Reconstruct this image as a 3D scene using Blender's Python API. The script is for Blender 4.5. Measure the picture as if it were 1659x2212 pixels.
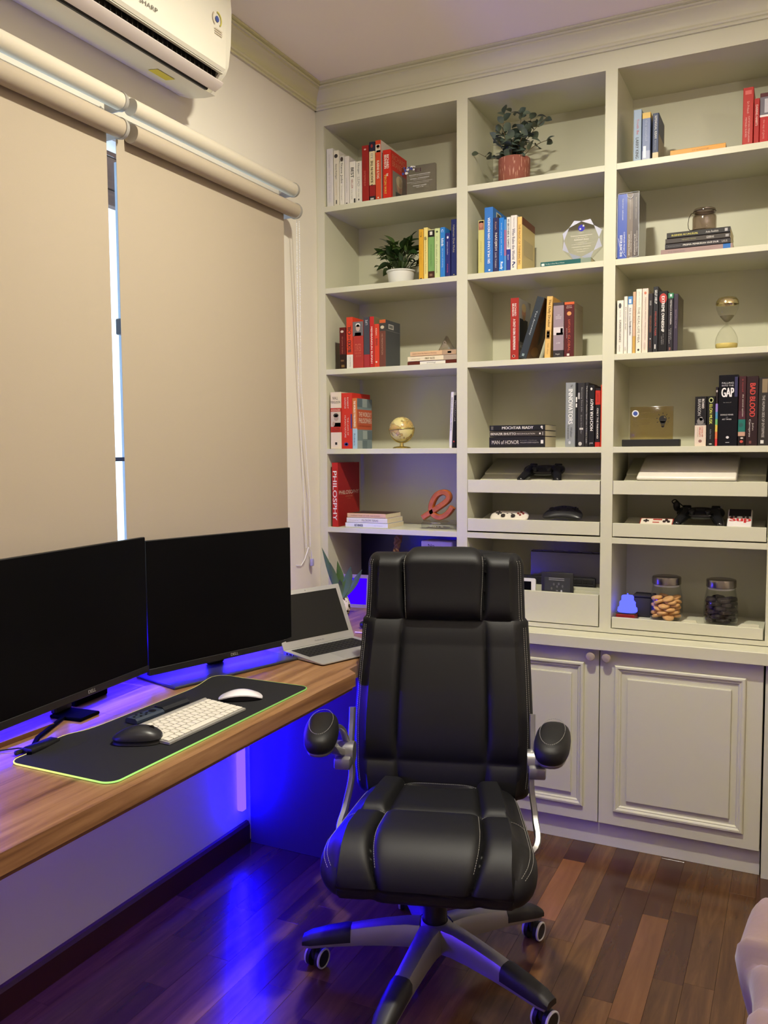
import bpy, bmesh, math, random
from mathutils import Vector, Matrix, Euler

random.seed(7)
for o in list(bpy.data.objects):
    bpy.data.objects.remove(o)
SC = bpy.context.scene
COL = SC.collection
R = math.radians
PI = math.pi

# ------------------------------------------------------------------ camera
W, H = 1659, 2212
cam_d = bpy.data.cameras.new('camera')
cam = bpy.data.objects.new('camera', cam_d)
COL.objects.link(cam)
SC.camera = cam
YAW, PITCH, ROLL = -0.45134, -0.07145, -0.00619
fw = Vector((math.sin(YAW) * math.cos(PITCH), math.cos(YAW) * math.cos(PITCH), math.sin(PITCH)))
rt = Vector((math.cos(YAW), -math.sin(YAW), 0))
up = rt.cross(fw)
r2 = math.cos(ROLL) * rt + math.sin(ROLL) * up
u2 = -math.sin(ROLL) * rt + math.cos(ROLL) * up
m3 = Matrix((r2, u2, -fw)).transposed()
cam.matrix_world = Matrix.Translation((1.74418, -3.00038, 1.39228)) @ m3.to_4x4()
cam_d.sensor_fit = 'VERTICAL'
cam_d.sensor_height = 36.0
cam_d.sensor_width = 36.0
cam_d.lens = 1844.573 * 36.0 / H
cam_d.clip_start = 0.05

# ------------------------------------------------------------------ world, lamps, exposure
SC.view_settings.view_transform = 'Standard'
SC.view_settings.look = 'None'
SC.view_settings.exposure = 0.0
SC.view_settings.gamma = 1.0
SC.view_settings.use_curve_mapping = False
wd = bpy.data.worlds.new('daylight_sky')
SC.world = wd
wd.use_nodes = True
bg = wd.node_tree.nodes['Background']
bg.inputs['Color'].default_value = (0.70, 0.86, 1.0, 1)
bg.inputs['Strength'].default_value = 2.6

def area_lamp(name, loc, size, watts, color, rot=(0, 0, 0), shape='DISK', size_y=None, spread=180):
    l = bpy.data.lights.new(name, 'AREA')
    l.shape = shape
    l.size = size
    if size_y:
        l.size_y = size_y
    l.energy = watts
    l.color = color
    l.spread = R(spread)
    o = bpy.data.objects.new(name, l)
    o.location = loc
    o.rotation_euler = rot
    COL.objects.link(o)
    return o

WARM = (1.0, 0.945, 0.78)
DOWNLIGHTS = [(1.16, -1.2, 48), (1.16, -3.15, 5)]  # second one is added behind the camera as weak fill
for k, (lx, ly, lw) in enumerate(DOWNLIGHTS):
    area_lamp('downlight_lamp', (lx, ly, 2.795), 0.11, lw, WARM)

FILL_PENDANT = (2.45, -1.8, 2.18)  # unseen lamp, added as fill for the room and ceiling
pl_ = bpy.data.lights.new('added_pendant_lamp', 'POINT')
pl_.energy = 22
pl_.color = (1.0, 0.91, 0.76)
pl_.shadow_soft_size = 0.11
po_ = bpy.data.objects.new('added_pendant_lamp', pl_)
po_.location = FILL_PENDANT
COL.objects.link(po_)
# uplight added above the pendant to brighten the ceiling
area_lamp('added_uplight', (FILL_PENDANT[0], FILL_PENDANT[1], FILL_PENDANT[2] + 0.115), 0.15, 34, (1.0, 0.90, 0.76), rot=(math.pi, 0, 0))

# ------------------------------------------------------------------ materials
def lin(c):
    c = c / 255.0
    return c / 12.92 if c <= 0.04045 else ((c + 0.055) / 1.055) ** 2.4

def rgb(c):
    return (lin(c[0]), lin(c[1]), lin(c[2]), 1.0)

_M = {}
def mat(c, rough=0.55, metal=0.0, name=None, bump=0.0, bscale=200.0, vary=0.0, vscale=8.0, spec=0.5, coat=0.0, sheen=0.0):
    key = (tuple(c), rough, metal, bump, bscale, vary, vscale, spec, coat, sheen)
    if key in _M:
        return _M[key]
    m = bpy.data.materials.new(name or 'surface_%02x%02x%02x' % tuple(int(x) for x in c))
    m.use_nodes = True
    nt = m.node_tree
    b = nt.nodes['Principled BSDF']
    b.inputs['Base Color'].default_value = rgb(c)
    b.inputs['Roughness'].default_value = rough
    b.inputs['Metallic'].default_value = metal
    b.inputs['Specular IOR Level'].default_value = spec
    b.inputs['Coat Weight'].default_value = coat
    b.inputs['Sheen Weight'].default_value = sheen
    tc = nt.nodes.new('ShaderNodeTexCoord')
    if vary > 0:
        n = nt.nodes.new('ShaderNodeTexNoise')
        n.inputs['Scale'].default_value = vscale
        n.inputs['Detail'].default_value = 4
        nt.links.new(tc.outputs['Object'], n.inputs['Vector'])
        mx = nt.nodes.new('ShaderNodeMix')
        mx.data_type = 'RGBA'
        mx.inputs[6].default_value = tuple(x * (1 - vary) for x in rgb(c)[:3]) + (1,)
        mx.inputs[7].default_value = tuple(min(1, x * (1 + vary)) for x in rgb(c)[:3]) + (1,)
        nt.links.new(n.outputs['Fac'], mx.inputs[0])
        nt.links.new(mx.outputs[2], b.inputs['Base Color'])
    if bump > 0:
        n2 = nt.nodes.new('ShaderNodeTexNoise')
        n2.inputs['Scale'].default_value = bscale
        n2.inputs['Detail'].default_value = 3
        nt.links.new(tc.outputs['Object'], n2.inputs['Vector'])
        bp = nt.nodes.new('ShaderNodeBump')
        bp.inputs['Strength'].default_value = bump
        bp.inputs['Distance'].default_value = 0.002
        nt.links.new(n2.outputs['Fac'], bp.inputs['Height'])
        nt.links.new(bp.outputs['Normal'], b.inputs['Normal'])
    _M[key] = m
    return m

def emit(name, color, strength):
    m = bpy.data.materials.new(name)
    m.use_nodes = True
    nt = m.node_tree
    nt.nodes.remove(nt.nodes['Principled BSDF'])
    e = nt.nodes.new('ShaderNodeEmission')
    e.inputs['Color'].default_value = (*color, 1)
    e.inputs['Strength'].default_value = strength
    nt.links.new(e.outputs[0], nt.nodes['Material Output'].inputs[0])
    return m

def glass(name, c=(1, 1, 1), rough=0.02, ior=1.45, tint=0.0):
    """clear glass that lets the lamps' light through (glossy layer over a transparent one)"""
    m = bpy.data.materials.new(name)
    m.use_nodes = True
    nt = m.node_tree
    nt.nodes.remove(nt.nodes['Principled BSDF'])
    tr = nt.nodes.new('ShaderNodeBsdfTransparent')
    tr.inputs[0].default_value = (*c, 1)
    gl = nt.nodes.new('ShaderNodeBsdfGlossy')
    gl.inputs['Roughness'].default_value = rough
    f0 = ((ior - 1) / (ior + 1)) ** 2
    lw = nt.nodes.new('ShaderNodeLayerWeight')
    lw.inputs['Blend'].default_value = 0.5
    p5 = nt.nodes.new('ShaderNodeMath')
    p5.operation = 'POWER'
    p5.inputs[1].default_value = 5.0
    nt.links.new(lw.outputs['Facing'], p5.inputs[0])
    fr = nt.nodes.new('ShaderNodeMapRange')
    fr.inputs[3].default_value = f0
    fr.inputs[4].default_value = 1.0
    nt.links.new(p5.outputs[0], fr.inputs[0])
    mx = nt.nodes.new('ShaderNodeMixShader')
    nt.links.new(fr.outputs[0], mx.inputs[0])
    nt.links.new(tr.outputs[0], mx.inputs[1])
    nt.links.new(gl.outputs[0], mx.inputs[2])
    nt.links.new(mx.outputs[0], nt.nodes['Material Output'].inputs[0])
    return m

def wood(name, stops, scale, rough=0.4, per_object=False, bump=0.05, coat=0.0, spec=0.5):
    """long grain along local Y; stops = [(pos, colour)...]"""
    m = bpy.data.materials.new(name)
    m.use_nodes = True
    nt = m.node_tree
    b = nt.nodes['Principled BSDF']
    b.inputs['Roughness'].default_value = rough
    b.inputs['Coat Weight'].default_value = coat
    b.inputs['Specular IOR Level'].default_value = spec
    tc = nt.nodes.new('ShaderNodeTexCoord')
    mp = nt.nodes.new('ShaderNodeMapping')
    mp.inputs['Scale'].default_value = scale
    src = tc.outputs['Object']
    nt.links.new(src, mp.inputs['Vector'])
    vec = mp.outputs[0]
    if per_object:
        oi = nt.nodes.new('ShaderNodeObjectInfo')
        ml = nt.nodes.new('ShaderNodeVectorMath')
        ml.operation = 'ADD'
        cx = nt.nodes.new('ShaderNodeCombineXYZ')
        mu = nt.nodes.new('ShaderNodeMath')
        mu.operation = 'MULTIPLY'
        mu.inputs[1].default_value = 60
        nt.links.new(oi.outputs['Random'], mu.inputs[0])
        nt.links.new(mu.outputs[0], cx.inputs[0])
        nt.links.new(mu.outputs[0], cx.inputs[1])
        nt.links.new(vec, ml.inputs[0])
        nt.links.new(cx.outputs[0], ml.inputs[1])
        vec = ml.outputs[0]
    n = nt.nodes.new('ShaderNodeTexNoise')
    n.inputs['Scale'].default_value = 1.0
    n.inputs['Detail'].default_value = 7
    n.inputs['Roughness'].default_value = 0.62
    n.inputs['Distortion'].default_value = 0.6
    nt.links.new(vec, n.inputs['Vector'])
    cr = nt.nodes.new('ShaderNodeValToRGB')
    els = cr.color_ramp.elements
    while len(els) < len(stops):
        els.new(0.5)
    for e, (p, c) in zip(els, stops):
        e.position = p
        e.color = rgb(c)
    nt.links.new(n.outputs['Fac'], cr.inputs[0])
    out = cr.outputs[0]
    if per_object:
        hs = nt.nodes.new('ShaderNodeHueSaturation')
        mr = nt.nodes.new('ShaderNodeMapRange')
        mr.inputs[3].default_value = 0.76
        mr.inputs[4].default_value = 1.12
        pw = nt.nodes.new('ShaderNodeMath')
        pw.operation = 'POWER'
        pw.inputs[1].default_value = 1.5
        nt.links.new(oi.outputs['Random'], pw.inputs[0])
        nt.links.new(pw.outputs[0], mr.inputs[0])
        nt.links.new(mr.outputs[0], hs.inputs['Value'])
        nt.links.new(out, hs.inputs['Color'])
        out = hs.outputs[0]
    nt.links.new(out, b.inputs['Base Color'])
    if bump:
        bp = nt.nodes.new('ShaderNodeBump')
        bp.inputs['Strength'].default_value = bump
        bp.inputs['Distance'].default_value = 0.002
        nt.links.new(n.outputs['Fac'], bp.inputs['Height'])
        nt.links.new(bp.outputs['Normal'], b.inputs['Normal'])
    return m

# ------------------------------------------------------------------ mesh builder
class MB:
    def __init__(s):
        s.v, s.f, s.m = [], [], []

    def add(s, vs, fs, mi=0, M=None):
        o = len(s.v)
        s.v += [tuple(M @ Vector(p)) for p in vs] if M is not None else [tuple(p) for p in vs]
        for f in fs:
            s.f.append(tuple(i + o for i in f))
            s.m.append(mi)

    def box(s, x0, x1, y0, y1, z0, z1, mi=0, M=None):
        s.add([(x0, y0, z0), (x1, y0, z0), (x1, y1, z0), (x0, y1, z0), (x0, y0, z1), (x1, y0, z1), (x1, y1, z1), (x0, y1, z1)],
              [(0, 3, 2, 1), (4, 5, 6, 7), (0, 1, 5, 4), (1, 2, 6, 5), (2, 3, 7, 6), (3, 0, 4, 7)], mi, M)

    def rbox(s, x0, x1, y0, y1, z0, z1, r=0.003, seg=2, mi=0, M=None, only=None):
        bm = bmesh.new()
        bmesh.ops.create_cube(bm, size=1)
        for v in bm.verts:
            v.co = Vector(((x0 + x1) / 2 + v.co.x * (x1 - x0), (y0 + y1) / 2 + v.co.y * (y1 - y0), (z0 + z1) / 2 + v.co.z * (z1 - z0)))
        es = list(bm.edges)
        if only:
            i = 'xyz'.index(only)
            es = [e for e in es if abs((e.verts[0].co - e.verts[1].co)[i]) > 1e-7]
        bmesh.ops.bevel(bm, geom=es, offset=r, segments=seg, profile=0.5, affect='EDGES', clamp_overlap=True)
        bm.verts.index_update()
        s.add([v.co[:] for v in bm.verts], [[v.index for v in f.verts] for f in bm.faces], mi, M)
        bm.free()

    def lathe(s, prof, n=32, c=(0, 0, 0), mi=0, M=None, cap=True):
        vs, fs = [], []
        for (r, z) in prof:
            for k in range(n):
                a = 2 * PI * k / n
                vs.append((c[0] + r * math.cos(a), c[1] + r * math.sin(a), c[2] + z))
        for i in range(len(prof) - 1):
            for k in range(n):
                k2 = (k + 1) % n
                fs.append((i * n + k, i * n + k2, (i + 1) * n + k2, (i + 1) * n + k))
        if cap:
            if prof[0][0] > 1e-6:
                fs.append(tuple(range(n - 1, -1, -1)))
            if prof[-1][0] > 1e-6:
                b = (len(prof) - 1) * n
                fs.append(tuple(range(b, b + n)))
        s.add(vs, fs, mi, M)

    def cyl(s, p0, p1, r0, r1=None, n=20, mi=0):
        p0, p1 = Vector(p0), Vector(p1)
        d = p1 - p0
        q = d.to_track_quat('Z', 'Y').to_matrix().to_4x4()
        M = Matrix.Translation(p0) @ q
        s.lathe([(r0, 0), (r0 if r1 is None else r1, d.length)], n, mi=mi, M=M)

    def tube(s, path, r, n=8, mi=0, closed=False, flat=None):
        """flat=(w,h): oval section, w across the horizontal normal"""
        P = [Vector(p) for p in path]
        N = len(P)
        rs = r if isinstance(r, (list, tuple)) else [r] * N
        T = []
        for i in range(N):
            a = P[i - 1] if (i > 0 or closed) else P[i]
            b = P[(i + 1) % N] if (i < N - 1 or closed) else P[i]
            T.append((b - a).normalized())
        nrm = T[0].orthogonal().normalized()
        vs, fs = [], []
        for i in range(N):
            nrm = (nrm - T[i] * nrm.dot(T[i]))
            if nrm.length < 1e-6:
                nrm = T[i].orthogonal()
            nrm.normalize()
            bn = T[i].cross(nrm)
            for k in range(n):
                a = 2 * PI * k / n
                vs.append(P[i] + nrm * (math.cos(a) * rs[i]) + bn * (math.sin(a) * rs[i]))
        L = N if closed else N - 1
        for i in range(L):
            j = (i + 1) % N
            for k in range(n):
                k2 = (k + 1) % n
                fs.append((i * n + k, i * n + k2, j * n + k2, j * n + k))
        if not closed:
            fs.append(tuple(range(n - 1, -1, -1)))
            fs.append(tuple(range((N - 1) * n, N * n)))
        s.add(vs, fs, mi)

    def ribbon(s, path, w, t, side=(1, 0, 0), mi=0):
        """rectangular bar swept along path; w along the side vector, t across it"""
        P = [Vector(p) for p in path]
        N = len(P)
        ws = w if isinstance(w, (list, tuple)) else [w] * N
        ts = t if isinstance(t, (list, tuple)) else [t] * N
        vs, fs = [], []
        for i in range(N):
            d = (P[min(i + 1, N - 1)] - P[max(i - 1, 0)]).normalized()
            sd = Vector(side)
            sd = (sd - d * sd.dot(d)).normalized()
            up_ = d.cross(sd)
            c = 0.28
            for (a, b) in ((-1, -1 + c), (-1 + c, -1), (1 - c, -1), (1, -1 + c), (1, 1 - c), (1 - c, 1), (-1 + c, 1), (-1, 1 - c)):
                vs.append(P[i] + sd * (a * ws[i] / 2) + up_ * (b * ts[i] / 2))
        for i in range(N - 1):
            for k in range(8):
                k2 = (k + 1) % 8
                fs.append((i * 8 + k, i * 8 + k2, (i + 1) * 8 + k2, (i + 1) * 8 + k))
        fs.append(tuple(range(7, -1, -1)))
        fs.append(tuple(range((N - 1) * 8, N * 8)))
        s.add(vs, fs, mi)

    def ball(s, c, r, nu=16, nv=10, mi=0, e=2.0, M=None):
        rx, ry, rz = r if isinstance(r, (tuple, list)) else (r, r, r)
        sg = lambda x, p: math.copysign(abs(x) ** p, x)
        vs, fs = [], []
        for j in range(nv + 1):
            b = -PI / 2 + PI * j / nv
            for i in range(nu):
                a = 2 * PI * i / nu
                p = 2.0 / e
                vs.append((c[0] + rx * sg(math.cos(b), p) * sg(math.cos(a), p), c[1] + ry * sg(math.cos(b), p) * sg(math.sin(a), p), c[2] + rz * sg(math.sin(b), p)))
        for j in range(nv):
            for i in range(nu):
                i2 = (i + 1) % nu
                fs.append((j * nu + i, j * nu + i2, (j + 1) * nu + i2, (j + 1) * nu + i))
        s.add(vs, fs, mi, M)

    def prism(s, poly, axis, a, b, mi=0, M=None):
        """poly of 2-D points; axis 'x': (y,z), 'y': (x,z), 'z': (x,y)"""
        def P(p, t):
            return {'x': (t, p[0], p[1]), 'y': (p[0], t, p[1]), 'z': (p[0], p[1], t)}[axis]
        n = len(poly)
        vs = [P(p, a) for p in poly] + [P(p, b) for p in poly]
        fs = [tuple(range(n - 1, -1, -1)), tuple(range(n, 2 * n))] + [(i, (i + 1) % n, n + (i + 1) % n, n + i) for i in range(n)]
        s.add(vs, fs, mi, M)

    def grid(s, fn, nu, nv, mi=0, wrap_u=False):
        vs = [fn(i / (nu if wrap_u else nu), j / nv) for j in range(nv + 1) for i in range(nu if wrap_u else nu + 1)]
        w = nu if wrap_u else nu + 1
        fs = []
        for j in range(nv):
            for i in range(nu):
                i2 = (i + 1) % w if wrap_u else i + 1
                fs.append((j * w + i, j * w + i2, (j + 1) * w + i2, (j + 1) * w + i))
        s.add(vs, fs, mi)

    def mesh(s, name, mats, smooth=35):
        me = bpy.data.meshes.new(name)
        me.from_pydata([tuple(p) for p in s.v], [], s.f)
        for m in mats:
            me.materials.append(m)
        me.polygons.foreach_set('material_index', s.m)
        bm = bmesh.new()
        bm.from_mesh(me)
        bmesh.ops.recalc_face_normals(bm, faces=bm.faces)
        bm.to_mesh(me)
        bm.free()
        if smooth:
            me.polygons.foreach_set('use_smooth', [True] * len(me.polygons))
            me.set_sharp_from_angle(angle=R(smooth))
        me.update()
        return me

    def build(s, name, mats, parent=None, smooth=35, loc=None, rot=None):
        if not isinstance(mats, (list, tuple)):
            mats = [mats]
        return link(name, s.mesh(name, mats, smooth), parent, loc, rot)

def link(name, me, parent=None, loc=None, rot=None):
    o = bpy.data.objects.new(name, me)
    COL.objects.link(o)
    if parent is not None:
        o.parent = parent
    if loc is not None:
        o.location = loc
    if rot is not None:
        o.rotation_euler = rot
    return o

def tag(o, label, cat, group=None, kind=None):
    o['label'] = label
    o['category'] = cat
    if group:
        o['group'] = group
    if kind:
        o['kind'] = kind
    return o

def thing(name, label, cat, loc=(0, 0, 0), rot=(0, 0, 0), group=None):
    o = bpy.data.objects.new(name, None)
    o.empty_display_size = 0.05
    COL.objects.link(o)
    o.location = loc
    o.rotation_euler = rot
    return tag(o, label, cat, group)

def struct(o):
    o['kind'] = 'structure'
    return o

def copy_tree(src, loc, label, group=None, rot=None):
    c = src.copy()
    COL.objects.link(c)
    c.location = loc
    if rot is not None:
        c.rotation_euler = rot
    c['label'] = label
    if group:
        c['group'] = group
    for ch in list(src.children):
        d = ch.copy()
        COL.objects.link(d)
        d.parent = c
        for g in list(ch.children):
            e = g.copy()
            COL.objects.link(e)
            e.parent = d
    return c

# flat lettering ------------------------------------------------------------
_T = {}
def text_geo(s):
    """vertices / faces of a string in the built-in font, scaled to a unit box (0..1, 0..1) plus its aspect"""
    if s in _T:
        return _T[s]
    cu = bpy.data.curves.new('lettering', 'FONT')
    cu.body = s
    cu.size = 1.0
    cu.resolution_u = 3
    o = bpy.data.objects.new('lettering', cu)
    COL.objects.link(o)
    dg = bpy.context.evaluated_depsgraph_get()
    dg.update()
    me = bpy.data.meshes.new_from_object(o.evaluated_get(dg))
    vs = [(v.co.x, v.co.y) for v in me.vertices]
    fs = [tuple(p.vertices) for p in me.polygons]
    bpy.data.objects.remove(o)
    bpy.data.curves.remove(cu)
    bpy.data.meshes.remove(me)
    if not vs:
        _T[s] = ([], [], 1)
        return _T[s]
    x0, x1 = min(v[0] for v in vs), max(v[0] for v in vs)
    y0, y1 = min(v[1] for v in vs), max(v[1] for v in vs)
    w, h = max(x1 - x0, 1e-6), max(y1 - y0, 1e-6)
    _T[s] = ([((v[0] - x0) / w, (v[1] - y0) / h) for v in vs], fs, w / h)
    return _T[s]

def put_text(mb, s, org, right, upv, w, h, mi=0, bold=0):
    """string s in a w x h box whose lower left corner is org"""
    vs, fs, _ = text_geo(s)
    org, right, upv = Vector(org), Vector(right), Vector(upv)
    nrm = right.cross(upv)
    for k in range(1 + bold):
        off = right * (k * h * 0.06)
        mb.add([org + off + right * (x * w) + upv * (y * h) + nrm * (k * 0.00005) for x, y in vs], fs, mi)

def put_rect(mb, org, right, upv, w, h, mi=0):
    org, right, upv = Vector(org), Vector(right), Vector(upv)
    mb.add([org, org + right * w, org + right * w + upv * h, org + upv * h], [(0, 1, 2, 3)], mi)

def put_disc(mb, c, right, upv, rx, ry, mi=0, n=20, inner=0.0, a0=0, a1=2 * PI):
    c, right, upv = Vector(c), Vector(right), Vector(upv)
    full = abs(a1 - a0 - 2 * PI) < 1e-6
    pts = [a0 + (a1 - a0) * k / n for k in range(n if full else n + 1)]
    if inner <= 0:
        mb.add([c + right * (rx * math.cos(a)) + upv * (ry * math.sin(a)) for a in pts], [tuple(range(len(pts)))], mi)
    else:
        vs = []
        for a in pts:
            d = right * (rx * math.cos(a)) + upv * (ry * math.sin(a))
            vs += [c + d, c + d * inner]
        N = len(pts)
        fs = [(2 * i, 2 * ((i + 1) % N), 2 * ((i + 1) % N) + 1, 2 * i + 1) for i in range(N if full else N - 1)]
        mb.add(vs, fs, mi)

X_, Y_, Z_ = Vector((1, 0, 0)), Vector((0, 1, 0)), Vector((0, 0, 1))

# shared materials
CAB = (206, 204, 180)
M_cab = mat(CAB, 0.42, name='cabinet_paint', vary=0.03, vscale=3, spec=0.4)
M_wall = mat((222, 215, 200), 0.8, name='wall_paint', bump=0.05, bscale=300, spec=0.2)
M_ceil = mat((240, 230, 226), 0.9, name='ceiling_paint', spec=0.1)
M_white = mat((232, 230, 222), 0.4, name='white_plastic')
M_offwhite = mat((214, 210, 196), 0.45, name='aged_white_plastic')
M_black = mat((14, 14, 16), 0.45, name='black_plastic')
M_blackgloss = mat((5, 5, 7), 0.12, name='black_gloss')
M_silver = mat((190, 190, 192), 0.32, 0.9, name='silver_metal')
M_alu = mat((200, 199, 196), 0.38, 0.55, name='aluminium')
M_page = mat((216, 203, 170), 0.85, name='book_paper', vary=0.08, vscale=120)
M_dark = mat((24, 22, 22), 0.6, name='dark_gap')
# ================================================================== the setting
CZ = 2.808
# floor: a screed with the planks on it
mb = MB(); mb.box(0, 3.3, -4.3, 0.31, -0.06, -0.013)
M_screed = mat((52, 32, 20), 0.5, name='floor_base')
floor = struct(mb.build('floor', M_screed, smooth=None))
PSTOPS = [(0.25, (72, 45, 28)), (0.5, (94, 64, 37)), (0.7, (112, 79, 46)), (0.85, (126, 91, 54))]
M_plank = wood('merbau_plank', PSTOPS, (26, 2.6, 26), rough=0.17, per_object=True, bump=0.06, coat=0.0)
M_plank_light = wood('pale_plank', [(0.25, (112, 72, 38)), (0.55, (128, 84, 46)), (0.8, (142, 96, 56))], (22, 2.4, 22), rough=0.24, per_object=False)
M_plank_mid = wood('mid_plank', [(0.25, (92, 60, 34)), (0.55, (108, 72, 42)), (0.8, (122, 84, 50))], (24, 2.4, 24), rough=0.2)
M_plank_dark = wood('dark_plank', [(0.3, (56, 34, 23)), (0.55, (72, 46, 30)), (0.8, (86, 56, 36))], (26, 2.6, 26), rough=0.17)
PW = 0.0755
def plank(x0, x1, y0, y1, kind='n'):
    g = 0.0002
    q = MB()
    cx, cy = (x0 + x1) / 2, (y0 + y1) / 2
    q.rbox(x0 + g - cx, x1 - g - cx, y0 + g - cy, y1 - g - cy, -0.0125, random.uniform(-0.0004, 0.0), 0.0004, 1)
    q.build('plank', {'n': M_plank, 'l': M_plank_light, 'd': M_plank_dark, 'm': M_plank_mid}[kind], floor, smooth=None, loc=(cx, cy, 0))
special = {0: [(-0.59, -0.195, 'l')], 2: [(-1.02, -0.545, 'n')], 4: [(-0.96, -0.44, 'm'), (-0.44, -0.05, 'd')], 5: [(-0.75, -0.385, 'd')], 3: [(-0.9, -0.3, 'd')]}
row = -14
while 1.056 + row * PW < 2.35:
    x0 = max(0.0005, 1.056 + row * PW); x1 = 1.056 + (row + 1) * PW
    if x1 > 0.004:
        sp = sorted(special.get(row, []))
        y = -2.05
        end = -0.03
        cuts = []
        for (a, b, k) in sp:
            while y < a - 1e-6:
                L = min(random.uniform(0.38, 0.85), a - y)
                if a - y - L < 0.15:
                    L = a - y
                cuts.append((y, y + L, 'n')); y += L
            cuts.append((a, b, k)); y = b
        while y < end - 1e-6:
            L = random.uniform(0.38, 0.85)
            if end - y - L < 0.15:
                L = end - y
            cuts.append((y, y + L, random.choice('nnnnd'))); y += L
        for c in cuts:
            plank(x0, x1, *c)
    row += 1
q = MB(); q.box(0.001, 3.29, -4.29, -2.052, -0.0125, -0.0003); q.box(2.345, 3.29, -2.05, -0.03, -0.0125, -0.0003)
o = q.build('outer_boards', M_plank, floor, smooth=None); o['kind'] = 'stuff'

mb = MB(); mb.box(-0.15, 3.45, -4.45, 0.46, CZ, CZ + 0.12)
struct(mb.build('ceiling', M_ceil, smooth=None))
WY0, WY1, WZ0, WZ1 = -2.5, -0.262, 0.95, 2.312
mb = MB()
mb.box(-0.15, 0, -4.3, 0.31, -0.06, WZ0); mb.box(-0.15, 0, -4.3, 0.31, WZ1, CZ)
mb.box(-0.15, 0, WY1, 0.31, WZ0, WZ1); mb.box(-0.15, 0, -4.3, WY0, WZ0, WZ1)
struct(mb.build('wall_left', M_wall, smooth=None))
mb = MB(); mb.box(-0.15, 3.45, 0.31, 0.46, -0.06, CZ)
struct(mb.build('wall_back', M_wall, smooth=None))
mb = MB(); mb.box(3.3, 3.45, -4.3, 0.31, -0.06, CZ)
struct(mb.build('wall_right', M_wall, smooth=None))
mb = MB(); mb.box(-0.15, 3.45, -4.45, -4.3, -0.06, CZ)
struct(mb.build('wall_front', M_wall, smooth=None))
M_bb = mat((62, 30, 20), 0.4, name='dark_baseboard_wood', vary=0.15, vscale=6)
mb = MB(); mb.prism([(0.0005, 0), (0.016, 0), (0.016, 0.068), (0.010, 0.078), (0.0005, 0.08)], 'y', -4.29, -0.548)
struct(mb.build('baseboard_left', M_bb, smooth=None))
# cornice
CP = [(0, 2.722), (0.009, 2.722), (0.011, 2.726), (0.009, 2.731), (0.014, 2.733), (0.0165, 2.738), (0.014, 2.744), (0.014, 2.748), (0.017, 2.757), (0.023, 2.769), (0.032, 2.779), (0.041, 2.784), (0.041, 2.790), (0.048, 2.791), (0.051, 2.795), (0.048, 2.799), (0.056, 2.801), (0.056, CZ - 0.0005), (0, CZ - 0.0005)]
M_corn = mat((200, 194, 150), 0.5, name='cornice_paint', spec=0.35)
mb = MB(); mb.prism([(a + 0.0004, b) for a, b in CP], 'y', -4.29, -0.001)
struct(mb.build('trim_1', M_corn, smooth=20))
mb = MB(); mb.prism([(-a - 0.0002, b) for a, b in CP], 'x', 0.0005, 3.29)
struct(mb.build('trim_2', M_cab, smooth=20))
# window: casing, frame, panes, handle
win = struct(thing('window_1', 'white framed window behind the cream roller blinds', 'window', (0, (WY0 + WY1) / 2, WZ0)))
def wpart(name, m, fn):
    b = MB(); fn(b)
    return b.build(name, m, None, smooth=None)
M_frame = mat((225, 228, 232), 0.4, name='window_frame_paint')
def bx(name, m, boxes, parent, origin, smooth=None):
    b = MB()
    for q in boxes:
        b.box(*q)
    b.v = [(v[0] - origin[0], v[1] - origin[1], v[2] - origin[2]) for v in b.v]
    return b.build(name, m, parent, smooth=smooth)
wo = win.location
bx('casing', M_wall, [(0.0005, 0.012, WY1 - 0.001, -0.155, 0.752, 2.27)], win, wo)
bx('frame', M_frame, [(-0.13, -0.06, WY0 + 0.001, WY0 + 0.05, WZ0 + 0.001, WZ1 - 0.001), (-0.13, -0.06, WY1 - 0.05, WY1 - 0.001, WZ0 + 0.001, WZ1 - 0.001),
                      (-0.13, -0.06, WY0 + 0.05, WY1 - 0.05, WZ0 + 0.001, WZ0 + 0.05), (-0.13, -0.06, WY0 + 0.05, WY1 - 0.05, WZ1 - 0.022, WZ1 - 0.001)], win, wo)
bx('mullion', mat((150, 164, 184), 0.45), [(-0.13, -0.055, -0.980, -0.925, WZ0 + 0.05, WZ1 - 0.05)], win, wo)
bx('crossbar', mat((60, 66, 84), 0.5), [(-0.10, -0.092, WY0 + 0.05, -0.980, 1.366, 1.378)], win, wo)
M_pane = glass('window_glass', (0.95, 0.98, 1.0))
bx('pane', M_pane, [(-0.101, -0.097, -0.925, WY1 - 0.05, WZ0 + 0.05, WZ1 - 0.05)], win, wo)
bx('pane', M_pane, [(-0.101, -0.097, WY0 + 0.05, -0.980, 1.378, WZ1 - 0.05)], win, wo)
bx('pane', M_pane, [(-0.101, -0.097, WY0 + 0.05, -0.980, WZ0 + 0.05, 1.366)], win, wo)
b = MB(); b.rbox(-0.096, -0.05, -1.03, -0.981, 1.742, 1.79, 0.004); b.rbox(-0.075, -0.06, -1.02, -0.981, 1.70, 1.745, 0.004)
b.v = [(v[0] - wo[0], v[1] - wo[1], v[2] - wo[2]) for v in b.v]
b.build('window_handle', mat((28, 32, 48), 0.4), win)
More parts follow.
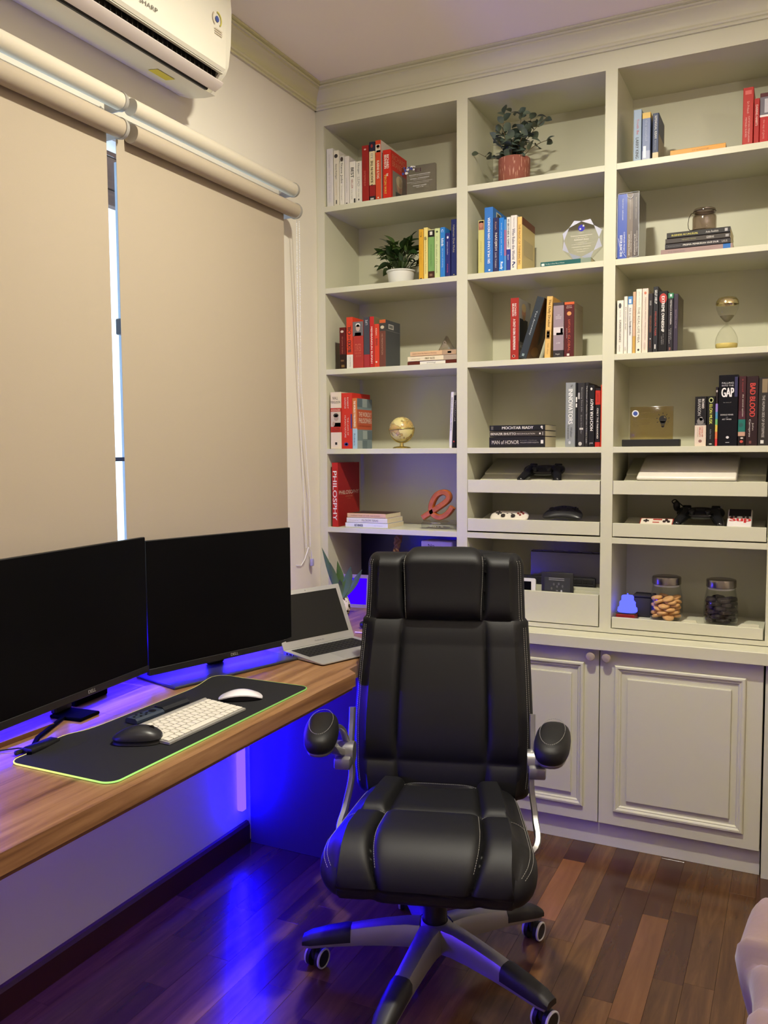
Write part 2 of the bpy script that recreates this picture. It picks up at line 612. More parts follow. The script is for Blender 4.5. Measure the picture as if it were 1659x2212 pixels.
# the neighbour's boarded eave seen through the slit between the blinds
ev = thing('eave', 'brown boarded eave outside, seen through slit between the blinds', 'eave', (-0.6, -0.5, 2.28))
M_eave = wood('eave_wood', [(0.3, (70, 44, 36)), (0.6, (104, 70, 58)), (0.85, (128, 92, 78))], (20, 3, 20), rough=0.6)
z = 0.03
for hh in (0.055, 0.115, 0.075, 0.02):
    b = MB(); b.rbox(-0.02, 0.02, -0.9, 0.9, z, z + hh, 0.003, 1)
    b.build('board', M_eave if hh > 0.03 else mat((70, 90, 150), 0.5), ev, smooth=None)
    z += hh + 0.004
b = MB(); b.rbox(-0.3, 0.02, -0.9, 0.9, z, z + 0.03, 0.003, 1); b.build('fascia', mat((40, 38, 48), 0.6), ev, smooth=None)
b = MB(); b.box(-0.25, -0.21, -0.9, -0.86, -2.28, z - 0.001); b.box(-0.25, -0.21, 0.86, 0.9, -2.28, z - 0.001); b.build('post', M_eave, ev, smooth=None)

# ================================================================== bookcase (built in, three bays)
A0, A1, A2, A3, A4, A5 = 0.037, 0.594, 0.6355, 1.1286, 1.1686, 1.6614
TOP = 2.662
SH = [2.3527, 2.036, 1.7176, 1.4015, 1.0869]
TH = 0.0205
BK = 0.298
bc = thing('bookcase', 'tall built-in bookcase painted sage cream with three open bays', 'bookcase', (0.85, 0.15, 0.75))
bo = bc.location
def bpart(name, boxes, m=M_cab, parent=bc, origin=None, smooth=None, r=0.0):
    origin = bo if origin is None else origin
    b = MB()
    for q in boxes:
        if r:
            b.rbox(*q, r, 1)
        else:
            b.box(*q)
    b.v = [(v[0] - origin[0], v[1] - origin[1], v[2] - origin[2]) for v in b.v]
    return b.build(name, m, parent, smooth=smooth)
bpart('side_panel', [(0.0008, A0, 0, BK, 0.752, TOP + 0.062)])
bpart('divider', [(A1, A2, 0, BK, 0.752, TOP)])
bpart('divider', [(A3, A4, 0, BK, 0.752, TOP)])
bpart('side_panel', [(A5, 1.93, 0, BK, 0.752, TOP + 0.062)])
bpart('top_panel', [(A0, A5, 0, BK, TOP, TOP + 0.062)])
bpart('back_panel', [(A0, A1, BK - 0.006, BK, 1.067, TOP), (A2, A3, BK - 0.006, BK, 0.752, TOP), (A4, A5, BK - 0.006, BK, 0.752, TOP)])
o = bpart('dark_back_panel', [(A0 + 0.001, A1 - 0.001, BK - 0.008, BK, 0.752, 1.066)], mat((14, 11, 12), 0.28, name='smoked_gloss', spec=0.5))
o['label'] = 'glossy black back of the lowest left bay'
for (xa, xb) in ((A0, A1), (A2, A3), (A4, A5)):
    for s in SH:
        bpart('shelf', [(xa, xb, 0, BK - 0.006, s - TH, s)], r=0.0006)
bpart('bottom_rail', [(A2, A3, 0, BK - 0.006, 0.752, 0.7675), (A4, A5, 0, BK - 0.006, 0.752, 0.7675)])

# pull-out trays: front lip + slanted display panels
def tray(xa, xb, z0, z1, ramps, label=None):
    b = MB(); b.rbox(xa + 0.0015, xb - 0.0035, 0.0, 0.018, z0, z1, 0.0008, 1)
    b.box(xa + 0.0015, xb - 0.0035, 0.018, 0.27, z0, z0 + 0.006)
    b.v = [(v[0] - bo[0], v[1] - bo[1], v[2] - bo[2]) for v in b.v]
    t = b.build('tray', M_cab, bc, smooth=None)
    for (y0, za, y1, zb) in ramps:
        c = MB(); c.prism([(y0, za - 0.006), (y1, zb - 0.006), (y1, zb), (y0, za)], 'x', xa + 0.024, xb - 0.012)
        c.v = [(v[0] - bo[0], v[1] - bo[1], v[2] - bo[2]) for v in c.v]
        c.build('sloped_panel', M_cab, t, smooth=None)
    return t
R1 = [(0.019, 1.262, 0.13, 1.300), (0.13, 1.306, 0.285, 1.36)]
R2 = [(0.019, 1.119, 0.19, 1.146)]
tray(A2, A3, 1.236, 1.2835, R1); tray(A2, A3, 1.0925, 1.139, R2)
tray(A4, A5, 1.2375, 1.2845, R1); tray(A4, A5, 1.0915, 1.1375, R2)
# upright sorter bin in the middle bay, low tray in the right bay
b = MB(); b.rbox(A2 + 0.0015, A3 - 0.004, 0.0, 0.016, 0.7705, 0.8815, 0.0008, 1); b.box(A2 + 0.0015, A3 - 0.004, 0.016, 0.2, 0.7705, 0.778)
b.v = [(v[0] - bo[0], v[1] - bo[1], v[2] - bo[2]) for v in b.v]
t = b.build('sorter_bin', M_cab, bc, smooth=None)
for (ya, zt, xa_) in ((0.046, 0.886, 1.026), (0.075, 0.894, A2 + 0.01), (0.125, 0.9, A2 + 0.01)):
    c = MB(); c.box(xa_, A3 - 0.008, ya, ya + 0.008, 0.778, zt)
    c.v = [(v[0] - bo[0], v[1] - bo[1], v[2] - bo[2]) for v in c.v]
    c.build('partition', M_cab, t, smooth=None)
b = MB(); b.rbox(A4 + 0.003, A5 - 0.006, 0.0, 0.012, 0.7705, 0.808, 0.0008, 1); b.box(A4 + 0.003, A5 - 0.006, 0.012, 0.25, 0.7705, 0.7965)
b.v = [(v[0] - bo[0], v[1] - bo[1], v[2] - bo[2]) for v in b.v]
t = b.build('low_tray', M_cab, bc, smooth=None)
c = MB(); c.prism([(1.398, 0.797), (1.398, 0.806), (1.412, 0.816), (1.447, 0.816), (1.452, 0.806), (1.452, 0.797)], 'y', 0.013, 0.022)
c.prism([(1.576, 0.797), (1.576, 0.806), (1.59, 0.817), (1.643, 0.817), (1.643, 0.797)], 'y', 0.013, 0.022)
c.v = [(v[0] - bo[0], v[1] - bo[1], v[2] - bo[2]) for v in c.v]
c.build('jar_holder', M_cab, t, smooth=None)

# ================================================================== base cabinet and its worktop
ct = MB(); ct.rbox(0.612, 1.94, -0.094, 0.297, 0.708, 0.7495, 0.002, 1)
tag(ct.build('countertop', M_cab, smooth=None), 'sage cream ledge worktop running below the open shelves', 'worktop')
cb = thing('base_cabinet', 'low sage cream cabinet with two panelled doors under the ledge', 'cabinet', (1.15, 0.1, 0))
co = cb.location
M_cabin = mat((120, 112, 96), 0.6, name='cabinet_carcass')
def cpart(name, b, m=M_cab, parent=cb, smooth=None):
    b.v = [(v[0] - co[0], v[1] - co[1], v[2] - co[2]) for v in b.v]
    return b.build(name, m, parent, smooth=smooth)
b = MB(); b.box(0.62, 1.664, -0.041, 0.296, 0.088, 0.7065); cpart('carcass', b, mat((60, 54, 46), 0.7))
b = MB(); b.box(0.62, 1.664, -0.037, 0.29, 0.0005, 0.0875); cpart('plinth', b)
b = MB(); b.box(1.6685, 1.93, -0.058, 0.296, 0.0005, 0.7065); cpart('pilaster', b)
def door(xa, xb, z0, z1, kx):
    b = MB(); b.rbox(xa, xb, -0.060, -0.0415, z0, z1, 0.0012, 1)
    d = cpart('door', b)
    # raised mitred moulding, recessed channel, raised field
    def loops(ins):
        vs, fs = [], []
        for (i, y) in ins:
            vs += [(xa + i, y, z0 + i), (xb - i, y, z0 + i), (xb - i, y, z1 - i), (xa + i, y, z1 - i)]
        for k in range(len(ins) - 1):
            for j in range(4):
                j2 = (j + 1) % 4
                fs.append((k * 4 + j, k * 4 + j2, k * 4 + 4 + j2, k * 4 + 4 + j))
        return vs, fs
    mo = MB(); vs, fs = loops([(0.050, -0.0601), (0.051, -0.067), (0.054, -0.070), (0.060, -0.0705), (0.064, -0.068), (0.066, -0.066), (0.070, -0.0655), (0.073, -0.062), (0.074, -0.0601)])
    mo.add(vs, fs)
    m_ = cpart('moulding', mo, parent=d); 
    p = MB(); vs, fs = loops([(0.094, -0.0601), (0.094, -0.0665), (0.0965, -0.0675)]); fs.append((8, 9, 10, 11)); p.add(vs, fs)
    cpart('field_panel', p, parent=d)
    k = MB()
    Mx = Matrix.Translation((kx, -0.0602, 0.681)) @ Matrix.Rotation(R(90), 4, 'X')
    k.lathe([(0.009, 0), (0.009, 0.003), (0.0055, 0.006), (0.005, 0.016), (0.009, 0.019), (0.0145, 0.021), (0.0155, 0.024), (0.013, 0.0275), (0.006, 0.029), (0.0, 0.0293)], 24, M=Mx)
    cpart('knob', k, mat((178, 163, 148), 0.35, 0.25, name='brushed_knob'), parent=d, smooth=40)
door(0.6255, 1.1425, 0.089, 0.7055, 1.117)
door(1.1455, 1.6625, 0.089, 0.7055, 1.171)
# parent offsets: doors' children were built about the cabinet's origin, so they keep it
# ================================================================== desk
DSTOPS = [(0.28, (98, 66, 42)), (0.42, (128, 90, 58)), (0.52, (148, 108, 72)), (0.62, (162, 122, 84)), (0.76, (184, 146, 106))]
M_desk = wood('walnut_laminate', DSTOPS, (34, 1.6, 34), rough=0.34, bump=0.02)
dk = thing('desk', 'long walnut laminate desk running along the window wall into the bookcase', 'desk', (0.3, -1.5, 0))
b = MB(); b.prism([(0.0015, -3.3), (0.605, -3.3), (0.605, -0.846), (0.566, -0.812), (0.566, -0.001), (0.0015, -0.001)], 'z', 0.712, 0.75); b.box(A0 + 0.001, A1 - 0.001, -0.001, BK - 0.0085, 0.712, 0.75)
def dpart(name, b, m, smooth=None, parent=dk):
    b.v = [(v[0] - 0.3, v[1] + 1.5, v[2]) for v in b.v]
    return b.build(name, m, parent, smooth=smooth)
dpart('desk_top', b, M_desk)
b = MB(); b.box(0.590, 0.602, -3.3, -0.86, 0.704, 0.7118); dpart('edge_lip', b, mat((92, 54, 30), 0.5))
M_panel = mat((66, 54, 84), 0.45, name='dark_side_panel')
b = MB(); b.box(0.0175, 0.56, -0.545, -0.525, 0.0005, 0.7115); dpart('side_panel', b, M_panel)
b = MB(); b.box(0.02, 0.04, -3.2, -3.18, 0.0005, 0.7115); b.box(0.55, 0.59, -3.24, -3.2, 0.0005, 0.7115); dpart('leg', b, M_panel)
b = MB(); b.box(0.128, 0.288, -1.4445, -1.4425, 0.7501, 0.7503); b.box(0.128, 0.13, -1.4425, -1.18, 0.7501, 0.7503)
o = dpart('hatch_edge', b, mat((150, 112, 84), 0.5)); o['label'] = 'pale joint line of the cable hatch'
b = MB(); b.rbox(0.176, 0.192, -2.1, -1.575, 0.7502, 0.762, 0.001, 1); dpart('hatch_lip', b, wood('lip_wood', [(0.3, (84, 50, 28)), (0.7, (120, 78, 46))], (30, 2, 30)))

# ================================================================== blue LED strips
M_led = emit('blue_led', (0.0016, 0.0007, 1.0), 200.0)
M_led2 = emit('blue_led_bright', (0.012, 0.001, 1.0), 150.0)
b = MB(); b.rbox(0.003, 0.026, -0.606, -0.580, 0.135, 0.70, 0.004, 2)
tag(b.build('led_strip', M_led, smooth=None), 'glowing lavender blue light strip upright under the desk beside the dark panel', 'light strip')
b = MB(); b.box(0.03, 0.037, -2.2, -0.40, 0.852, 0.864)
tag(b.build('led_strip', M_led2, smooth=None), 'blue light strip along the wall behind the two monitors', 'light strip')

b = MB(); b.box(0.0185, 0.0265, -3.2, -0.62, 0.699, 0.7105)  # unseen strip, added for the blue glow below the desk
tag(b.build('led_strip', emit('blue_led_added', (0.06, 0.012, 1.0), 170.0), smooth=None), 'added hidden blue light strip under the desk top along the wall', 'light strip')

# ================================================================== roller blinds
M_fab = mat((174, 161, 141), 0.85, name='blackout_fabric', bump=0.12, bscale=900, spec=0.15)
M_fab2 = mat((206, 197, 178), 0.85, name='sheer_fabric', bump=0.1, bscale=900, spec=0.15)
M_brk = mat((160, 156, 148), 0.4, name='bracket_plastic')
def blind(y0, y1, zc, xc, rad, fabric, label, cloth, caps):
    t = thing('roller_blind', label, 'roller blind', (xc, (y0 + y1) / 2, zc))
    yc = (y0 + y1) / 2
    b = MB(); b.cyl((0, y0 - yc, 0), (0, y1 - yc, 0), rad, n=32); b.build('roller', fabric, t)
    for yy, s in caps:
        c = MB()
        c.cyl((0, yy - yc, 0), (0, yy - yc + s * 0.006, 0), rad + 0.003, n=28)
        c.cyl((0, yy - yc + s * 0.008, 0), (0, yy - yc + s * 0.013, 0), rad + 0.001, n=28)
        c.cyl((0, yy - yc + s * 0.014, 0), (0, yy - yc + s * 0.017, 0), rad - 0.004, n=28)
        c.box(-xc + 0.001, 0, min(yy - yc + s * 0.018, yy - yc + s * 0.0205), max(yy - yc + s * 0.018, yy - yc + s * 0.0205), -0.018, 0.018)
        c.build('bracket', M_brk, t)
    if cloth:
        ya, yb, zb = cloth
        c = MB()
        xo = -rad + 0.0006
        c.box(xo - 0.0012, xo, ya - yc, yb - yc, zb - zc, -0.002)
        c.build('cloth', fabric, t, smooth=None)
        c = MB(); c.rbox(xo - 0.006, xo + 0.005, ya - yc, yb - yc, zb - zc - 0.022, zb - zc, 0.003, 2); c.build('hem_bar', fabric, t)
    return t
blind(-1.145, -0.303, 2.258, 0.086, 0.0255, M_fab, 'lower right beige blackout blind pulled down beside the bookcase', (-1.176, -0.338, 0.97), [(-0.303, 1)])
blind(-2.25, -1.19, 2.258, 0.086, 0.0255, M_fab, 'lower left beige blackout blind pulled down behind the left monitor', (-2.22, -1.212, 0.97), [(-1.19, 1)])
blind(-1.125, -0.29, 2.338, 0.07, 0.0235, M_fab2, 'upper right cream blind rolled up, ending nearest the bookcase', None, [(-0.29, 1)])
blind(-2.25, -1.17, 2.338, 0.07, 0.0235, M_fab2, 'upper left cream blind rolled up, below the air conditioner', None, [(-1.17, 1)])
# bead chain
t = thing('bead_chain', 'white bead chain loop of the right roller blind, with hook', 'chain', (0.03, -0.25, 2.2))
b = MB()
def chain(pts, step=0.006):
    P = [Vector(p) for p in pts]
    for i in range(len(P) - 1):
        L = (P[i + 1] - P[i]).length
        n = max(1, int(L / step))
        for k in range(n):
            p = P[i].lerp(P[i + 1], k / n)
            b.ball(p, 0.0021, 6, 4)
chain([(0.05, -0.03, 0.03), (0.0, 0.05, -0.55), (-0.014, 0.115, -1.19)])
chain([(0.05, -0.012, 0.03), (0.004, 0.062, -0.55), (-0.008, 0.135, -1.0), (-0.012, 0.142, -1.19)])
o = b.build('beads', mat((236, 234, 228), 0.35), t); o['kind'] = 'stuff'
b = MB(); b.tube([(-0.014, 0.04, -1.245), (-0.012, 0.07, -1.25), (-0.013, 0.1, -1.23), (-0.012, 0.128, -1.185), (-0.01, 0.145, -1.2), (-0.012, 0.153, -1.235)], 0.0018, 6); b.build('cord', M_white, t)
b = MB(); b.rbox(-0.02, -0.006, 0.148, 0.162, -1.262, -1.232, 0.004, 2); b.build('hook', mat((170, 165, 200), 0.4), t)

# ================================================================== wall air conditioner
ac = thing('air_conditioner', 'white wall mounted split air conditioner above the blinds', 'air conditioner', (0.0, -1.24, 2.64))
ya, yb = -1.69, -0.83
def acp(name, poly, y0, y1, m, r=None, smooth=25):
    b = MB(); b.prism([(p[0], p[1] - 2.64) for p in poly], 'y', y0 + 1.24, y1 + 1.24)
    return b.build(name, m, ac, smooth=smooth)
M_ac = mat((222, 217, 200), 0.35, name='aircon_plastic')
acp('housing', [(0.0015, 2.76), (0.17, 2.765), (0.17, 2.56), (0.118, 2.535), (0.118, 2.472), (0.139, 2.459), (0.10, 2.460), (0.05, 2.468), (0.0015, 2.487)], ya, yb - 0.004, M_ac)
acp('end_cap', [(0.002, 2.762), (0.184, 2.77), (0.197, 2.75), (0.201, 2.69), (0.196, 2.595), (0.187, 2.535), (0.176, 2.515), (0.15, 2.492), (0.12, 2.472), (0.09, 2.464), (0.04, 2.471), (0.002, 2.486)], yb - 0.028, yb, M_ac)
acp('front_panel', [(0.172, 2.766), (0.190, 2.77), (0.2, 2.752), (0.2035, 2.69), (0.2005, 2.6), (0.1965, 2.516), (0.189, 2.508), (0.172, 2.548)], ya, yb - 0.029, M_ac)
acp('lower_lip', [(0.170, 2.545), (0.183, 2.5075), (0.1885, 2.5065), (0.1875, 2.5045), (0.180, 2.5035), (0.164, 2.528)], ya, yb - 0.029, M_ac)
acp('air_slot', [(0.1185, 2.534), (0.163, 2.535), (0.163, 2.515), (0.152, 2.478), (0.1185, 2.473)], ya + 0.05, yb - 0.05, mat((34, 31, 26), 0.5))
b = MB()
for k in range(40):
    y = ya + 0.06 + k * 0.0195
    b.box(0.13, 0.168, y + 1.24, y + 1.2415, 2.488 - 2.64, 2.52 - 2.64)
o = b.build('vanes', mat((60, 56, 48), 0.5), ac, smooth=None); o['kind'] = 'stuff'
acp('louver', [(0.186, 2.4805), (0.189, 2.4765), (0.180, 2.467), (0.158, 2.4575), (0.154, 2.460), (0.172, 2.472)], ya + 0.02, yb - 0.03, mat((216, 205, 198), 0.35))
acp('drain_slot', [(0.153, 2.4625), (0.148, 2.4565), (0.139, 2.4585), (0.142, 2.466)], ya + 0.03, yb - 0.055, M_dark)
b = MB(); nrm = Vector((0.35, 0, -1)).normalized()
put_rect(b, (0.0735, -1.055 + 1.24, 2.4638 - 2.64), Y_, Vector((1, 0, -0.13)).normalized(), 0.075, 0.034)
b.v = [(v[0], v[1], v[2] - 0.0012) for v in b.v]
o = b.build('sticker', mat((208, 192, 40), 0.5), ac, smooth=None); o['label'] = 'yellow paper sticker under the air conditioner'
b = MB()
rz = Vector((0.015, 0, 1)).normalized()
put_text(b, 'SHARP', (0.2012, -1.228 + 1.24, 2.541 - 2.64), Y_, Vector((0.02, 0, 1)).normalized(), 0.07, 0.0125)
b.v = [(v[0] - 0.0012, v[1], v[2]) for v in b.v]
b.build('logo', mat((110, 108, 98), 0.4), ac, smooth=None)
b = MB()
cc = Vector((0.2045, -0.905 + 1.24, 2.637 - 2.64)); uz = Vector((0.03, 0, 1)).normalized()
put_disc(b, cc, Y_, uz, 0.0085, 0.0085, 0); put_disc(b, cc, Y_, uz, 0.022, 0.022, 1, inner=0.78, a0=-0.8, a1=1.6)
put_disc(b, cc, Y_, uz, 0.022, 0.022, 2, inner=0.8, a0=2.4, a1=4.2)
for k in range(3):
    put_rect(b, cc + Vector((0, -0.012, -0.03 - k * 0.006)), Y_, uz, 0.035, 0.003, 2)
o = b.build('energy_sticker', [mat((70, 86, 150), 0.4), mat((196, 186, 90), 0.4), mat((196, 182, 160), 0.5)], ac, smooth=None)
b = MB(); b.cyl((0.08, yb - 0.001 + 1.24, 2.747 - 2.64), (0.08, yb + 0.018 + 1.24, 2.747 - 2.64), 0.006, n=10)

# ================================================================== monitors
M_scr = mat((2, 2, 4), 0.45, name='screen_off', spec=0.12)
M_bez = mat((10, 10, 12), 0.4, name='bezel_plastic', spec=0.4)
def monitor(p_left, p_right, z0, z1, label, stand, logo_f):
    """panel between two floor points, facing the room; local X runs along the screen, -Y faces the sitter"""
    pl, pr_ = Vector((*p_left, 0)), Vector((*p_right, 0))
    d = pr_ - pl
    wdt = d.length
    ang = math.atan2(d.y, d.x)
    c = (pl + pr_) / 2
    t = thing('monitor', label, 'monitor', (c.x, c.y, 0.7505), (0, 0, ang))
    a, q = z0 - 0.7505, z1 - 0.7505
    hw = wdt / 2
    b = MB(); b.rbox(-hw, hw, 0.0, 0.012, a, q, 0.0015, 1); b.rbox(-hw * 0.72, hw * 0.72, 0.012, 0.04, a + 0.05, q - 0.09, 0.008, 2)
    b.build('housing', M_bez, t)
    b = MB(); b.box(-hw + 0.002, hw - 0.002, -0.0008, -0.0001, a + 0.019, q - 0.002); b.build('screen', M_scr, t, smooth=None)
    b = MB(); b.rbox(-hw, hw, -0.003, -0.0001, a, a + 0.0185, 0.001, 1); b.build('chin', mat((20, 19, 20), 0.42), t)
    b = MB(); put_text(b, 'DELL', (-0.0135 + logo_f, -0.0034, a + 0.0055), X_, Z_, 0.027, 0.0085, bold=1); b.build('logo', mat((150, 148, 145), 0.4), t, smooth=None)
    b = MB(); b.rbox(-0.03, 0.03, 0.045, 0.062, 0.008, q - 0.14, 0.004, 1); b.rbox(-0.035, 0.035, 0.04, 0.05, q - 0.2, q - 0.12, 0.004, 1); b.build('neck', M_bez, t)
    stand(t)
    return t
def stand_plate(t):
    b = MB(); b.rbox(-0.235, 0.21, -0.085, 0.11, 0.0, 0.0075, 0.002, 1)
    b.build('base', mat((58, 58, 64), 0.35, 0.3), t)
def stand_block(t):
    b = MB(); b.rbox(0.06, 0.185, 0.062, 0.08, 0.0, 0.028, 0.003, 1); b.rbox(-0.035, 0.035, -0.034, 0.06, 0.0, 0.008, 0.002, 1)
    b.ribbon([(-0.03, 0.02, 0.006), (-0.17, -0.03, 0.006), (-0.26, -0.09, 0.006)], 0.010, 0.007, (0.5, -0.8, 0))
    b.build('base', mat((4, 4, 5), 0.9, spec=0.03), t)
monitor((0.155, -1.207), (0.303, -0.708), 0.7795, 1.1525, 'right black monitor angled toward the chair, in front of the open laptop', stand_plate, 0.03)
monitor((0.206, -1.765), (0.157, -1.211), 0.793, 1.1635, 'left black monitor cut by the left picture edge', stand_block, 0.045)

# ================================================================== laptop, open
TH_L = R(20)
la = thing('laptop', 'open silver laptop with black screen on desk beside right monitor', 'laptop', (0.30, -0.755, 0.7505), (0, 0, 0))
# local frame: X along the hinge, Y toward the hinge-away (front), built in world axes
hv = Vector((math.sin(TH_L), math.cos(TH_L), 0)); fv = Vector((math.cos(TH_L), -math.sin(TH_L), 0))
la.rotation_euler = (0, 0, math.atan2(hv.y, hv.x))      # local X = hinge direction; local -Y = front
WL, DL = 0.30, 0.192
b = MB(); b.prism([(0, 0.006), (-DL + 0.01, 0.001), (-DL, 0.0025), (-DL, 0.0055), (-DL + 0.004, 0.0065), (0, 0.016)], 'x', 0, WL)
# rounded plan corners at the front
b = MB()
pts = []
rr = 0.012
for (cx, cy, a0) in ((WL - rr, -DL + rr, -PI / 2), (WL - 0.003, -0.003, 0), (0.003, -0.003, PI / 2), (rr, -DL + rr, PI)):
    r_ = rr if cy < -0.1 else 0.003
    for k in range(6):
        a = a0 + k * PI / 10
        pts.append((cx + r_ * math.cos(a), cy + r_ * math.sin(a)))
n = len(pts)
zt = lambda y: 0.0065 + (y + DL) / DL * 0.0095
vs = [(x, y, 0.001 + (0.003 if y < -DL + 0.02 else 0)) for x, y in pts] + [(x, y, zt(y)) for x, y in pts]
b.add(vs, [tuple(range(n - 1, -1, -1)), tuple(range(n, 2 * n))] + [(i, (i + 1) % n, n + (i + 1) % n, n + i) for i in range(n)])
b.build('base', M_alu, la, smooth=30)
slope = math.atan2(0.0095, DL)
Mdeck = Matrix.Translation((0, 0, 0.016)) @ Matrix.Rotation(slope, 4, 'X')
b = MB(); b.box(0.02, WL - 0.02, -0.108, -0.014, -0.0003, 0.0003, M=Mdeck); b.build('keyboard_well', mat((60, 60, 62), 0.5), la, smooth=None)
b = MB()
for r_ in range(6):
    for k in range(14):
        if r_ == 5 and 4 <= k <= 8:
            if k == 4:
                b.rbox(0.023 + 4 * 0.0183, 0.023 + 9 * 0.0183 - 0.003, -0.106, -0.0925, 0.0003, 0.0016, 0.0005, 1, M=Mdeck)
            continue
        x = 0.023 + k * 0.0183
        y = -0.016 - r_ * 0.0152
        b.rbox(x, x + 0.0155, y - 0.0125, y, 0.0003, 0.0016, 0.0005, 1, M=Mdeck)
o = b.build('keys', mat((22, 22, 24), 0.5), la, smooth=None); o['kind'] = 'stuff'
b = MB(); b.box(WL / 2 - 0.052, WL / 2 + 0.052, -DL + 0.008, -0.114, -0.0002, 0.0004, M=Mdeck); b.build('trackpad', mat((180, 178, 176), 0.35, 0.4), la, smooth=None)
b = MB()
for x, w_ in ((0.016, 0.009), (0.032, 0.012), (0.05, 0.004)):
    b.box(-0.0004, 0.0003, -x - w_, -x, 0.0075, 0.0115)
b.build('ports', M_black, la, smooth=None)
OPEN = R(115)
lid = MB()
Ml = Matrix.Translation((0, -0.002, 0.0165)) @ Matrix.Rotation(-(OPEN - PI / 2), 4, 'X')   # lid plane: local XZ leaning back
lid.rbox(0, WL, -0.001, 0.0045, 0.0, DL - 0.003, 0.0018, 2, M=Ml)
lo = lid.build('lid', M_alu, la)
b = MB(); b.box(0.018, WL - 0.018, -0.0018, -0.0009, 0.024, DL - 0.018, M=Ml); b.build('screen', mat((20, 20, 20), 0.3, name='laptop_screen'), lo, smooth=None)
b = MB(); put_text(b, 'MacBook Air', Ml @ Vector((WL / 2 - 0.02, -0.0015, 0.009)), X_, (Ml.to_3x3() @ Z_), 0.04, 0.004); b.build('lettering', mat((110, 110, 110), 0.5), lo, smooth=None)
b = MB(); b.cyl(Ml @ Vector((0.06, -0.0012, DL - 0.0105)), Ml @ Vector((0.06, -0.0016, DL - 0.0105)), 0.0016, n=8); b.cyl(Ml @ Vector((WL / 2, -0.0012, DL - 0.0105)), Ml @ Vector((WL / 2, -0.0016, DL - 0.0105)), 0.0014, n=8); b.build('camera', M_black, lo)

# ================================================================== mouse mat with light edge
mp = thing('mouse_mat', 'wide black desk mat with glowing yellow-green edge', 'mouse mat', (0.42, -1.41, 0.7505))
PX0, PX1, PY0, PY1 = 0.284, 0.566, -1.785, -1.036
def mat_outline(n=8, r=0.028, inset=0.0):
    pts = []
    for (cx, cy, a0) in ((PX1 - r, PY1 - r, 0), (PX0 + r, PY1 - r, PI / 2), (PX0 + r, PY0 + r, PI), (PX1 - r, PY0 + r, 1.5 * PI)):
        for k in range(n + 1):
            a = a0 + k * PI / 2 / n
            pts.append((cx + (r - inset) * math.cos(a), cy + (r - inset) * math.sin(a)))
    return pts
def lift(x, y):
    """the far edge lifts off the desk in two soft waves"""
    f = max(0.0, (0.34 - x) / 0.06)
    return min(f, 1) * (0.012 * math.exp(-((y + 1.10) / 0.05) ** 2) + 0.010 * math.exp(-((y + 1.64) / 0.06) ** 2))
NX, NY = 40, 90
b = MB()
def inside(x, y, r=0.026):
    cx = min(max(x, PX0 + r), PX1 - r); cy = min(max(y, PY0 + r), PY1 - r)
    d = math.hypot(x - cx, y - cy)
    if d > r:
        return cx + (x - cx) * r / d, cy + (y - cy) * r / d
    return x, y
for zoff in (0.0035, 0.0004):
    def fn(u, v, zoff=zoff):
        x, y = inside(PX0 + 0.001 + (PX1 - PX0 - 0.002) * u, PY0 + 0.001 + (PY1 - PY0 - 0.002) * v)
        return (x - 0.42, y + 1.41, zoff + lift(x, y))
    b.grid(fn, NX, NY)
b.build('cloth_top', mat((34, 34, 36), 0.85, name='mat_cloth', bump=0.2, bscale=1500, spec=0.2), mp, smooth=40)
out = mat_outline()
dense = []
for i in range(len(out)):
    a, c = Vector(out[i]), Vector(out[(i + 1) % len(out)])
    n = max(1, int((c - a).length / 0.02))
    for k in range(n):
        dense.append(a.lerp(c, k / n))
# light tube, its colour drifting along the edge
ml = bpy.data.materials.new('edge_light'); ml.use_nodes = True
nt = ml.node_tree; nt.nodes.remove(nt.nodes['Principled BSDF'])
em = nt.nodes.new('ShaderNodeEmission'); tc = nt.nodes.new('ShaderNodeTexCoord'); sx = nt.nodes.new('ShaderNodeSeparateXYZ')
mr = nt.nodes.new('ShaderNodeMapRange'); mr.inputs[1].default_value = -0.14; mr.inputs[2].default_value = 0.14
cr = nt.nodes.new('ShaderNodeValToRGB')
els = cr.color_ramp.elements; els.new(0.5)
for e, (p_, c_) in zip(els, ((0.0, (1.0, 0.84, 0.30, 1)), (0.4, (0.84, 0.95, 0.24, 1)), (1.0, (0.46, 0.90, 0.20, 1)))):
    e.position = p_; e.color = c_
nt.links.new(tc.outputs['Object'], sx.inputs[0]); nt.links.new(sx.outputs[0], mr.inputs[0]); nt.links.new(mr.outputs[0], cr.inputs[0])
nt.links.new(cr.outputs[0], em.inputs[0]); nt.links.new(em.outputs[0], nt.nodes['Material Output'].inputs[0])
# dimmer toward the far end of the mat
mr2 = nt.nodes.new('ShaderNodeMapRange'); mr2.inputs[1].default_value = -0.375; mr2.inputs[2].default_value = 0.1; mr2.inputs[3].default_value = 1.25; mr2.inputs[4].default_value = 0.62
nt.links.new(sx.outputs[1], mr2.inputs[0]); nt.links.new(mr2.outputs[0], em.inputs[1])
b = MB(); b.tube([(p.x - 0.42, p.y + 1.41, 0.0022 + lift(p.x, p.y)) for p in dense], 0.0018, 8, closed=True)
b.build('edge_light', ml, mp)
b = MB(); b.rbox(-0.153, -0.122, -0.325, -0.245, 0.0008, 0.016, 0.005, 2); b.rbox(-0.160, -0.150, -0.34, -0.285, 0.0008, 0.011, 0.003, 2); b.build('control_box', M_black, mp)
b = MB(); b.tube([(-0.152, -0.305, 0.006), (-0.18, -0.31, 0.0045), (-0.21, -0.34, 0.0035), (-0.23, -0.42, 0.0035), (-0.22, -0.6, 0.0035)], 0.0018, 8); b.build('cable', M_black, mp)

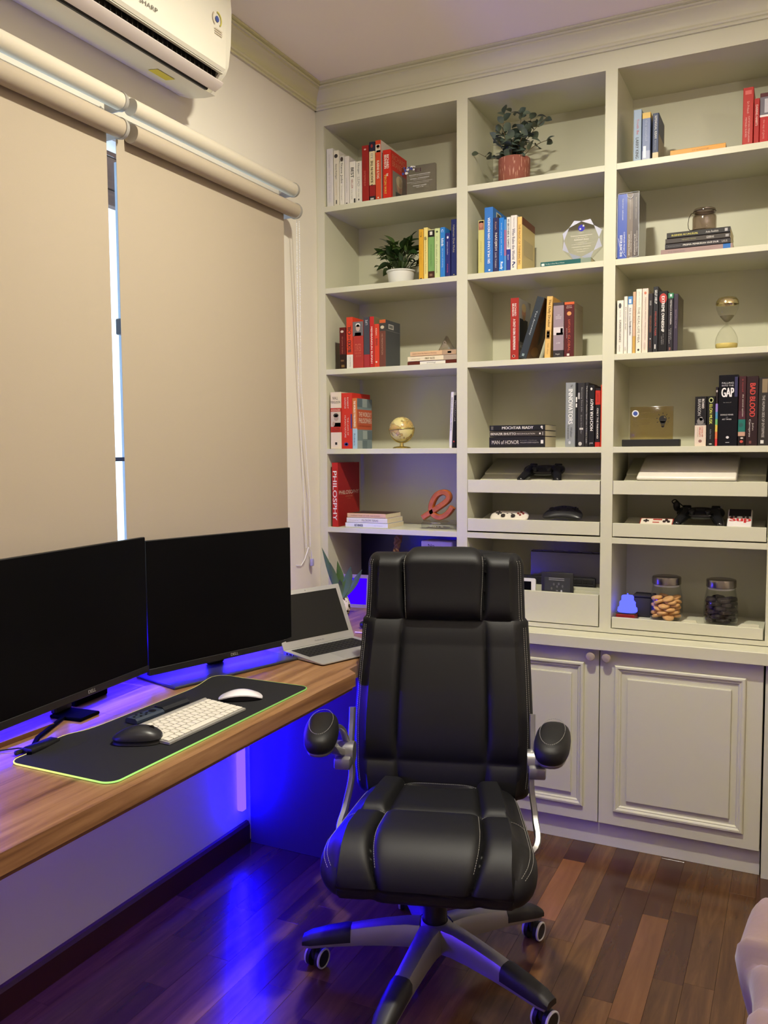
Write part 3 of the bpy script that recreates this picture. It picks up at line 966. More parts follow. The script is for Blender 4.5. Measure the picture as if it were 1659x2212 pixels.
# ================================================================== white compact keyboard
kb = thing('keyboard', 'white compact keyboard with silver frame on the desk mat', 'keyboard', (0.462, -1.425, 0.7553), (0, 0, R(89)))
# local X: long side, -Y: toward the sitter
M_key = mat((222, 217, 206), 0.5, name='white_keycap')
b = MB(); b.prism([(-0.0655, 0.0), (0.058, 0.0), (0.0655, 0.004), (0.0655, 0.012), (0.06, 0.0145), (0.052, 0.0125), (-0.0655, 0.0045)], 'x', -0.14, 0.14)
b.build('frame', mat((176, 174, 170), 0.4, 0.4), kb, smooth=30)
b = MB(); b.cyl((-0.139, 0.0585, 0.0085), (0.139, 0.0585, 0.0085), 0.0072, n=16); b.build('battery_tube', mat((184, 182, 178), 0.35, 0.5), kb)
sl = math.atan2(0.008, 0.1175)
rows = [(13, 0.0105, [1] * 13), (14, 0.0165, [1] * 13 + [1.55]), (14, 0.0165, [1.55] + [1] * 13), (13, 0.0165, [1.8] + [1] * 11 + [1.8]), (12, 0.0165, [2.35] + [1] * 10 + [2.35]), (10, 0.0165, [1, 1, 1, 1.3, 5.4, 1.3, 1, 1, 1, 1])]
key_cache = {}
yk = 0.047
for (n, hk, ws) in rows:
    tot = sum(ws)
    pitch = 0.2735
    x = -pitch / 2
    for w_ in ws:
        kw = pitch * w_ / tot
        key = (round(kw, 4), hk)
        if key not in key_cache:
            q = MB(); q.rbox(-kw / 2 + 0.0012, kw / 2 - 0.0012, -hk / 2, hk / 2, 0, 0.0026, 0.0007, 1)
            key_cache[key] = q.mesh('key', [M_key], 30)
        yy = yk - hk / 2
        zz = 0.0045 + (yy + 0.0655) / 0.1175 * 0.008 + 0.0003
        link('key', key_cache[key], kb, (x + kw / 2, yy, zz), (sl, 0, 0))
        x += kw
    yk -= hk + 0.0026

# ================================================================== mice, remote
def mouse_shell(L, Wd, Hh, nose):
    """half-ellipsoid like shell, domed along its length"""
    b = MB()
    def fn(u, v):
        a = 2 * PI * u
        q = v
        ex = 2.6
        sg = lambda x, p: math.copysign(abs(x) ** p, x)
        cx, cy = sg(math.cos(a), 2 / ex), sg(math.sin(a), 2 / ex)
        rr_ = math.sin(q * PI / 2)
        zz_ = math.cos(q * PI / 2)
        t_ = (cx * rr_ + 1) / 2
        hgt = Hh * (0.55 + 0.75 * math.sin(PI * min(1, t_ * nose + 0.12)) * 0.6)
        return (cx * rr_ * L / 2, cy * rr_ * Wd / 2 * (1 - 0.06 * cx), zz_ ** 0.8 * hgt)
    b.grid(fn, 40, 12, wrap_u=True)
    return b
ms = thing('mouse', 'low white glossy mouse behind the keyboard on the mat', 'mouse', (0.462, -1.212, 0.7548), (0, 0, R(34)))
b = MB()
def msf(u, v):
    a = 2 * PI * u
    sg = lambda x, p: math.copysign(abs(x) ** p, x)
    cx, cy = sg(math.cos(a), 0.72), sg(math.sin(a), 0.72)
    r_ = v
    x, y = cx * r_ * 0.0565, cy * r_ * 0.0285
    arch = 0.0215 * (1 - (x / 0.0565) ** 2) * (1 - 0.35 * (y / 0.0285) ** 2) + 0.0035
    return (x, y, arch)
b.grid(msf, 40, 10, wrap_u=True)
def msg(u, v):
    p = msf(u, 1 - v * 0.0)
    return (p[0], p[1], p[2] - 0.003 * v)
b.grid(msg, 40, 2, wrap_u=True)
b.build('top_shell', mat((238, 234, 240), 0.12, name='white_gloss', coat=0.5), ms, smooth=60)
b = MB()
def msk(u, v):
    p = msf(u, 0.97)
    return (p[0] * (1 - 0.1 * v), p[1] * (1 - 0.1 * v), (p[2] - 0.002) * (1 - v) + 0.0008 * v)
b.grid(msk, 40, 4, wrap_u=True)
b.build('underside', mat((40, 40, 44), 0.4), ms, smooth=60)
bmz = thing('mouse', 'dark grey rounded mouse in front of the white keyboard', 'mouse', (0.447, -1.578, 0.7552), (0, 0, R(30)))
b = MB()
def bmf(u, v):
    a = 2 * PI * u
    sg = lambda x, p: math.copysign(abs(x) ** p, x)
    cx, cy = sg(math.cos(a), 0.8), sg(math.sin(a), 0.8)
    r_ = math.sin(v * PI / 2)
    t_ = cx * r_
    hgt = 0.036 * (1 - 0.30 * t_ * t_ + 0.10 * t_)
    return (cx * r_ * 0.054, cy * r_ * 0.0315 * (1 + 0.05 * t_), 0.010 + (hgt - 0.010) * math.cos(v * PI / 2) ** 0.75)
b.grid(bmf, 44, 14, wrap_u=True)
b.build('top_shell', mat((38, 38, 42), 0.38, name='dark_mouse_shell'), bmz, smooth=60)
b = MB()
def bmk(u, v):
    p = bmf(u, 1.0)
    s_ = 1.0 - 0.03 * math.sin(v * PI)
    return (p[0] * s_, p[1] * s_, 0.0098 * (1 - v) + 0.0005 * v)
b.grid(bmk, 44, 5, wrap_u=True); b.build('skirt', mat((12, 12, 14), 0.5), bmz, smooth=60)
b = MB(); b.cyl((0.03, -0.0025, 0.028), (0.03, 0.0025, 0.028), 0.0075, n=16); b.build('scroll_wheel', M_black, bmz)
b = MB(); b.box(0.012, 0.052, -0.0005, 0.0005, 0.02, 0.0335); 
rm = thing('remote_control', 'slim black remote control lying behind the keyboard on the mat', 'remote control', (0.352, -1.398, 0.7552), (0, 0, R(86)))
b = MB()
b.prism([(-0.019, 0.002), (-0.017, 0.0), (0.017, 0.0), (0.019, 0.002), (0.019, 0.008), (0.014, 0.0125), (-0.014, 0.0125), (-0.019, 0.008)], 'x', -0.09, 0.0)
b.build('body', mat((52, 62, 78), 0.4, name='remote_plastic'), rm, smooth=25)
b = MB(); b.prism([(-0.019, 0.002), (-0.017, 0.0), (0.017, 0.0), (0.019, 0.002), (0.019, 0.010), (0.012, 0.0165), (-0.012, 0.0165), (-0.019, 0.010)], 'x', 0.0003, 0.088)
b.build('battery_cover', mat((36, 38, 44), 0.3), rm, smooth=25)
b = MB()
b.lathe([(0.0095, 0), (0.0095, 0.001), (0.006, 0.001)], 20, c=(-0.022, 0, 0.0125)); b.lathe([(0.0045, 0), (0.0045, 0.0014), (0, 0.0016)], 14, c=(-0.022, 0, 0.0125))
for (x, y) in ((-0.05, -0.008), (-0.05, 0.008), (-0.066, -0.008), (-0.066, 0.008), (-0.08, 0.0), (-0.04, 0.0)):
    b.lathe([(0.0032, 0), (0.0032, 0.0012), (0, 0.0015)], 10, c=(x, y, 0.0125))
b.build('buttons', M_black, rm)

# ================================================================== things at the back of the desk
pf = thing('picture_frame', 'small picture frame behind the laptop with blue LED light painted in', 'picture frame', (0.118, 0.07, 0.7505), (R(-8), 0, R(6)))
M_ff = mat((150, 130, 190), 0.4, name='led_tinted_frame')  # lilac holds the blue strip light falling on a white frame
b = MB()
for q in ((-0.066, 0.066, 0, 0.016, 0, 0.014), (-0.066, 0.066, 0, 0.016, 0.122, 0.136), (-0.066, -0.05, 0, 0.016, 0.014, 0.122), (0.05, 0.066, 0, 0.016, 0.014, 0.122)):
    b.box(*q)
b.build('frame', M_ff, pf, smooth=None)
b = MB(); b.box(-0.05, 0.05, 0.006, 0.012, 0.014, 0.122); b.build('led_glow_panel', emit('led_glow_paint', (0.045, 0.0, 1.0), 1.1), pf, smooth=None)  # emission stands in for blue strip light on a white mat, not a screen
b = MB(); b.ribbon([(0, 0.017, 0.1), (0, 0.05, 0.008)], 0.03, 0.003); b.build('easel_leg', M_black, pf, smooth=None)
# orchid-like plant in a glass vase of patterned pebbles
vp = thing('potted_plant', 'broad leaved green plant in patterned white vase behind the laptop', 'plant', (0.152, -0.105, 0.7505))
b = MB(); b.lathe([(0.022, 0), (0.032, 0.01), (0.037, 0.03), (0.036, 0.05), (0.03, 0.066), (0.026, 0.075), (0.023, 0.075), (0.026, 0.064), (0.0, 0.06)], 28, cap=True)
mv = mat((226, 220, 208), 0.3, name='patterned_vase')
mv = bpy.data.materials.new('swirled_vase'); mv.use_nodes = True
nt = mv.node_tree; bb = nt.nodes['Principled BSDF']; bb.inputs['Roughness'].default_value = 0.25
wv = nt.nodes.new('ShaderNodeTexNoise'); wv.inputs['Scale'].default_value = 34; wv.inputs['Distortion'].default_value = 2.5; wv.inputs['Detail'].default_value = 1
crr = nt.nodes.new('ShaderNodeValToRGB'); crr.color_ramp.interpolation = 'CONSTANT'
crr.color_ramp.elements[0].color = rgb((226, 220, 208)); crr.color_ramp.elements[1].position = 0.53; crr.color_ramp.elements[1].color = rgb((46, 40, 40))
tcc = nt.nodes.new('ShaderNodeTexCoord'); nt.links.new(tcc.outputs['Object'], wv.inputs['Vector']); nt.links.new(wv.outputs['Fac'], crr.inputs[0]); nt.links.new(crr.outputs[0], bb.inputs['Base Color'])
b.build('vase', mv, vp)
def blade(name, base, tip, width, m, parent, bend=0.02, fold=0.25, side=None):
    """one tapering leaf from base to tip"""
    base, tip = Vector(base), Vector(tip)
    d = tip - base
    sd = Vector(side) if side else d.cross(Vector((0.3, -0.9, 0.2)))
    sd = (sd - d.normalized() * sd.dot(d.normalized())).normalized()
    nr = d.cross(sd).normalized()
    b = MB()
    prof = [0.22, 0.5, 0.8, 0.97, 1.0, 0.9, 0.66, 0.34, 0.02]
    vs, fs = [], []
    for i, p in enumerate(prof):
        t_ = i / (len(prof) - 1)
        c = base + d * t_ + nr * (bend * math.sin(PI * t_))
        hw = width / 2 * p
        vs += [c - sd * hw + nr * hw * fold, c, c + sd * hw + nr * hw * fold]
    for i in range(len(prof) - 1):
        a = i * 3
        fs += [(a, a + 1, a + 4, a + 3), (a + 1, a + 2, a + 5, a + 4)]
    k = len(vs)
    vs2 = [Vector(v) - nr * 0.0008 for v in vs]
    b.add(vs, fs); b.add(vs2, [tuple(reversed(f)) for f in fs])
    return b.build(name, m, parent, smooth=60)
M_lf = mat((84, 112, 62), 0.4, name='succulent_leaf', vary=0.2, vscale=40)
for base, tip, w_ in (((-0.012, 0.0, 0.07), (-0.052, -0.055, 0.272), 0.022), ((-0.006, -0.008, 0.07), (-0.02, -0.05, 0.216), 0.026), ((0.004, 0.006, 0.07), (-0.012, -0.005, 0.216), 0.03),
                      ((0.008, -0.004, 0.07), (0.05, -0.01, 0.200), 0.036), ((0.012, 0.004, 0.07), (0.094, 0.0, 0.188), 0.024), ((0.0, -0.01, 0.07), (0.014, -0.035, 0.15), 0.022), ((0.0, 0.01, 0.07), (-0.035, 0.03, 0.17), 0.03)):
    blade('leaf', base, tip, w_, M_lf, vp, bend=0.012)
# small clutter right of the laptop
cl = thing('headset', 'small black folded headset on the desk right of laptop', 'headset', (0.35, -0.275, 0.7505), (0, 0, R(20)))
b = MB(); b.ball((0, 0, 0.014), (0.026, 0.02, 0.0135), 16, 10, e=2.6); b.build('ear_cup', M_black, cl)
b = MB(); b.tube([(0.02, 0.0, 0.016), (0.045, 0.012, 0.03), (0.07, 0.02, 0.024), (0.085, 0.02, 0.006)], 0.005, 8); b.build('headband', M_black, cl)
wc = thing('charging_cable', 'pinkish white cable curving on the desk right of laptop', 'cable', (0.40, -0.36, 0.7505))
b = MB(); b.tube([(-0.05, -0.005, 0.003), (-0.02, 0.0, 0.003), (0.02, 0.008, 0.003), (0.06, 0.03, 0.003), (0.09, 0.06, 0.003)], 0.0025, 8); b.build('cord', mat((226, 200, 204), 0.4), wc)
b = MB(); b.rbox(0.052, 0.085, -0.05, -0.03, 0.0, 0.008, 0.002, 1); b.build('plug', M_white, wc)
# braided strap hanging in the dark bay, and a box behind the chair
st = thing('braided_strap', 'brown braided strap hanging in the dark lower left bay', 'strap', (0.33, 0.05, 1.058))
b = MB()
for k in range(3):
    ph = k * 2 * PI / 3
    b.tube([(0.009 * math.cos(i * 0.55 + ph) - i * 0.0011, 0.006 * math.sin(i * 1.1 + ph), -0.002 - i * 0.0055) for i in range(44)], 0.0065, 8)
b.build('braid', mat((104, 70, 42), 0.6, bump=0.2, bscale=400), st)
bxk = thing('box', 'lilac white boxed item standing behind the chair in dark bay', 'box', (0.49, 0.06, 0.7505))
b = MB(); b.rbox(-0.06, 0.07, -0.02, 0.06, 0.0, 0.292, 0.003, 1); b.build('carton', mat((196, 186, 204), 0.5), bxk)
b = MB(); put_text(b, 'No.', (-0.03, -0.0205, 0.268), X_, Z_, 0.03, 0.013); b.build('lettering', M_black, bxk, smooth=None)
# ================================================================== books
# local frame of a book: X thickness, Y from spine (0) to fore-edge, Z height
def book(x0, x1, h, z, color, label, group, y=0.012, depth=0.15, bands=(), text=(), pics=(), right=(), lean=0.0, flat=None, hard=False, rough=0.42, cover2=None, yaw=0.0):
    w = x1 - x0
    tw = w - 0.0006
    if flat is None:
        t = thing('book', label, 'book', (x0 + 0.0003, y, z + 0.0004 + w * math.sin(max(0, lean))), (0, lean, yaw), group)
    else:
        # lying, spine to the front: flat = length along x; w is the thickness
        t = thing('book', label, 'book', (flat, y, z + 0.0003), (0, R(-90), yaw), group)
    mats = [mat(color, rough, spec=.22)]
    cols = {tuple(color): 0}
    def ci(c):
        c = tuple(c)
        if c not in cols:
            cols[c] = len(mats)
            mats.append(mat(c, rough, spec=.22))
        return cols[c]
    b = MB()
    bt = 0.0022 if hard else 0.0009
    marg = 0.003 if hard else 0.0002
    bands = sorted(bands)
    segs, f = [], 0.0
    for (f0, f1, c) in bands:
        if f0 > f + 1e-6:
            segs.append((f, f0, color))
        segs.append((f0, f1, c)); f = f1
    if f < 1 - 1e-6:
        segs.append((f, 1.0, color))
    cr = min(0.0015, w * 0.12)
    for (f0, f1, c) in segs:
        k = ci(c)
        # slightly rounded spine strip, then the two boards
        b.prism([(0, bt + 0.001), (0, cr), (cr, 0), (tw - cr, 0), (tw, cr), (tw, bt + 0.001)], 'z', f0 * h, f1 * h, k)
        b.box(0, bt, bt + 0.001, depth, f0 * h, f1 * h, k)
        b.box(tw - bt, tw, bt + 0.001, depth, f0 * h, f1 * h, ci(cover2) if cover2 else k)
    b.build('cover', mats, t, smooth=None)
    p = MB(); p.box(bt + 0.0001, tw - bt - 0.0001, bt + 0.0012, depth - marg, marg, h - marg)
    p.build('pages', M_page, t, smooth=None)
    # print on the spine
    pm_, pc = [], {}
    def pi_(c):
        c = tuple(c)
        if c not in pc:
            pc[c] = len(pm_)
            pm_.append(mat(c, 0.5))
        return pc[c]
    s = MB()
    e = -0.0003
    for q in pics:
        if q[0] == 'r':      # f0,f1,a0,a1,color
            put_rect(s, (tw * q[3], e, h * q[1]), X_, Z_, tw * (q[4] - q[3]), h * (q[2] - q[1]), pi_(q[5]))
        elif q[0] == 'e':    # f, a, rz (fraction of height), rx (fraction of width), color
            put_disc(s, (tw * q[2], e - 0.0001, h * q[1]), X_, Z_, tw * q[4], h * q[3], pi_(q[5]))
    for q in text:
        sstr, c, f0, f1, way = q[:5]
        ca, cb = (q[5], q[6]) if len(q) > 6 else (0.2, 0.8)
        if way == 'd':
            put_text(s, sstr, (tw * ca, e - 0.0002, h * f1), -Z_, X_, (f1 - f0) * h, tw * (cb - ca), pi_(c), bold=q[7] if len(q) > 7 else 0)
        elif way == 'u':
            put_text(s, sstr, (tw * cb, e - 0.0002, h * f0), Z_, -X_, (f1 - f0) * h, tw * (cb - ca), pi_(c), bold=q[7] if len(q) > 7 else 0)
        else:
            put_text(s, sstr, (tw * ca, e - 0.0002, h * f0), X_, Z_, tw * (cb - ca), (f1 - f0) * h, pi_(c), bold=q[7] if len(q) > 7 else 0)
    if s.f:
        s.build('spine_print', pm_, t, smooth=None)['kind'] = 'stuff'
    if right:
        rm_, rc = [], {}
        def ri(c):
            c = tuple(c)
            if c not in rc:
                rc[c] = len(rm_)
                rm_.append(mat(c, 0.5))
            return rc[c]
        s = MB()
        lay = 0
        for q in right:
            xx = tw + 0.0003 + lay * 0.00012
            lay += 1
            if q[0] == 'r':      # g0,g1 (along depth), f0,f1, color
                put_rect(s, (xx, depth * q[1], h * q[3]), Y_, Z_, depth * (q[2] - q[1]), h * (q[4] - q[3]), ri(q[5]))
            elif q[0] == 'e':
                put_disc(s, (xx, depth * q[1], h * q[2]), Y_, Z_, depth * q[3], h * q[4], ri(q[5]))
            else:
                put_text(s, q[1], (xx, depth * q[2], h * q[4]), Y_, Z_, depth * (q[3] - q[2]), h * (q[5] - q[4]), ri(q[6]))
        s.build('cover_print', rm_, t, smooth=None)['kind'] = 'stuff'
    return t

WT, INK, GRY = (226, 222, 212), (34, 32, 32), (150, 146, 140)
CRM = (226, 212, 176)
RED = (186, 48, 34)
SKIN = (186, 132, 100)
s1, s2, s3, s4, s5 = SH
# ---- left bay, first shelf
G = 'books on the top shelf of the left bay'
book(.041, .0705, .224, s1, (214, 211, 206), 'tall pale white hardback at the far left end of the top left shelf', G, text=[('KIYOSAKI  THE WAY OF BUSINESS', (190, 188, 184), .08, .9, 'd', .3, .62)])
book(.0728, .0965, .213, s1, (218, 212, 196), 'cream white paperback with a round black emblem at its spine top', G, text=[('Steve Kehlger', (60, 58, 56), .48, .76, 'd', .3, .66), ('creative thinking', (190, 170, 120), .2, .44, 'd', .35, .6)], pics=[('e', .90, .5, .036, .34, (44, 44, 46)), ('r', .04, .11, .4, .6, (60, 58, 56))])
book(.0985, .1198, .188, s1, WT, 'white paperback lettered in grey script, portrait patch at its top', G, text=[('Steve Jobs', (70, 70, 70), .45, .86, 'd', .2, .75), ('the exclusive biography', GRY, .1, .4, 'd', .35, .6)], pics=[('r', .885, .995, .1, .95, (190, 186, 180)), ('e', .935, .55, .045, .3, (60, 50, 46))])
book(.1215, .1415, .184, s1, (214, 208, 204), 'plain greyish white paperback with faint text, fourth in top left row', G, text=[('untuk negeriku', (168, 164, 170), .25, .55, 'd', .35, .6)], pics=[('r', .01, .04, .3, .6, INK)])
book(.143, .1698, .160, s1, WT, 'short white paperback with black and red spine lettering', G, text=[('BEST', INK, .62, .86, 'd', .25, .75, 1), ('SELLER', (150, 60, 50), .36, .58, 'd', .3, .6), ('to be a leader', GRY, .1, .34, 'd', .3, .55)], pics=[('r', .02, .12, .72, .98, INK)])
book(.171, .1968, .157, s1, (216, 212, 200), 'short cream paperback squeezed against the dark red book, top left row', G, text=[('Morgan', (80, 80, 80), .7, .95, 'd', .3, .65), ('LEAD', (140, 140, 136), .4, .62, 'd', .3, .7), ('the way', GRY, .14, .34, 'd', .35, .6)], pics=[('r', .06, .1, .4, .6, INK)])
book(.198, .2268, .212, s1, (150, 38, 34), 'dark red book on the top left shelf, first of the red ones', G, text=[('the secret of success', (120, 40, 34), .6, .8, 'd', .35, .6), ('ENTREPRENEUR', (196, 96, 84), .28, .55, 'd', .3, .6)], pics=[('e', .93, .5, .014, .18, (226, 180, 170))])
book(.229, .2538, .221, s1, (142, 32, 32), 'red book titled A SEASON IN THE RED with cream title field', G, bands=[(.0, .08, (40, 36, 40)), (.27, .84, (222, 204, 158)), (.84, 1.0, (40, 40, 62))], text=[('A SEASON IN THE', (60, 30, 24), .25, .68, 'u', .28, .72, 1), ('RED', (220, 214, 200), .7, .82, 'u', .3, .74, 1), ('RED', INK, .72, .8, 'u', .3, .7)], pics=[('e', .93, .5, .03, .2, (150, 40, 36)), ('r', .02, .05, .2, .8, (190, 186, 180))])
book(.256, .2797, .223, s1, (200, 72, 44), 'orange red book with small portrait photo at its spine top', G, depth=.17, text=[('KARNI ILYAS', (232, 214, 196), .36, .66, 'd', .28, .72, 1)], pics=[('r', .80, .93, .05, .95, (206, 196, 180)), ('e', .885, .55, .028, .27, (150, 108, 84)), ('e', .90, .5, .022, .3, (40, 34, 32)), ('r', .80, .83, .2, .95, (40, 36, 36)), ('e', .04, .5, .012, .15, (236, 220, 200))], cover2=(206, 196, 182))
book(.287, .3207, .182, s1, (196, 44, 32), 'glossy red hardback with large cover photo, last of top left row', G, depth=.15, hard=True, text=[('RICHARD', (236, 226, 214), .62, .9, 'd', .5, .8, 1), ('BRANSON', (236, 226, 214), .62, .9, 'd', .2, .48, 1), ('THE', (236, 226, 214), .46, .52, 'd', .45, .7, 1), ('VIRGIN WAY', (214, 170, 70), .1, .5, 'd', .2, .5, 1)],
     right=[('r', .12, .98, .02, .6, (128, 116, 106)), ('e', .55, .36, .2, .16, (176, 136, 110)), ('e', .55, .44, .22, .12, (196, 176, 140)), ('r', .3, .85, .02, .2, (62, 60, 62)), ('t', 'RICHARD', .1, .9, .82, .93, (200, 120, 90)), ('t', 'BRANSON', .1, .9, .68, .8, (200, 120, 90))])
# ---- left bay, second shelf
G = 'books on the second shelf of the left bay'
book(.436, .4548, .186, s2, (208, 158, 48), 'mustard yellow book beside the bushy green plant', G, text=[('C', (92, 66, 20), .84, .94, 'u', .3, .7), ('strategi sukses', (170, 120, 30), .3, .7, 'd', .4, .6)], pics=[('e', .02, .5, .012, .2, INK)])
book(.4562, .4725, .190, s2, (226, 208, 130), 'pale yellow thin book next to the mustard one', G, text=[('Reinventing Economic Indonesia', (110, 96, 50), .1, .78, 'd', .35, .7), ('B', INK, .76, .82, 'h', .25, .75)])
book(.474, .4985, .180, s2, (116, 158, 92), 'green book with dark brown foot and black square at top', G, depth=.15, bands=[(.0, .15, (66, 40, 30)), (.85, .985, (34, 30, 28)), (.985, 1.0, (190, 190, 150))], text=[('the art of thinking clearly', (86, 124, 66), .25, .7, 'd', .35, .65)], pics=[('r', .89, .96, .3, .75, (206, 204, 190)), ('r', .05, .1, .25, .75, (120, 90, 70))])
book(.5, .5215, .182, s2, (196, 208, 150), 'pale green book between the green and the bright blue books', G, text=[('the wisdom of the crowds', (120, 132, 90), .1, .68, 'd', .3, .6), ('the', (120, 132, 90), .74, .84, 'd', .4, .6)], pics=[('e', .93, .5, .02, .2, (60, 70, 50))])
book(.523, .542, .183, s2, (52, 124, 196), 'bright blue book with white title on the second left shelf', G, text=[('blink', (226, 232, 236), .62, .78, 'd', .25, .75, 1), ('the power of thinking', (180, 206, 226), .2, .58, 'd', .35, .65), ('C', (226, 232, 236), .9, .96, 'd', .3, .7)])
book(.544, .563, .160, s2, (44, 46, 108), 'short navy book between bright blue and tall navy books', G, text=[('smart leader', (190, 190, 210), .5, .8, 'd', .35, .6), ('thinking', (200, 90, 110), .1, .3, 'd', .35, .6)], pics=[('e', .9, .5, .03, .2, (220, 220, 226))])
book(.566, .590, .207, s2, (36, 44, 92), 'tall navy book pressed against the divider on second left shelf', G, text=[('Halaman Dua Muka', (170, 160, 130), .42, .9, 'd', .35, .65)], pics=[('e', .03, .5, .01, .12, (150, 140, 110))])
# ---- left bay, third shelf
G = 'books on the third shelf of the left bay'
book(.0915, .1198, .163, s3, (92, 26, 24), 'short maroon book with dark patterned foot, left of third left row', G, bands=[(0, .35, (44, 26, 20))], text=[('the power broker', (190, 110, 90), .36, .78, 'd', .35, .6)], pics=[('e', .9, .45, .03, .25, (206, 190, 180)), ('r', .04, .1, .3, .8, (120, 90, 40)), ('r', .18, .22, .2, .7, (110, 76, 40))])
book(.123, .151, .201, s3, (206, 66, 40), 'orange red book titled BLOOD AND OIL with white foot', G, bands=[(0, .27, (220, 214, 204))], text=[('BLOOD', (44, 30, 28), .32, .55, 'u', .22, .78, 1), ('OIL', (44, 30, 28), .66, .83, 'u', .22, .78, 1), ('AND', (44, 30, 28), .57, .64, 'u', .35, .65), ('Bradley Hope', (130, 126, 120), .04, .22, 'u', .5, .7)])
book(.152, .1983, .182, s3, (168, 52, 42), 'thick red brown book with white haired portrait on its spine', G, text=[('STRATEGI', (200, 96, 70), .36, .52, 'h', .2, .8), ('MASA DEPAN', (196, 90, 66), .3, .34, 'h', .2, .8), ('EKONOMI', (196, 90, 66), .24, .28, 'h', .3, .8)], pics=[('r', .69, .99, .0, 1.0, (104, 96, 96)), ('e', .86, .5, .075, .2, (186, 156, 140)), ('e', .92, .5, .04, .23, (214, 210, 206)), ('r', .69, .76, .2, .8, (60, 58, 62)), ('r', .845, .856, .32, .68, (50, 46, 46)), ('r', .69, .705, .15, .75, (206, 200, 196))])
book(.1993, .2255, .197, s3, (66, 64, 72), 'dark slate book with red foot in the third left row', G, bands=[(0, .26, (158, 44, 46))], text=[('LIFE', (190, 190, 194), .84, .94, 'u', .35, .7)])
book(.2263, .2447, .196, s3, (184, 40, 38), 'narrow bright red book with white vertical capitals', G, text=[('MEMBANGUN RUMAH', (232, 214, 206), .08, .8, 'd', .3, .7, 1)], cover2=(120, 112, 84))
book(.2455, .2678, .166, s3, (204, 62, 40), 'short orange red book before the dark leather look book', G, text=[('KISAH', (226, 210, 190), .74, .9, 'd', .3, .6), ('BISNIS', INK, .5, .66, 'd', .3, .7)], pics=[('r', .1, .14, .3, .6, (220, 200, 190))])
book(.2682, .295, .181, s3, (110, 62, 50), 'brown book with orange top and grey side, last in third left row', G, depth=.135, bands=[(.76, .93, (66, 60, 54)), (.93, 1.0, (196, 92, 48))], text=[('HE PREMONITION', (170, 130, 110), .26, .7, 'd', .35, .6)], pics=[('e', .84, .5, .035, .3, (200, 186, 160))], cover2=(72, 74, 76),
     right=[('r', .04, .96, .78, .785, (150, 146, 140)), ('r', .04, .045, .02, .78, (120, 118, 114)), ('r', .2, .55, .82, .92, (190, 186, 174)), ('r', .24, .5, .84, .9, (110, 110, 104))])
G = 'books lying under the glass triangle'
book(0, .0135, .2, s3, (88, 34, 26), 'maroon and white book at bottom of pile under glass triangle', G, flat=.588, depth=.13, pics=[('r', .22, .74, .1, .95, (222, 218, 210))], text=[('antologi', (90, 90, 90), .42, .6, 'd', .25, .75)])
book(0, .0185, .199, s3 + .0141, CRM, 'cream book in the middle of pile under glass triangle', G, flat=.588, depth=.13, text=[('FIRST RATE', (104, 92, 66), .44, .64, 'd', .3, .7, 1), ('stories', (180, 166, 130), .74, .92, 'd', .35, .6)], pics=[('r', .0, .26, .0, 1.0, (170, 152, 128))])
book(0, .0178, .186, s3 + .0332, (212, 176, 132), 'tan book on top of pile directly under glass triangle', G, flat=.586, depth=.125, text=[('Letters from My Heart in Working', (120, 80, 56), .42, .95, 'd', .35, .65)], pics=[('r', .0, .3, .0, 1.0, (176, 146, 112)), ('r', .1, .18, .3, .7, INK)])
# ---- left bay, fourth shelf
G = 'books on the fourth shelf of the left bay'
book(.047, .0965, .226, s4, (222, 208, 184), 'thick cream book with red field and portrait, left end of fourth shelf', G, depth=.16, hard=True, bands=[(.29, .72, (186, 56, 42))], text=[('NIALL', (70, 62, 56), .87, .92, 'h', .22, .72), ('FERGUSON', (70, 62, 56), .80, .845, 'h', .06, .94), ('KISSINGER', (232, 200, 180), .665, .70, 'h', .08, .92), ('1923-1968:', (110, 30, 24), .345, .375, 'h', .15, .85), ('THE IDEALIST', (110, 30, 24), .305, .335, 'h', .1, .9)],
     pics=[('r', .39, .655, .04, .96, (196, 182, 164)), ('e', .545, .55, .055, .22, (170, 150, 134)), ('e', .59, .52, .035, .24, (50, 44, 42)), ('r', .39, .46, .3, .96, (40, 38, 40)), ('r', .545, .56, .36, .76, (40, 38, 38)), ('e', .44, .3, .04, .12, (176, 150, 130)), ('r', .07, .115, .42, .62, INK)])
book(.0975, .1455, .221, s4, (196, 50, 38), 'thick vivid red book with white spine words and blue disc', G, depth=.16, hard=True, text=[('ROBERT', (222, 196, 186), .72, .92, 'd', .55, .68), ('GREENE', (222, 196, 186), .72, .92, 'd', .3, .43), ('THE LAWS OF', (222, 196, 186), .24, .56, 'd', .55, .68), ('HUMAN NATURE', (222, 196, 186), .2, .6, 'd', .3, .43)], pics=[('e', .08, .45, .032, .2, (40, 50, 130)), ('e', .08, .45, .018, .11, (210, 190, 190)), ('r', .36, .62, .88, 1.0, (50, 46, 120)), ])
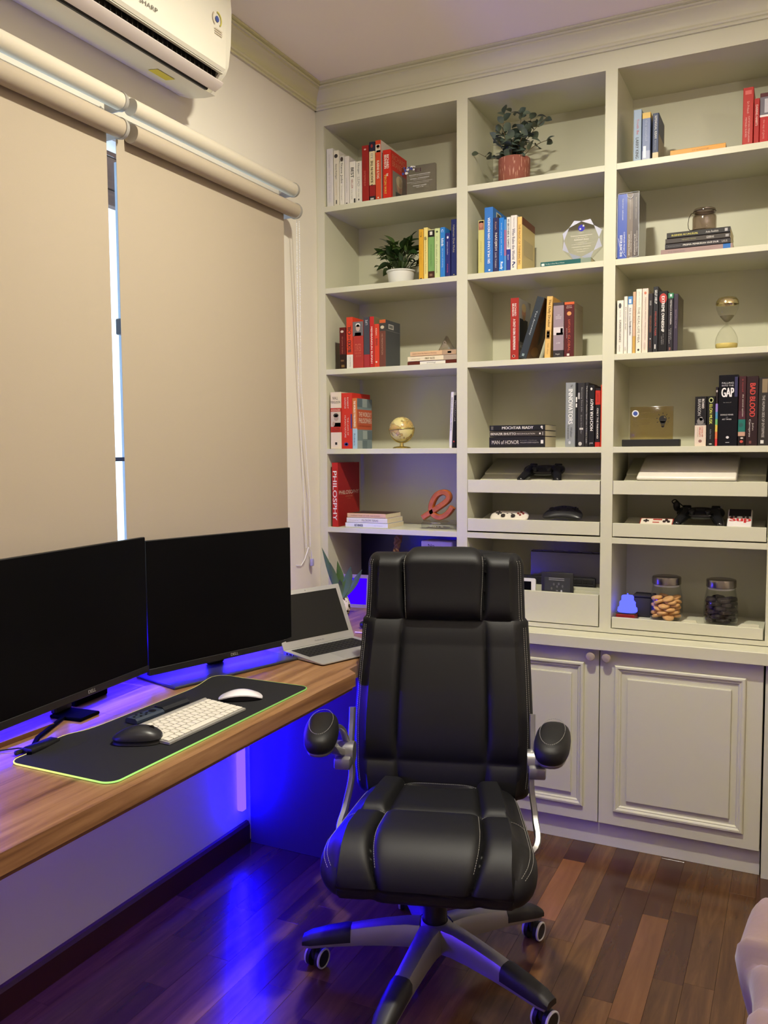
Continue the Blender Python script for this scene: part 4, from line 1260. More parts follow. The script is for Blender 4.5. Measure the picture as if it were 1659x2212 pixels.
book(.1462, .1685, .199, s4, (196, 112, 60), 'orange and pale blue book showing its tiled front cover', G, depth=.13, bands=[(0, .4, (158, 186, 206))], text=[('THE WORLDLY PHILOSOPHERS', (232, 222, 206), .43, .95, 'd', .3, .7, 1), ('Robert', (60, 76, 100), .06, .3, 'd', .3, .6)], cover2=(120, 136, 138),
     right=[('r', 0, 1, .38, .78, (186, 84, 54)), ('r', 0, .33, .83, 1, (92, 108, 114)), ('r', .36, .66, .83, 1, (150, 160, 158)), ('r', .69, 1, .83, 1, (100, 112, 116)), ('r', .0, .33, .0, .16, (150, 160, 158)), ('r', .36, .66, .0, .16, (96, 112, 118)), ('r', .36, .66, .19, .36, (152, 164, 162)), ('r', .69, 1, .19, .36, (96, 110, 116)), ('t', 'THE WORLDLY', .1, .95, .64, .73, (232, 216, 200)), ('t', 'PHILOSOPHERS', .1, .95, .51, .61, (232, 216, 200)), ('t', 'THE GREAT ECONOMIC', .15, .9, .44, .47, (150, 60, 40))])
book(.5575, .569, .209, s4, (214, 210, 216), 'white thin book leaning on the divider of fourth left shelf', G, lean=R(2.4), text=[('REVOLUSI EKONOMI MENTAL', (90, 90, 130), .3, .9, 'd', .25, .75)])
book(.5697, .5835, .196, s4, (30, 28, 32), 'black thin book hard against the divider of fourth left shelf', G, lean=R(2.4), text=[('PENGANTAR', (140, 130, 130), .5, .9, 'd', .3, .7)], pics=[('e', .12, .5, .015, .2, (200, 60, 60))])
# ---- left bay, fifth shelf
G = 'books on the fifth shelf of the left bay'
book(.0505, .0775, .259, s5, (178, 40, 36), 'tall red book lettered PHILOSPHY standing at left of lowest open shelf', G, depth=.19, hard=True, text=[('PHILOSPHY', (230, 218, 206), .1, .87, 'd', .18, .86, 1)], cover2=(150, 34, 32),
     right=[('t', 'PHILOSOPHY', .06, .96, .5, .56, (220, 200, 180)), ('t', 'ADVENTURES', .34, .66, .455, .475, (190, 120, 80)), ('t', 'in ideas', .44, .58, .425, .44, (190, 120, 80))])
book(0, .0195, .189, s5, (216, 216, 222), 'white book at bottom of small pile beside the tall red book', G, flat=.300, depth=.15, text=[('RETHINKER', (50, 56, 84), .58, .78, 'd', .25, .75, 1), ('the wisdom', (180, 180, 186), .12, .32, 'd', .4, .6)])
book(0, .0195, .181, s5 + .0201, (220, 216, 208), 'white book titled FILOSOFI TERAS in the middle of small pile', G, flat=.298, depth=.145, text=[('FILOSOFI TERAS', (84, 72, 62), .22, .62, 'd', .3, .72), ('henry', (170, 164, 156), .7, .92, 'd', .35, .6)])
book(0, .0175, .171, s5 + .0402, (214, 176, 140), 'tan book with dark cover on top of small pile', G, flat=.291, depth=.14, cover2=(70, 48, 40), text=[('outliers kisah di balik kesuksesan', (150, 96, 64), .14, .9, 'd', .35, .65)])
# ---- middle bay, second shelf
G = 'books on the second shelf of the middle bay'
book(.672, .6955, .190, s2, (196, 190, 120), 'olive yellow book with small face at top, left of middle row', G, pics=[('r', .82, .98, .1, .95, (150, 96, 76)), ('e', .91, .5, .05, .3, (176, 120, 96)), ('r', .95, .985, .2, .9, (60, 40, 34))], text=[('memoar', (170, 160, 96), .2, .6, 'd', .35, .6)])
book(.6962, .7288, .233, s2, (58, 116, 190), 'tallest blue book on the middle shelf with white upward title', G, depth=.19, text=[('SRI MULYANI', (230, 234, 240), .14, .48, 'u', .4, .68, 1), ('OWN INDONESIA', (230, 234, 240), .5, .84, 'u', .4, .68, 1)], pics=[('e', .04, .6, .012, .12, (230, 234, 240))], right=[('r', .2, .5, .86, .96, (200, 196, 176)), ('r', .25, .45, .88, .94, (70, 70, 60))])
book(.7295, .7503, .193, s2, (50, 50, 88), 'dark navy book with pale capital letters on middle shelf', G, text=[('NADJIKH', (214, 206, 196), .4, .72, 'd', .25, .75, 1), ('Kisah', (190, 150, 130), .78, .92, 'd', .35, .65), ('DARI TANAH', (190, 186, 190), .08, .36, 'd', .35, .65)])
book(.751, .7702, .190, s2, (42, 122, 206), 'bright blue slim book right after the navy one, middle shelf', G, text=[('kisah yang tak terlupa', (190, 214, 236), .3, .9, 'd', .38, .62), ('Rudy', (228, 236, 240), .04, .18, 'd', .2, .85, 1)])
book(.7705, .7792, .182, s2, (86, 140, 196), 'very thin blue and pink book between blue and white ones', G, bands=[(.3, .8, (150, 110, 150))], text=[('creative', (200, 90, 120), .3, .8, 'd', .3, .7)])
book(.7798, .7942, .189, s2, (222, 220, 214), 'narrow white book with blue lower half on middle shelf', G, bands=[(0, .4, (52, 62, 140))], text=[('MY BROTHERS & TEMPEST', (52, 50, 70), .43, .96, 'd', .25, .75, 1), ('best', (200, 200, 226), .2, .3, 'd', .3, .7)])
book(.795, .8185, .193, s2, (222, 216, 208), 'white book titled Who Rules the World? on middle shelf', G, text=[('Who Rules the World', (120, 116, 130), .2, .76, 'd', .25, .72, 1), ('?', (60, 70, 110), .05, .16, 'h', .25, .8), ('Noam Chomsky', (150, 146, 150), .78, .96, 'd', .4, .65)])
book(.82, .8375, .185, s2, (222, 184, 110), 'yellow book titled THE MAGIC OF THINKING BIG', G, depth=.165, text=[('THE MAGIC OF THINKING BIG', (150, 110, 50), .1, .86, 'd', .25, .68, 1)], cover2=(206, 186, 128), right=[('r', 0, 1, .86, 1, (112, 66, 48)), ('r', .15, .85, .3, .6, (186, 168, 120))])
book(0, .0185, .178, s2, (38, 90, 92), 'teal book lying flat beneath the clear octagonal award', 'flat books on the middle bay shelves', flat=1.083, y=.014, depth=.13, text=[('The Best in Every Man or Woman', (190, 206, 200), .52, .9, 'd', .35, .65)], pics=[('r', .0, .2, 0, 1, (120, 134, 120)), ('r', .92, .98, .25, .7, (222, 222, 214))])
# ---- middle bay, third shelf
G = 'books on the third shelf of the middle bay'
book(.7955, .8270, .220, s3, (158, 48, 42), 'red book with man in black on its cover, middle third shelf', G, depth=.15, text=[('RICHARD', (230, 214, 206), .71, .91, 'd', .5, .72, 1), ('BRANSON', (230, 214, 206), .71, .91, 'd', .22, .44, 1), ('A CRAZY GLOBAL ENTREPRENEUR', (230, 214, 206), .16, .66, 'd', .34, .62, 1)], pics=[('e', .06, .42, .022, .2, (220, 150, 140)), ('e', .06, .42, .014, .12, (158, 48, 42))], cover2=(150, 146, 138),
     right=[('r', .0, 1, .0, .3, (100, 92, 80)), ('r', .08, .75, .3, .68, (24, 24, 28)), ('e', .42, .8, .16, .12, (176, 124, 94)), ('e', .42, .87, .18, .07, (186, 160, 110)), ('e', .42, .71, .1, .05, (150, 116, 80)), ('t', 'A CRAZY', .1, .6, .2, .25, (210, 206, 196)), ('t', 'GLOBAL', .1, .6, .1, .15, (210, 206, 196))])
# leaning slate book
book(.828, .8565, .222, s3 - .0003, (52, 58, 64), 'slate book leaning right with brown patterned cover, middle third shelf', G, lean=R(17.5), depth=.15, text=[('Tax Amnesty', (190, 196, 200), .38, .78, 'd', .38, .62)], pics=[('r', .035, .075, .3, .6, (130, 150, 156))], bands=[], cover2=(96, 62, 34), right=[('r', 0, 1, 0.0, 1.0, (98, 64, 36)), ('e', .6, .45, .12, .18, (52, 34, 24)), ('e', .5, .15, .3, .08, (132, 94, 50)), ('e', .3, .7, .12, .09, (126, 86, 46))])
book(.921, .9425, .215, s3, (214, 174, 104), 'yellow book with brown title and boxed ornament, middle third shelf', G, lean=R(2.2), depth=.14, text=[('The Daily Drucker', (110, 84, 40), .5, .95, 'd', .25, .78, 1), ('366 days', (170, 134, 74), .06, .24, 'd', .35, .7)], pics=[('r', .31, .45, .2, .8, (120, 92, 50)), ('r', .33, .43, .28, .72, (226, 196, 130)), ('e', .38, .5, .012, .12, INK)], cover2=(190, 148, 76))
book(.9525, .9905, .191, s3, (150, 134, 142), 'mauve grey book with dark foot and white photo band', G, depth=.14, bands=[(0, .13, (52, 48, 50)), (.945, 1, (70, 64, 66))], text=[('THE', (214, 204, 208), .76, .78, 'h', .4, .6), ('LANGUAGE OF', (214, 204, 208), .73, .75, 'h', .22, .78), ('HAPPINESS', (214, 204, 208), .7, .72, 'h', .24, .76), ('LUC FERRY', (214, 204, 208), .25, .275, 'h', .3, .7), ('Penguin', (190, 186, 186), .04, .075, 'h', .25, .65)], pics=[('r', .41, .55, .03, .97, (206, 196, 196)), ('r', .44, .53, .7, .92, (60, 50, 52)), ('r', .41, .45, .3, .95, (150, 120, 116))])
book(.9917, .0 + 1.0270, .190, s3, (86, 36, 38), 'maroon book with orange top edge, right end of middle third shelf', G, depth=.135, bands=[(.955, 1, (206, 96, 54))], text=[('FRANCIS', (210, 180, 170), .915, .935, 'h', .25, .75), ('FUKUYAMA', (210, 180, 170), .885, .905, 'h', .2, .8), ('KAPITALISME', (196, 92, 60), .44, .68, 'd', .4, .62), ('GLOBAL', (196, 92, 60), .1, .4, 'd', .4, .62), ('penerbit', (200, 180, 176), .34, .52, 'd', .22, .32)], pics=[('e', .79, .5, .038, .22, (206, 140, 80)), ('r', .02, .06, .3, .55, (214, 204, 200))], cover2=(150, 138, 112), right=[('r', .03, .97, .9, .905, (120, 100, 84)), ('r', .1, .2, .0, .88, (168, 160, 136))])
# ---- middle bay, fourth shelf: flat pile and upright row
G = 'black books lying in a pile on middle bay shelf'
book(0, .039, .2095, s4, (38, 36, 40), 'thick black book titled MAN of HONOR at bottom of middle pile', G, flat=.9265, depth=.15, text=[('MAN of HONOR', (214, 206, 200), .46, .95, 'd', .32, .68), ('WILLIAM SOERYADJAYA', (170, 164, 160), .11, .44, 'd', .36, .52), ('kisah hidup', (130, 126, 124), .14, .44, 'd', .6, .7)], pics=[('r', .03, .075, .35, .68, (224, 220, 214))])
book(0, .0205, .208, s4 + .0396, (64, 58, 54), 'dark brown book titled RECONCILIATION in the middle pile', G, flat=.9265, depth=.15, text=[('BENAZIR BHUTTO', (220, 212, 200), .52, .98, 'd', .3, .72, 1), ('RECONCILIATION', (200, 192, 182), .18, .5, 'd', .36, .62)], pics=[('e', .09, .5, .015, .17, (226, 220, 210)), ('r', .035, .05, .2, .8, (150, 146, 140))])
book(0, .021, .2085, s4 + .0607, (34, 34, 38), 'black book with bold white capitals on top of middle pile', G, flat=.9265, depth=.15, text=[('MOCHTAR RIADY', (228, 224, 218), .21, .77, 'd', .28, .76, 1), ('GRASINDO', (160, 156, 150), .93, .97, 'h', .2, .8)], pics=[('e', .06, .6, .02, .2, (214, 210, 206)), ('e', .05, .35, .01, .16, (214, 210, 206))])
G = 'upright books on the fourth shelf of middle bay'
book(.999, 1.0342, .226, s4, (142, 146, 146), 'silver grey book titled INNOVATORS in large white letters', G, depth=.16, hard=True, text=[('INNOVATORS', (234, 234, 230), .36, .9, 'd', .3, .74, 1), ('Walter', (60, 62, 64), .15, .31, 'd', .5, .72), ('Isaacson', (60, 62, 64), .13, .34, 'd', .22, .42), ('The', (60, 62, 64), .93, .97, 'd', .5, .72)], pics=[('e', .07, .45, .025, .12, (190, 192, 190))])
book(1.0348, 1.0412, .224, s4, (28, 28, 30), 'very thin black book with white shapes after the silver one', G, pics=[('r', .7, .78, .1, .9, (222, 220, 216)), ('r', .62, .68, .1, .9, (216, 214, 210))])
book(1.0418, 1.0672, .223, s4, (52, 50, 52), 'charcoal book with grey script and white swoosh, middle fourth shelf', G, text=[('Becoming Steve Jobs', (150, 148, 146), .55, .93, 'd', .45, .7), ('Brent Schlender', (130, 128, 126), .2, .5, 'd', .45, .65)], pics=[('r', .75, .85, .05, .3, (170, 168, 166)), ('e', .05, .4, .03, .25, (190, 186, 180)), ('r', .27, .3, .3, .8, (200, 196, 190))])
book(1.0678, 1.0795, .224, s4, (46, 44, 46), 'thin charcoal book with long white subtitle, middle fourth shelf', G, text=[('The Evolution of a Reckless Upstart into a Visionary Leader', (206, 202, 196), .05, .95, 'd', .3, .72)])
book(1.0805, 1.1012, .214, s4, (34, 33, 36), 'black upright book with bold white capitals reading upward', G, text=[('MOCHTAR RIADY', (232, 228, 222), .26, .78, 'u', .3, .78, 1), ('gramedia', (190, 186, 180), .04, .08, 'h', .2, .8)], pics=[('e', .94, .45, .022, .17, (222, 218, 212))])
book(1.103, 1.1212, .203, s4, (36, 32, 34), 'black book with red label field near its top, middle fourth shelf', G, bands=[(.0, .08, (186, 48, 40)), (.72, .96, (190, 52, 42))], text=[('ONLY THE PARANOID', (226, 220, 214), .14, .66, 'd', .35, .65, 1), ('GROVE', (120, 30, 26), .76, .92, 'd', .3, .7)])
book(1.122, 1.1278, .214, s4, (206, 66, 44), 'thin orange red book against right divider of middle bay', G)
# ---- right bay, first shelf
G = 'books on the top shelf of the right bay'
book(1.220, 1.2462, .168, s1, (146, 164, 184), 'pale blue book lettered in red and black, top right bay', G, depth=.14, text=[('Truth Be', (176, 60, 66), .52, .82, 'd', .4, .68), ('LARRY KING', (44, 44, 50), .06, .46, 'd', .3, .68, 1)])
book(1.248, 1.2752, .154, s1, (98, 112, 150), 'shiny grey blue book with yellow top, top right bay', G, rough=.36, bands=[(.88, 1.0, (206, 170, 76)), (0, .2, (150, 158, 184))], text=[('the snowball', (160, 170, 196), .4, .84, 'd', .35, .65)], pics=[('r', .05, .3, .15, .5, (214, 218, 230))])
book(1.2815, 1.3015, .147, s1, (52, 62, 92), 'navy book with cream foot, third upright on top right shelf', G, depth=.13, bands=[(0, .14, (206, 186, 150))], text=[('SEPENGGAL KISAH', (190, 190, 190), .45, .95, 'd', .35, .72, 1), ('bisnis', (140, 146, 160), .2, .4, 'd', .4, .6)], cover2=(150, 140, 118), right=[('r', 0, .9, .55, 1.0, (64, 74, 100))])
book(0, .019, .17, s1, (208, 150, 62), 'thin orange yellow book lying flat alone on top right shelf', G, flat=1.509, depth=.12, text=[('creating', (170, 110, 40), .3, .6, 'd', .35, .65)])
book(1.5575, 1.589, .177, s1, (172, 48, 42), 'tall plain red book at right end of top right shelf', G, depth=.14, text=[('Sri Pribadi', (214, 150, 140), .55, .76, 'd', .4, .6), ('CATATAN PERJALANAN', (220, 170, 160), .05, .5, 'd', .5, .68), ('MENUJU SUKSES', (220, 170, 160), .14, .48, 'd', .22, .4)], pics=[('r', .88, .95, .2, .8, (196, 84, 76))])
book(1.5905, 1.6068, .139, s1, (166, 40, 38), 'short red book between two red books, top right shelf', G, text=[('DARING HABITS', (220, 180, 170), .4, .86, 'd', .3, .7, 1)])
book(1.6075, 1.634, .152, s1, (176, 42, 40), 'red book with grey photo top cut by right picture edge', G, bands=[(.55, .92, (110, 104, 112)), (.92, 1, (84, 40, 42))], text=[('the way of giants', (206, 130, 124), .08, .46, 'd', .3, .6)], pics=[('r', .52, .56, 0, 1, (226, 214, 210)), ('r', .6, .88, .5, 1, (176, 172, 178))])
# ---- right bay, second shelf: flat pile
G = 'books in the flat pile under the smoky jar'
book(0, .0175, .222, s2, (150, 126, 124), 'grey pink book with blue corner, bottom of pile under smoky jar', G, flat=1.5365, depth=.16, bands=[(0.03, .13, (46, 104, 178))], text=[('the new asia', (120, 106, 106), .66, .9, 'd', .35, .65), ('seri manajemen', (130, 110, 110), .3, .5, 'd', .35, .6)])
book(0, .0165, .203, s2 + .0181, (54, 50, 54), 'charcoal book lettered in white capitals in pile under smoky jar', G, flat=1.5305, depth=.15, text=[('PRISMA PEMIKIRAN GUS DUR', (214, 208, 200), .18, .72, 'd', .36, .68, 1), ('LKiS', (180, 176, 170), .05, .13, 'd', .3, .7), ('kumpulan', (110, 106, 106), .76, .95, 'd', .35, .6)])
book(0, .0165, .2, s2 + .0352, (68, 62, 58), 'brownish black book with grey and yellow words under smoky jar', G, flat=1.5285, depth=.15, text=[('MENJADI BISNIS', (150, 146, 90), .52, .74, 'd', .35, .65), ('GEBRAK', (196, 190, 182), .24, .36, 'd', .3, .75)], pics=[('r', .02, .07, .25, .75, (150, 146, 146))])
book(0, .0185, .196, s2 + .0523, (44, 42, 42), 'black book titled BUSINESS AS UNUSUAL directly under smoky jar', G, flat=1.5285, depth=.15, text=[('BUSINESS AS UNUSUAL', (196, 186, 80), .5, .92, 'd', .3, .62, 1), ('Anita Roddick', (200, 196, 190), .18, .38, 'd', .3, .65)], pics=[('r', .04, .085, .25, .78, (170, 166, 162))])
# ---- right bay, third shelf
G = 'books on the third shelf of the right bay'
book(1.1735, 1.1963, .181, s3, (224, 218, 208), 'white book titled SUPERINTELLIGENCE with grey oval mark, right bay', G, text=[('SUPERINTELLIGENCE', (110, 106, 102), .22, .64, 'd', .35, .65, 1), ('nick', (140, 136, 132), .68, .82, 'd', .4, .62), ('oxford', (160, 156, 150), .05, .17, 'd', .35, .6)], pics=[('e', .9, .45, .05, .2, (60, 60, 64))])
book(1.197, 1.209, .193, s3, (222, 216, 204), 'thin white book second in the right bay third row', G, text=[('the innovation design', (60, 60, 66), .42, .82, 'd', .3, .7), ('media', (150, 146, 140), .05, .12, 'd', .3, .7)])
book(1.21, 1.2258, .192, s3, (222, 218, 212), 'white book with pale blue top, right bay third row', G, bands=[(.86, 1, (92, 140, 190))], text=[('Ada di mata', (90, 90, 96), .58, .8, 'd', .3, .7), ('Soedjatmoko', (40, 40, 46), .32, .57, 'd', .25, .75, 1)], pics=[('r', .88, .95, .2, .7, (226, 226, 230))])
book(1.2262, 1.236, .206, s3, (206, 170, 138), 'thin beige and tan book, fourth in right bay third row', G, bands=[(0, .28, (196, 156, 84))], text=[('inspirasi', (150, 110, 90), .5, .85, 'd', .3, .65)])
book(1.2368, 1.256, .214, s3, (226, 218, 200), 'cream book titled THE REAL-LIFE MBA', G, text=[('THE REAL-LIFE MBA', (112, 108, 100), .16, .72, 'd', .3, .68), ('Jack Welch', (150, 146, 140), .75, .96, 'd', .45, .62)], pics=[('e', .05, .5, .018, .18, INK)])
book(1.2568, 1.277, .214, s3, (222, 204, 188), 'pinkish cream book with red seal near top, right bay', G, depth=.15, text=[('KERJASAMA MENARA PEMBANGUNAN', (150, 130, 124), .2, .86, 'd', .4, .66), ('catatan', (180, 164, 156), .05, .16, 'd', .35, .7)], pics=[('e', .93, .5, .022, .2, (196, 110, 80))])
book(1.2775, 1.292, .196, s3, (52, 48, 50), 'dark grey thin book with orange words, right bay third row', G, text=[('KELUARGA CEMARA', (150, 84, 56), .34, .62, 'd', .3, .7), ('2020', (190, 186, 180), .8, .88, 'd', .3, .65), ('sejarah', (150, 84, 60), .08, .2, 'd', .3, .65)], pics=[('r', .22, .24, .4, .6, (210, 206, 200))])
book(1.2928, 1.3092, .217, s3, (48, 48, 52), 'tallest charcoal book in right bay third row, orange red title', G, text=[('SELF HELP', (222, 220, 216), .74, .95, 'd', .3, .75, 1), ('MENGUAK TABIR', (176, 66, 54), .25, .62, 'd', .35, .68)], pics=[('r', .05, .12, .35, .6, (210, 206, 202))])
book(1.31, 1.3393, .200, s3, (30, 28, 30), 'black book titled EXTREME OWNERSHIP with red spot at top', G, depth=.14, hard=True, pics=[('e', .88, .5, .085, .42, (170, 40, 34))], text=[('EXTREME', (232, 228, 224), .66, .92, 'd', .34, .66, 1), ('OWNERSHIP', (232, 228, 224), .33, .64, 'd', .34, .66, 1), ('Jocko Willink', (150, 146, 144), .12, .3, 'd', .5, .62), ('Leif Babin', (150, 146, 144), .12, .26, 'd', .34, .46)])
book(1.34, 1.358, .192, s3, (46, 42, 48), 'dark book with green label at its top, right bay', G, bands=[(.91, 1, (66, 130, 96))], text=[('MEMBACA INDONESIA', (206, 200, 196), .46, .88, 'd', .42, .68, 1), ('teguh', (170, 166, 164), .2, .4, 'd', .5, .7), ('sosial', (160, 156, 154), .14, .38, 'd', .24, .42)], pics=[('r', .94, .98, .35, .7, (220, 226, 220)), ('r', .02, .07, .3, .6, (120, 70, 60))])
book(1.3587, 1.3733, .188, s3, (64, 56, 70), 'dark purple book with grey cover, right end of third row', G, depth=.14, text=[('BAHTERA KITAB', (130, 110, 130), .4, .72, 'd', .35, .65)], cover2=(96, 88, 72), right=[('r', .05, .95, .03, .97, (88, 80, 64)), ('e', .55, .72, .14, .1, (104, 98, 80))])
# ---- right bay, fourth shelf
G = 'dark books on the fourth shelf of the right bay'
book(1.4315, 1.468, .163, s4, (34, 32, 34), 'half black half cream book with grey crouching figure, right bay', G, bands=[(0, .42, (214, 198, 180))], text=[('RICHARD', (222, 216, 210), .76, .95, 'd', .6, .8, 1), ('BRANSON', (160, 156, 154), .62, .95, 'd', .25, .52, 1), ('LOSING MY', (196, 70, 58), .18, .39, 'd', .6, .74), ('VIRGINITY', (196, 70, 58), .18, .39, 'd', .38, .54), ('autobiography', (150, 120, 110), .18, .38, 'd', .25, .32)], pics=[('e', .5, .5, .07, .3, (120, 116, 114)), ('e', .55, .55, .04, .15, (150, 146, 142)), ('r', .42, .46, .1, .9, (90, 88, 88)), ('e', .1, .5, .03, .15, (140, 100, 90))])
book(1.4695, 1.494, .163, s4, (34, 33, 32), 'black book with yellow green title and pale emblem at top', G, text=[('ELON MUSK', (196, 196, 90), .44, .84, 'd', .3, .68, 1), ('Ashlee Vance', (130, 136, 140), .14, .34, 'd', .4, .6)], pics=[('e', .92, .5, .055, .3, (170, 176, 120)), ('e', .92, .5, .035, .18, (214, 216, 190)), ('e', .04, .5, .012, .2, (190, 190, 186))])
book(1.495, 1.503, .192, s4, (40, 32, 34), 'thin rainbow striped book between black books, right bay', G, bands=[(0.0, .12, (196, 56, 60)), (.12, .24, (206, 110, 70)), (.24, .36, (206, 180, 80)), (.36, .46, (110, 170, 110)), (.46, .58, (80, 140, 180)), (.58, .72, (140, 120, 190))], pics=[('e', .93, .5, .02, .3, (190, 180, 180))])
book(1.504, 1.5635, .230, s4, (20, 20, 26), 'thickest black glossy book titled FALLING INTO THE GAP', G, depth=.16, hard=True, rough=.25, text=[('FALLING', (200, 196, 200), .875, .9, 'h', .16, .76), ('INTO THE', (200, 196, 200), .84, .862, 'h', .16, .76), ('GAP', (228, 224, 226), .69, .82, 'h', .14, .76, 1), ('the story of', (150, 148, 150), .605, .62, 'h', .24, .66), ('DONALD FISHER', (206, 202, 204), .43, .45, 'h', .12, .78), ('and', (170, 168, 170), .4, .41, 'h', .4, .5), ('ART TWAIN', (206, 202, 204), .365, .385, 'h', .2, .68)], pics=[('r', .69, .97, .82, .97, (40, 38, 80)), ('e', .12, .5, .018, .08, (214, 210, 212)), ('r', .045, .052, .4, .6, (206, 204, 204))])
book(1.565, 1.5872, .224, s4, (66, 36, 40), 'dark red and teal illustrated book in the right bay', G, bands=[(.0, .14, (34, 26, 26)), (.14, .2, (190, 150, 130)), (.2, .38, (40, 110, 100)), (.38, .5, (80, 44, 54))], text=[('the second opinion', (200, 190, 180), .42, .74, 'd', .45, .72), ('a novel', (160, 60, 60), .78, .96, 'd', .45, .65)], pics=[('e', .06, .5, .02, .24, (186, 70, 56)), ('e', .11, .55, .012, .2, (206, 196, 186)), ('e', .3, .4, .03, .3, (30, 84, 80))])
book(1.588, 1.6235, .223, s4, (48, 32, 34), 'very dark brown book with large red letters BAD BLOOD', G, depth=.16, hard=True, text=[('BAD BLOOD', (196, 62, 52), .42, .9, 'd', .3, .76, 1), ('John', (196, 186, 180), .22, .33, 'd', .5, .68), ('Carreyrou', (206, 198, 190), .13, .38, 'd', .22, .42, 1)], pics=[('r', .03, .07, .3, .5, (110, 60, 56))])
book(1.6245, 1.657, .217, s4, (52, 48, 46), 'dark grey book with tan label cut by right picture edge', G, depth=.16, bands=[], text=[('THE HUMAN SIDE OF ENTERPRISE', (190, 184, 178), .12, .74, 'd', .34, .58), ], pics=[('r', .78, .98, .3, .8, (130, 112, 84)), ('r', .03, .08, .25, .55, (206, 204, 200))])
# shrink-wrapped set: one packet of three
sw = thing('book_set', 'shrink wrapped set of three annual reports, blue and brown spines', 'book set', (1.1715, 0.012, s2 + 0.0004))
for xa, xb, c, c2, tx in ((0.001, .0315, (56, 84, 176), (230, 234, 240), 'EDITOR IN INC-2018'), (.0318, .0505, (112, 98, 86), (206, 200, 190), 'INFORMASI PASAR'), (.0508, .0695, (74, 64, 62), (206, 200, 190), 'SATU DASAWARSA')):
    b = MB(); b.box(xa, xb, 0.001, .15, 0, .2155); b.build('spine', mat(c, .35), sw, smooth=None)
    b = MB(); put_text(b, tx, (xa + (xb - xa) * .25, .0006, .08), -Z_, X_, .07, (xb - xa) * .26, 0, 1); put_text(b, 'COMPILER PROJECT', (xa + (xb - xa) * .6, .0006, .09), -Z_, X_, .07, (xb - xa) * .2); put_text(b, 'laporan tahunan', (xa + (xb - xa) * .45, .0006, .2), -Z_, X_, .07, (xb - xa) * .16)
    b.build('lettering', mat(c2, .5), sw, smooth=None)
M_wrap = glass('plastic_wrap', (0.97, 0.97, 0.98), 0.12, 1.35)
b = MB()
def wrapf(u, v):
    z = v * .2185
    j = 0.0003 * math.sin(u * 31 + v * 17) + 0.0002 * math.sin(v * 27 + u * 11)
    a = 4 * u
    if a < 1: return (a * .071 - .0005, -.0006 + j, z)
    if a < 2: return (.0712 + abs(j) , (a - 1) * .152, z)
    if a < 3: return (.071 - (a - 2) * .071, .152, z)
    return (-.0002, .152 - (a - 3) * .152, z)
b.grid(wrapf, 60, 40, wrap_u=True)
b.build('plastic_wrap', M_wrap, sw, smooth=60)
b = MB()
M_gl = mat((226, 232, 244), .15, name='wrap_crease')
b.tube([(-.0008, -.0014, .006), (-.0006, -.0014, .1), (-.0008, -.0014, .2), (.002, -.0014, .2175), (.035, -.0014, .218), (.0705, -.0014, .2185), (.071, -.0014, .15), (.0708, -.0014, .006), (.04, -.0014, .002)], .0007, 5)
b.tube([(.03, -.0016, .215), (.034, -.0016, .203), (.042, -.0016, .198), (.05, -.0016, .203), (.052, -.0016, .212)], .0007, 5)
b.tube([(.004, -.0016, .07), (.008, -.0016, .045), (.02, -.0016, .02), (.03, -.0016, .006)], .0006, 5)
b.build('seam', M_gl, sw)
# ================================================================== ornaments on the shelves
M_crys = glass('crystal', (0.93, 0.94, 0.95), 0.03, 1.6)
def beveled_plate(outer, inner, y0, y1, name, m, parent):
    """polygon plate in the XZ plane whose front rim is cut back as facets"""
    n = len(outer)
    b = MB()
    vs = [(x, y1, z) for x, z in outer] + [(x, y0 + (y1 - y0) * .45, z) for x, z in outer] + [(x, y0, z) for x, z in inner]
    fs = [tuple(range(n))] + [(i, (i + 1) % n, n + (i + 1) % n, n + i) for i in range(n)] + [(n + i, n + (i + 1) % n, 2 * n + (i + 1) % n, 2 * n + i) for i in range(n)] + [tuple(range(2 * n, 3 * n))]
    b.add(vs, fs)
    return b.build(name, m, parent, smooth=None)
# clear acrylic plaque, top left shelf
t = thing('glass_plaque', 'smoky clear rectangular award plaque beside red books, top left shelf', 'award', (0.4275, 0.03, s1 + 0.0005))
b = MB(); b.rbox(-.069, .069, 0, .016, 0, .112, .002, 2)
b.build('slab', glass('smoky_acrylic', (0.72, 0.69, 0.70), 0.05, 1.5), t)
b = MB(); random.seed(3)
for k in range(22):
    cx, cz = random.uniform(-.066, -.012), random.uniform(.088, .11)
    if cz < .098 and cx > -.03: cz += .008
    put_disc(b, (cx, -.0004 - k * .00003, cz), X_, Z_, *(random.choice((.0035, .005, .0025)),) * 2, mi=k % 2, n=10)
put_text(b, 'EI', (-.012, -.0006, .088), X_, Z_, .022, .013, 2, 1)
for k, (s_, w_, z_) in enumerate((('BUILDERS & INNOVATORS', .085, .076), ('award of appreciation', .08, .071), ('INDONESIA - ENTREPRENEURSHIP', .078, .062), ('presented for the spirit of', .05, .057), ('building in recognition of contribution', .104, .050), ('the young enterprise community', .072, .045), ('INTERNET LEADER', .055, .035), ('2018', .03, .03))):
    put_text(b, s_, (-w_ / 2 + .006, -.0006, z_), X_, Z_, w_, .004 if k in (0, 2, 6) else .0026, 1)
b.build('engraving', [mat((56, 66, 140), .4), mat((216, 212, 214), .4), mat((70, 40, 56), .4)], t, smooth=None)
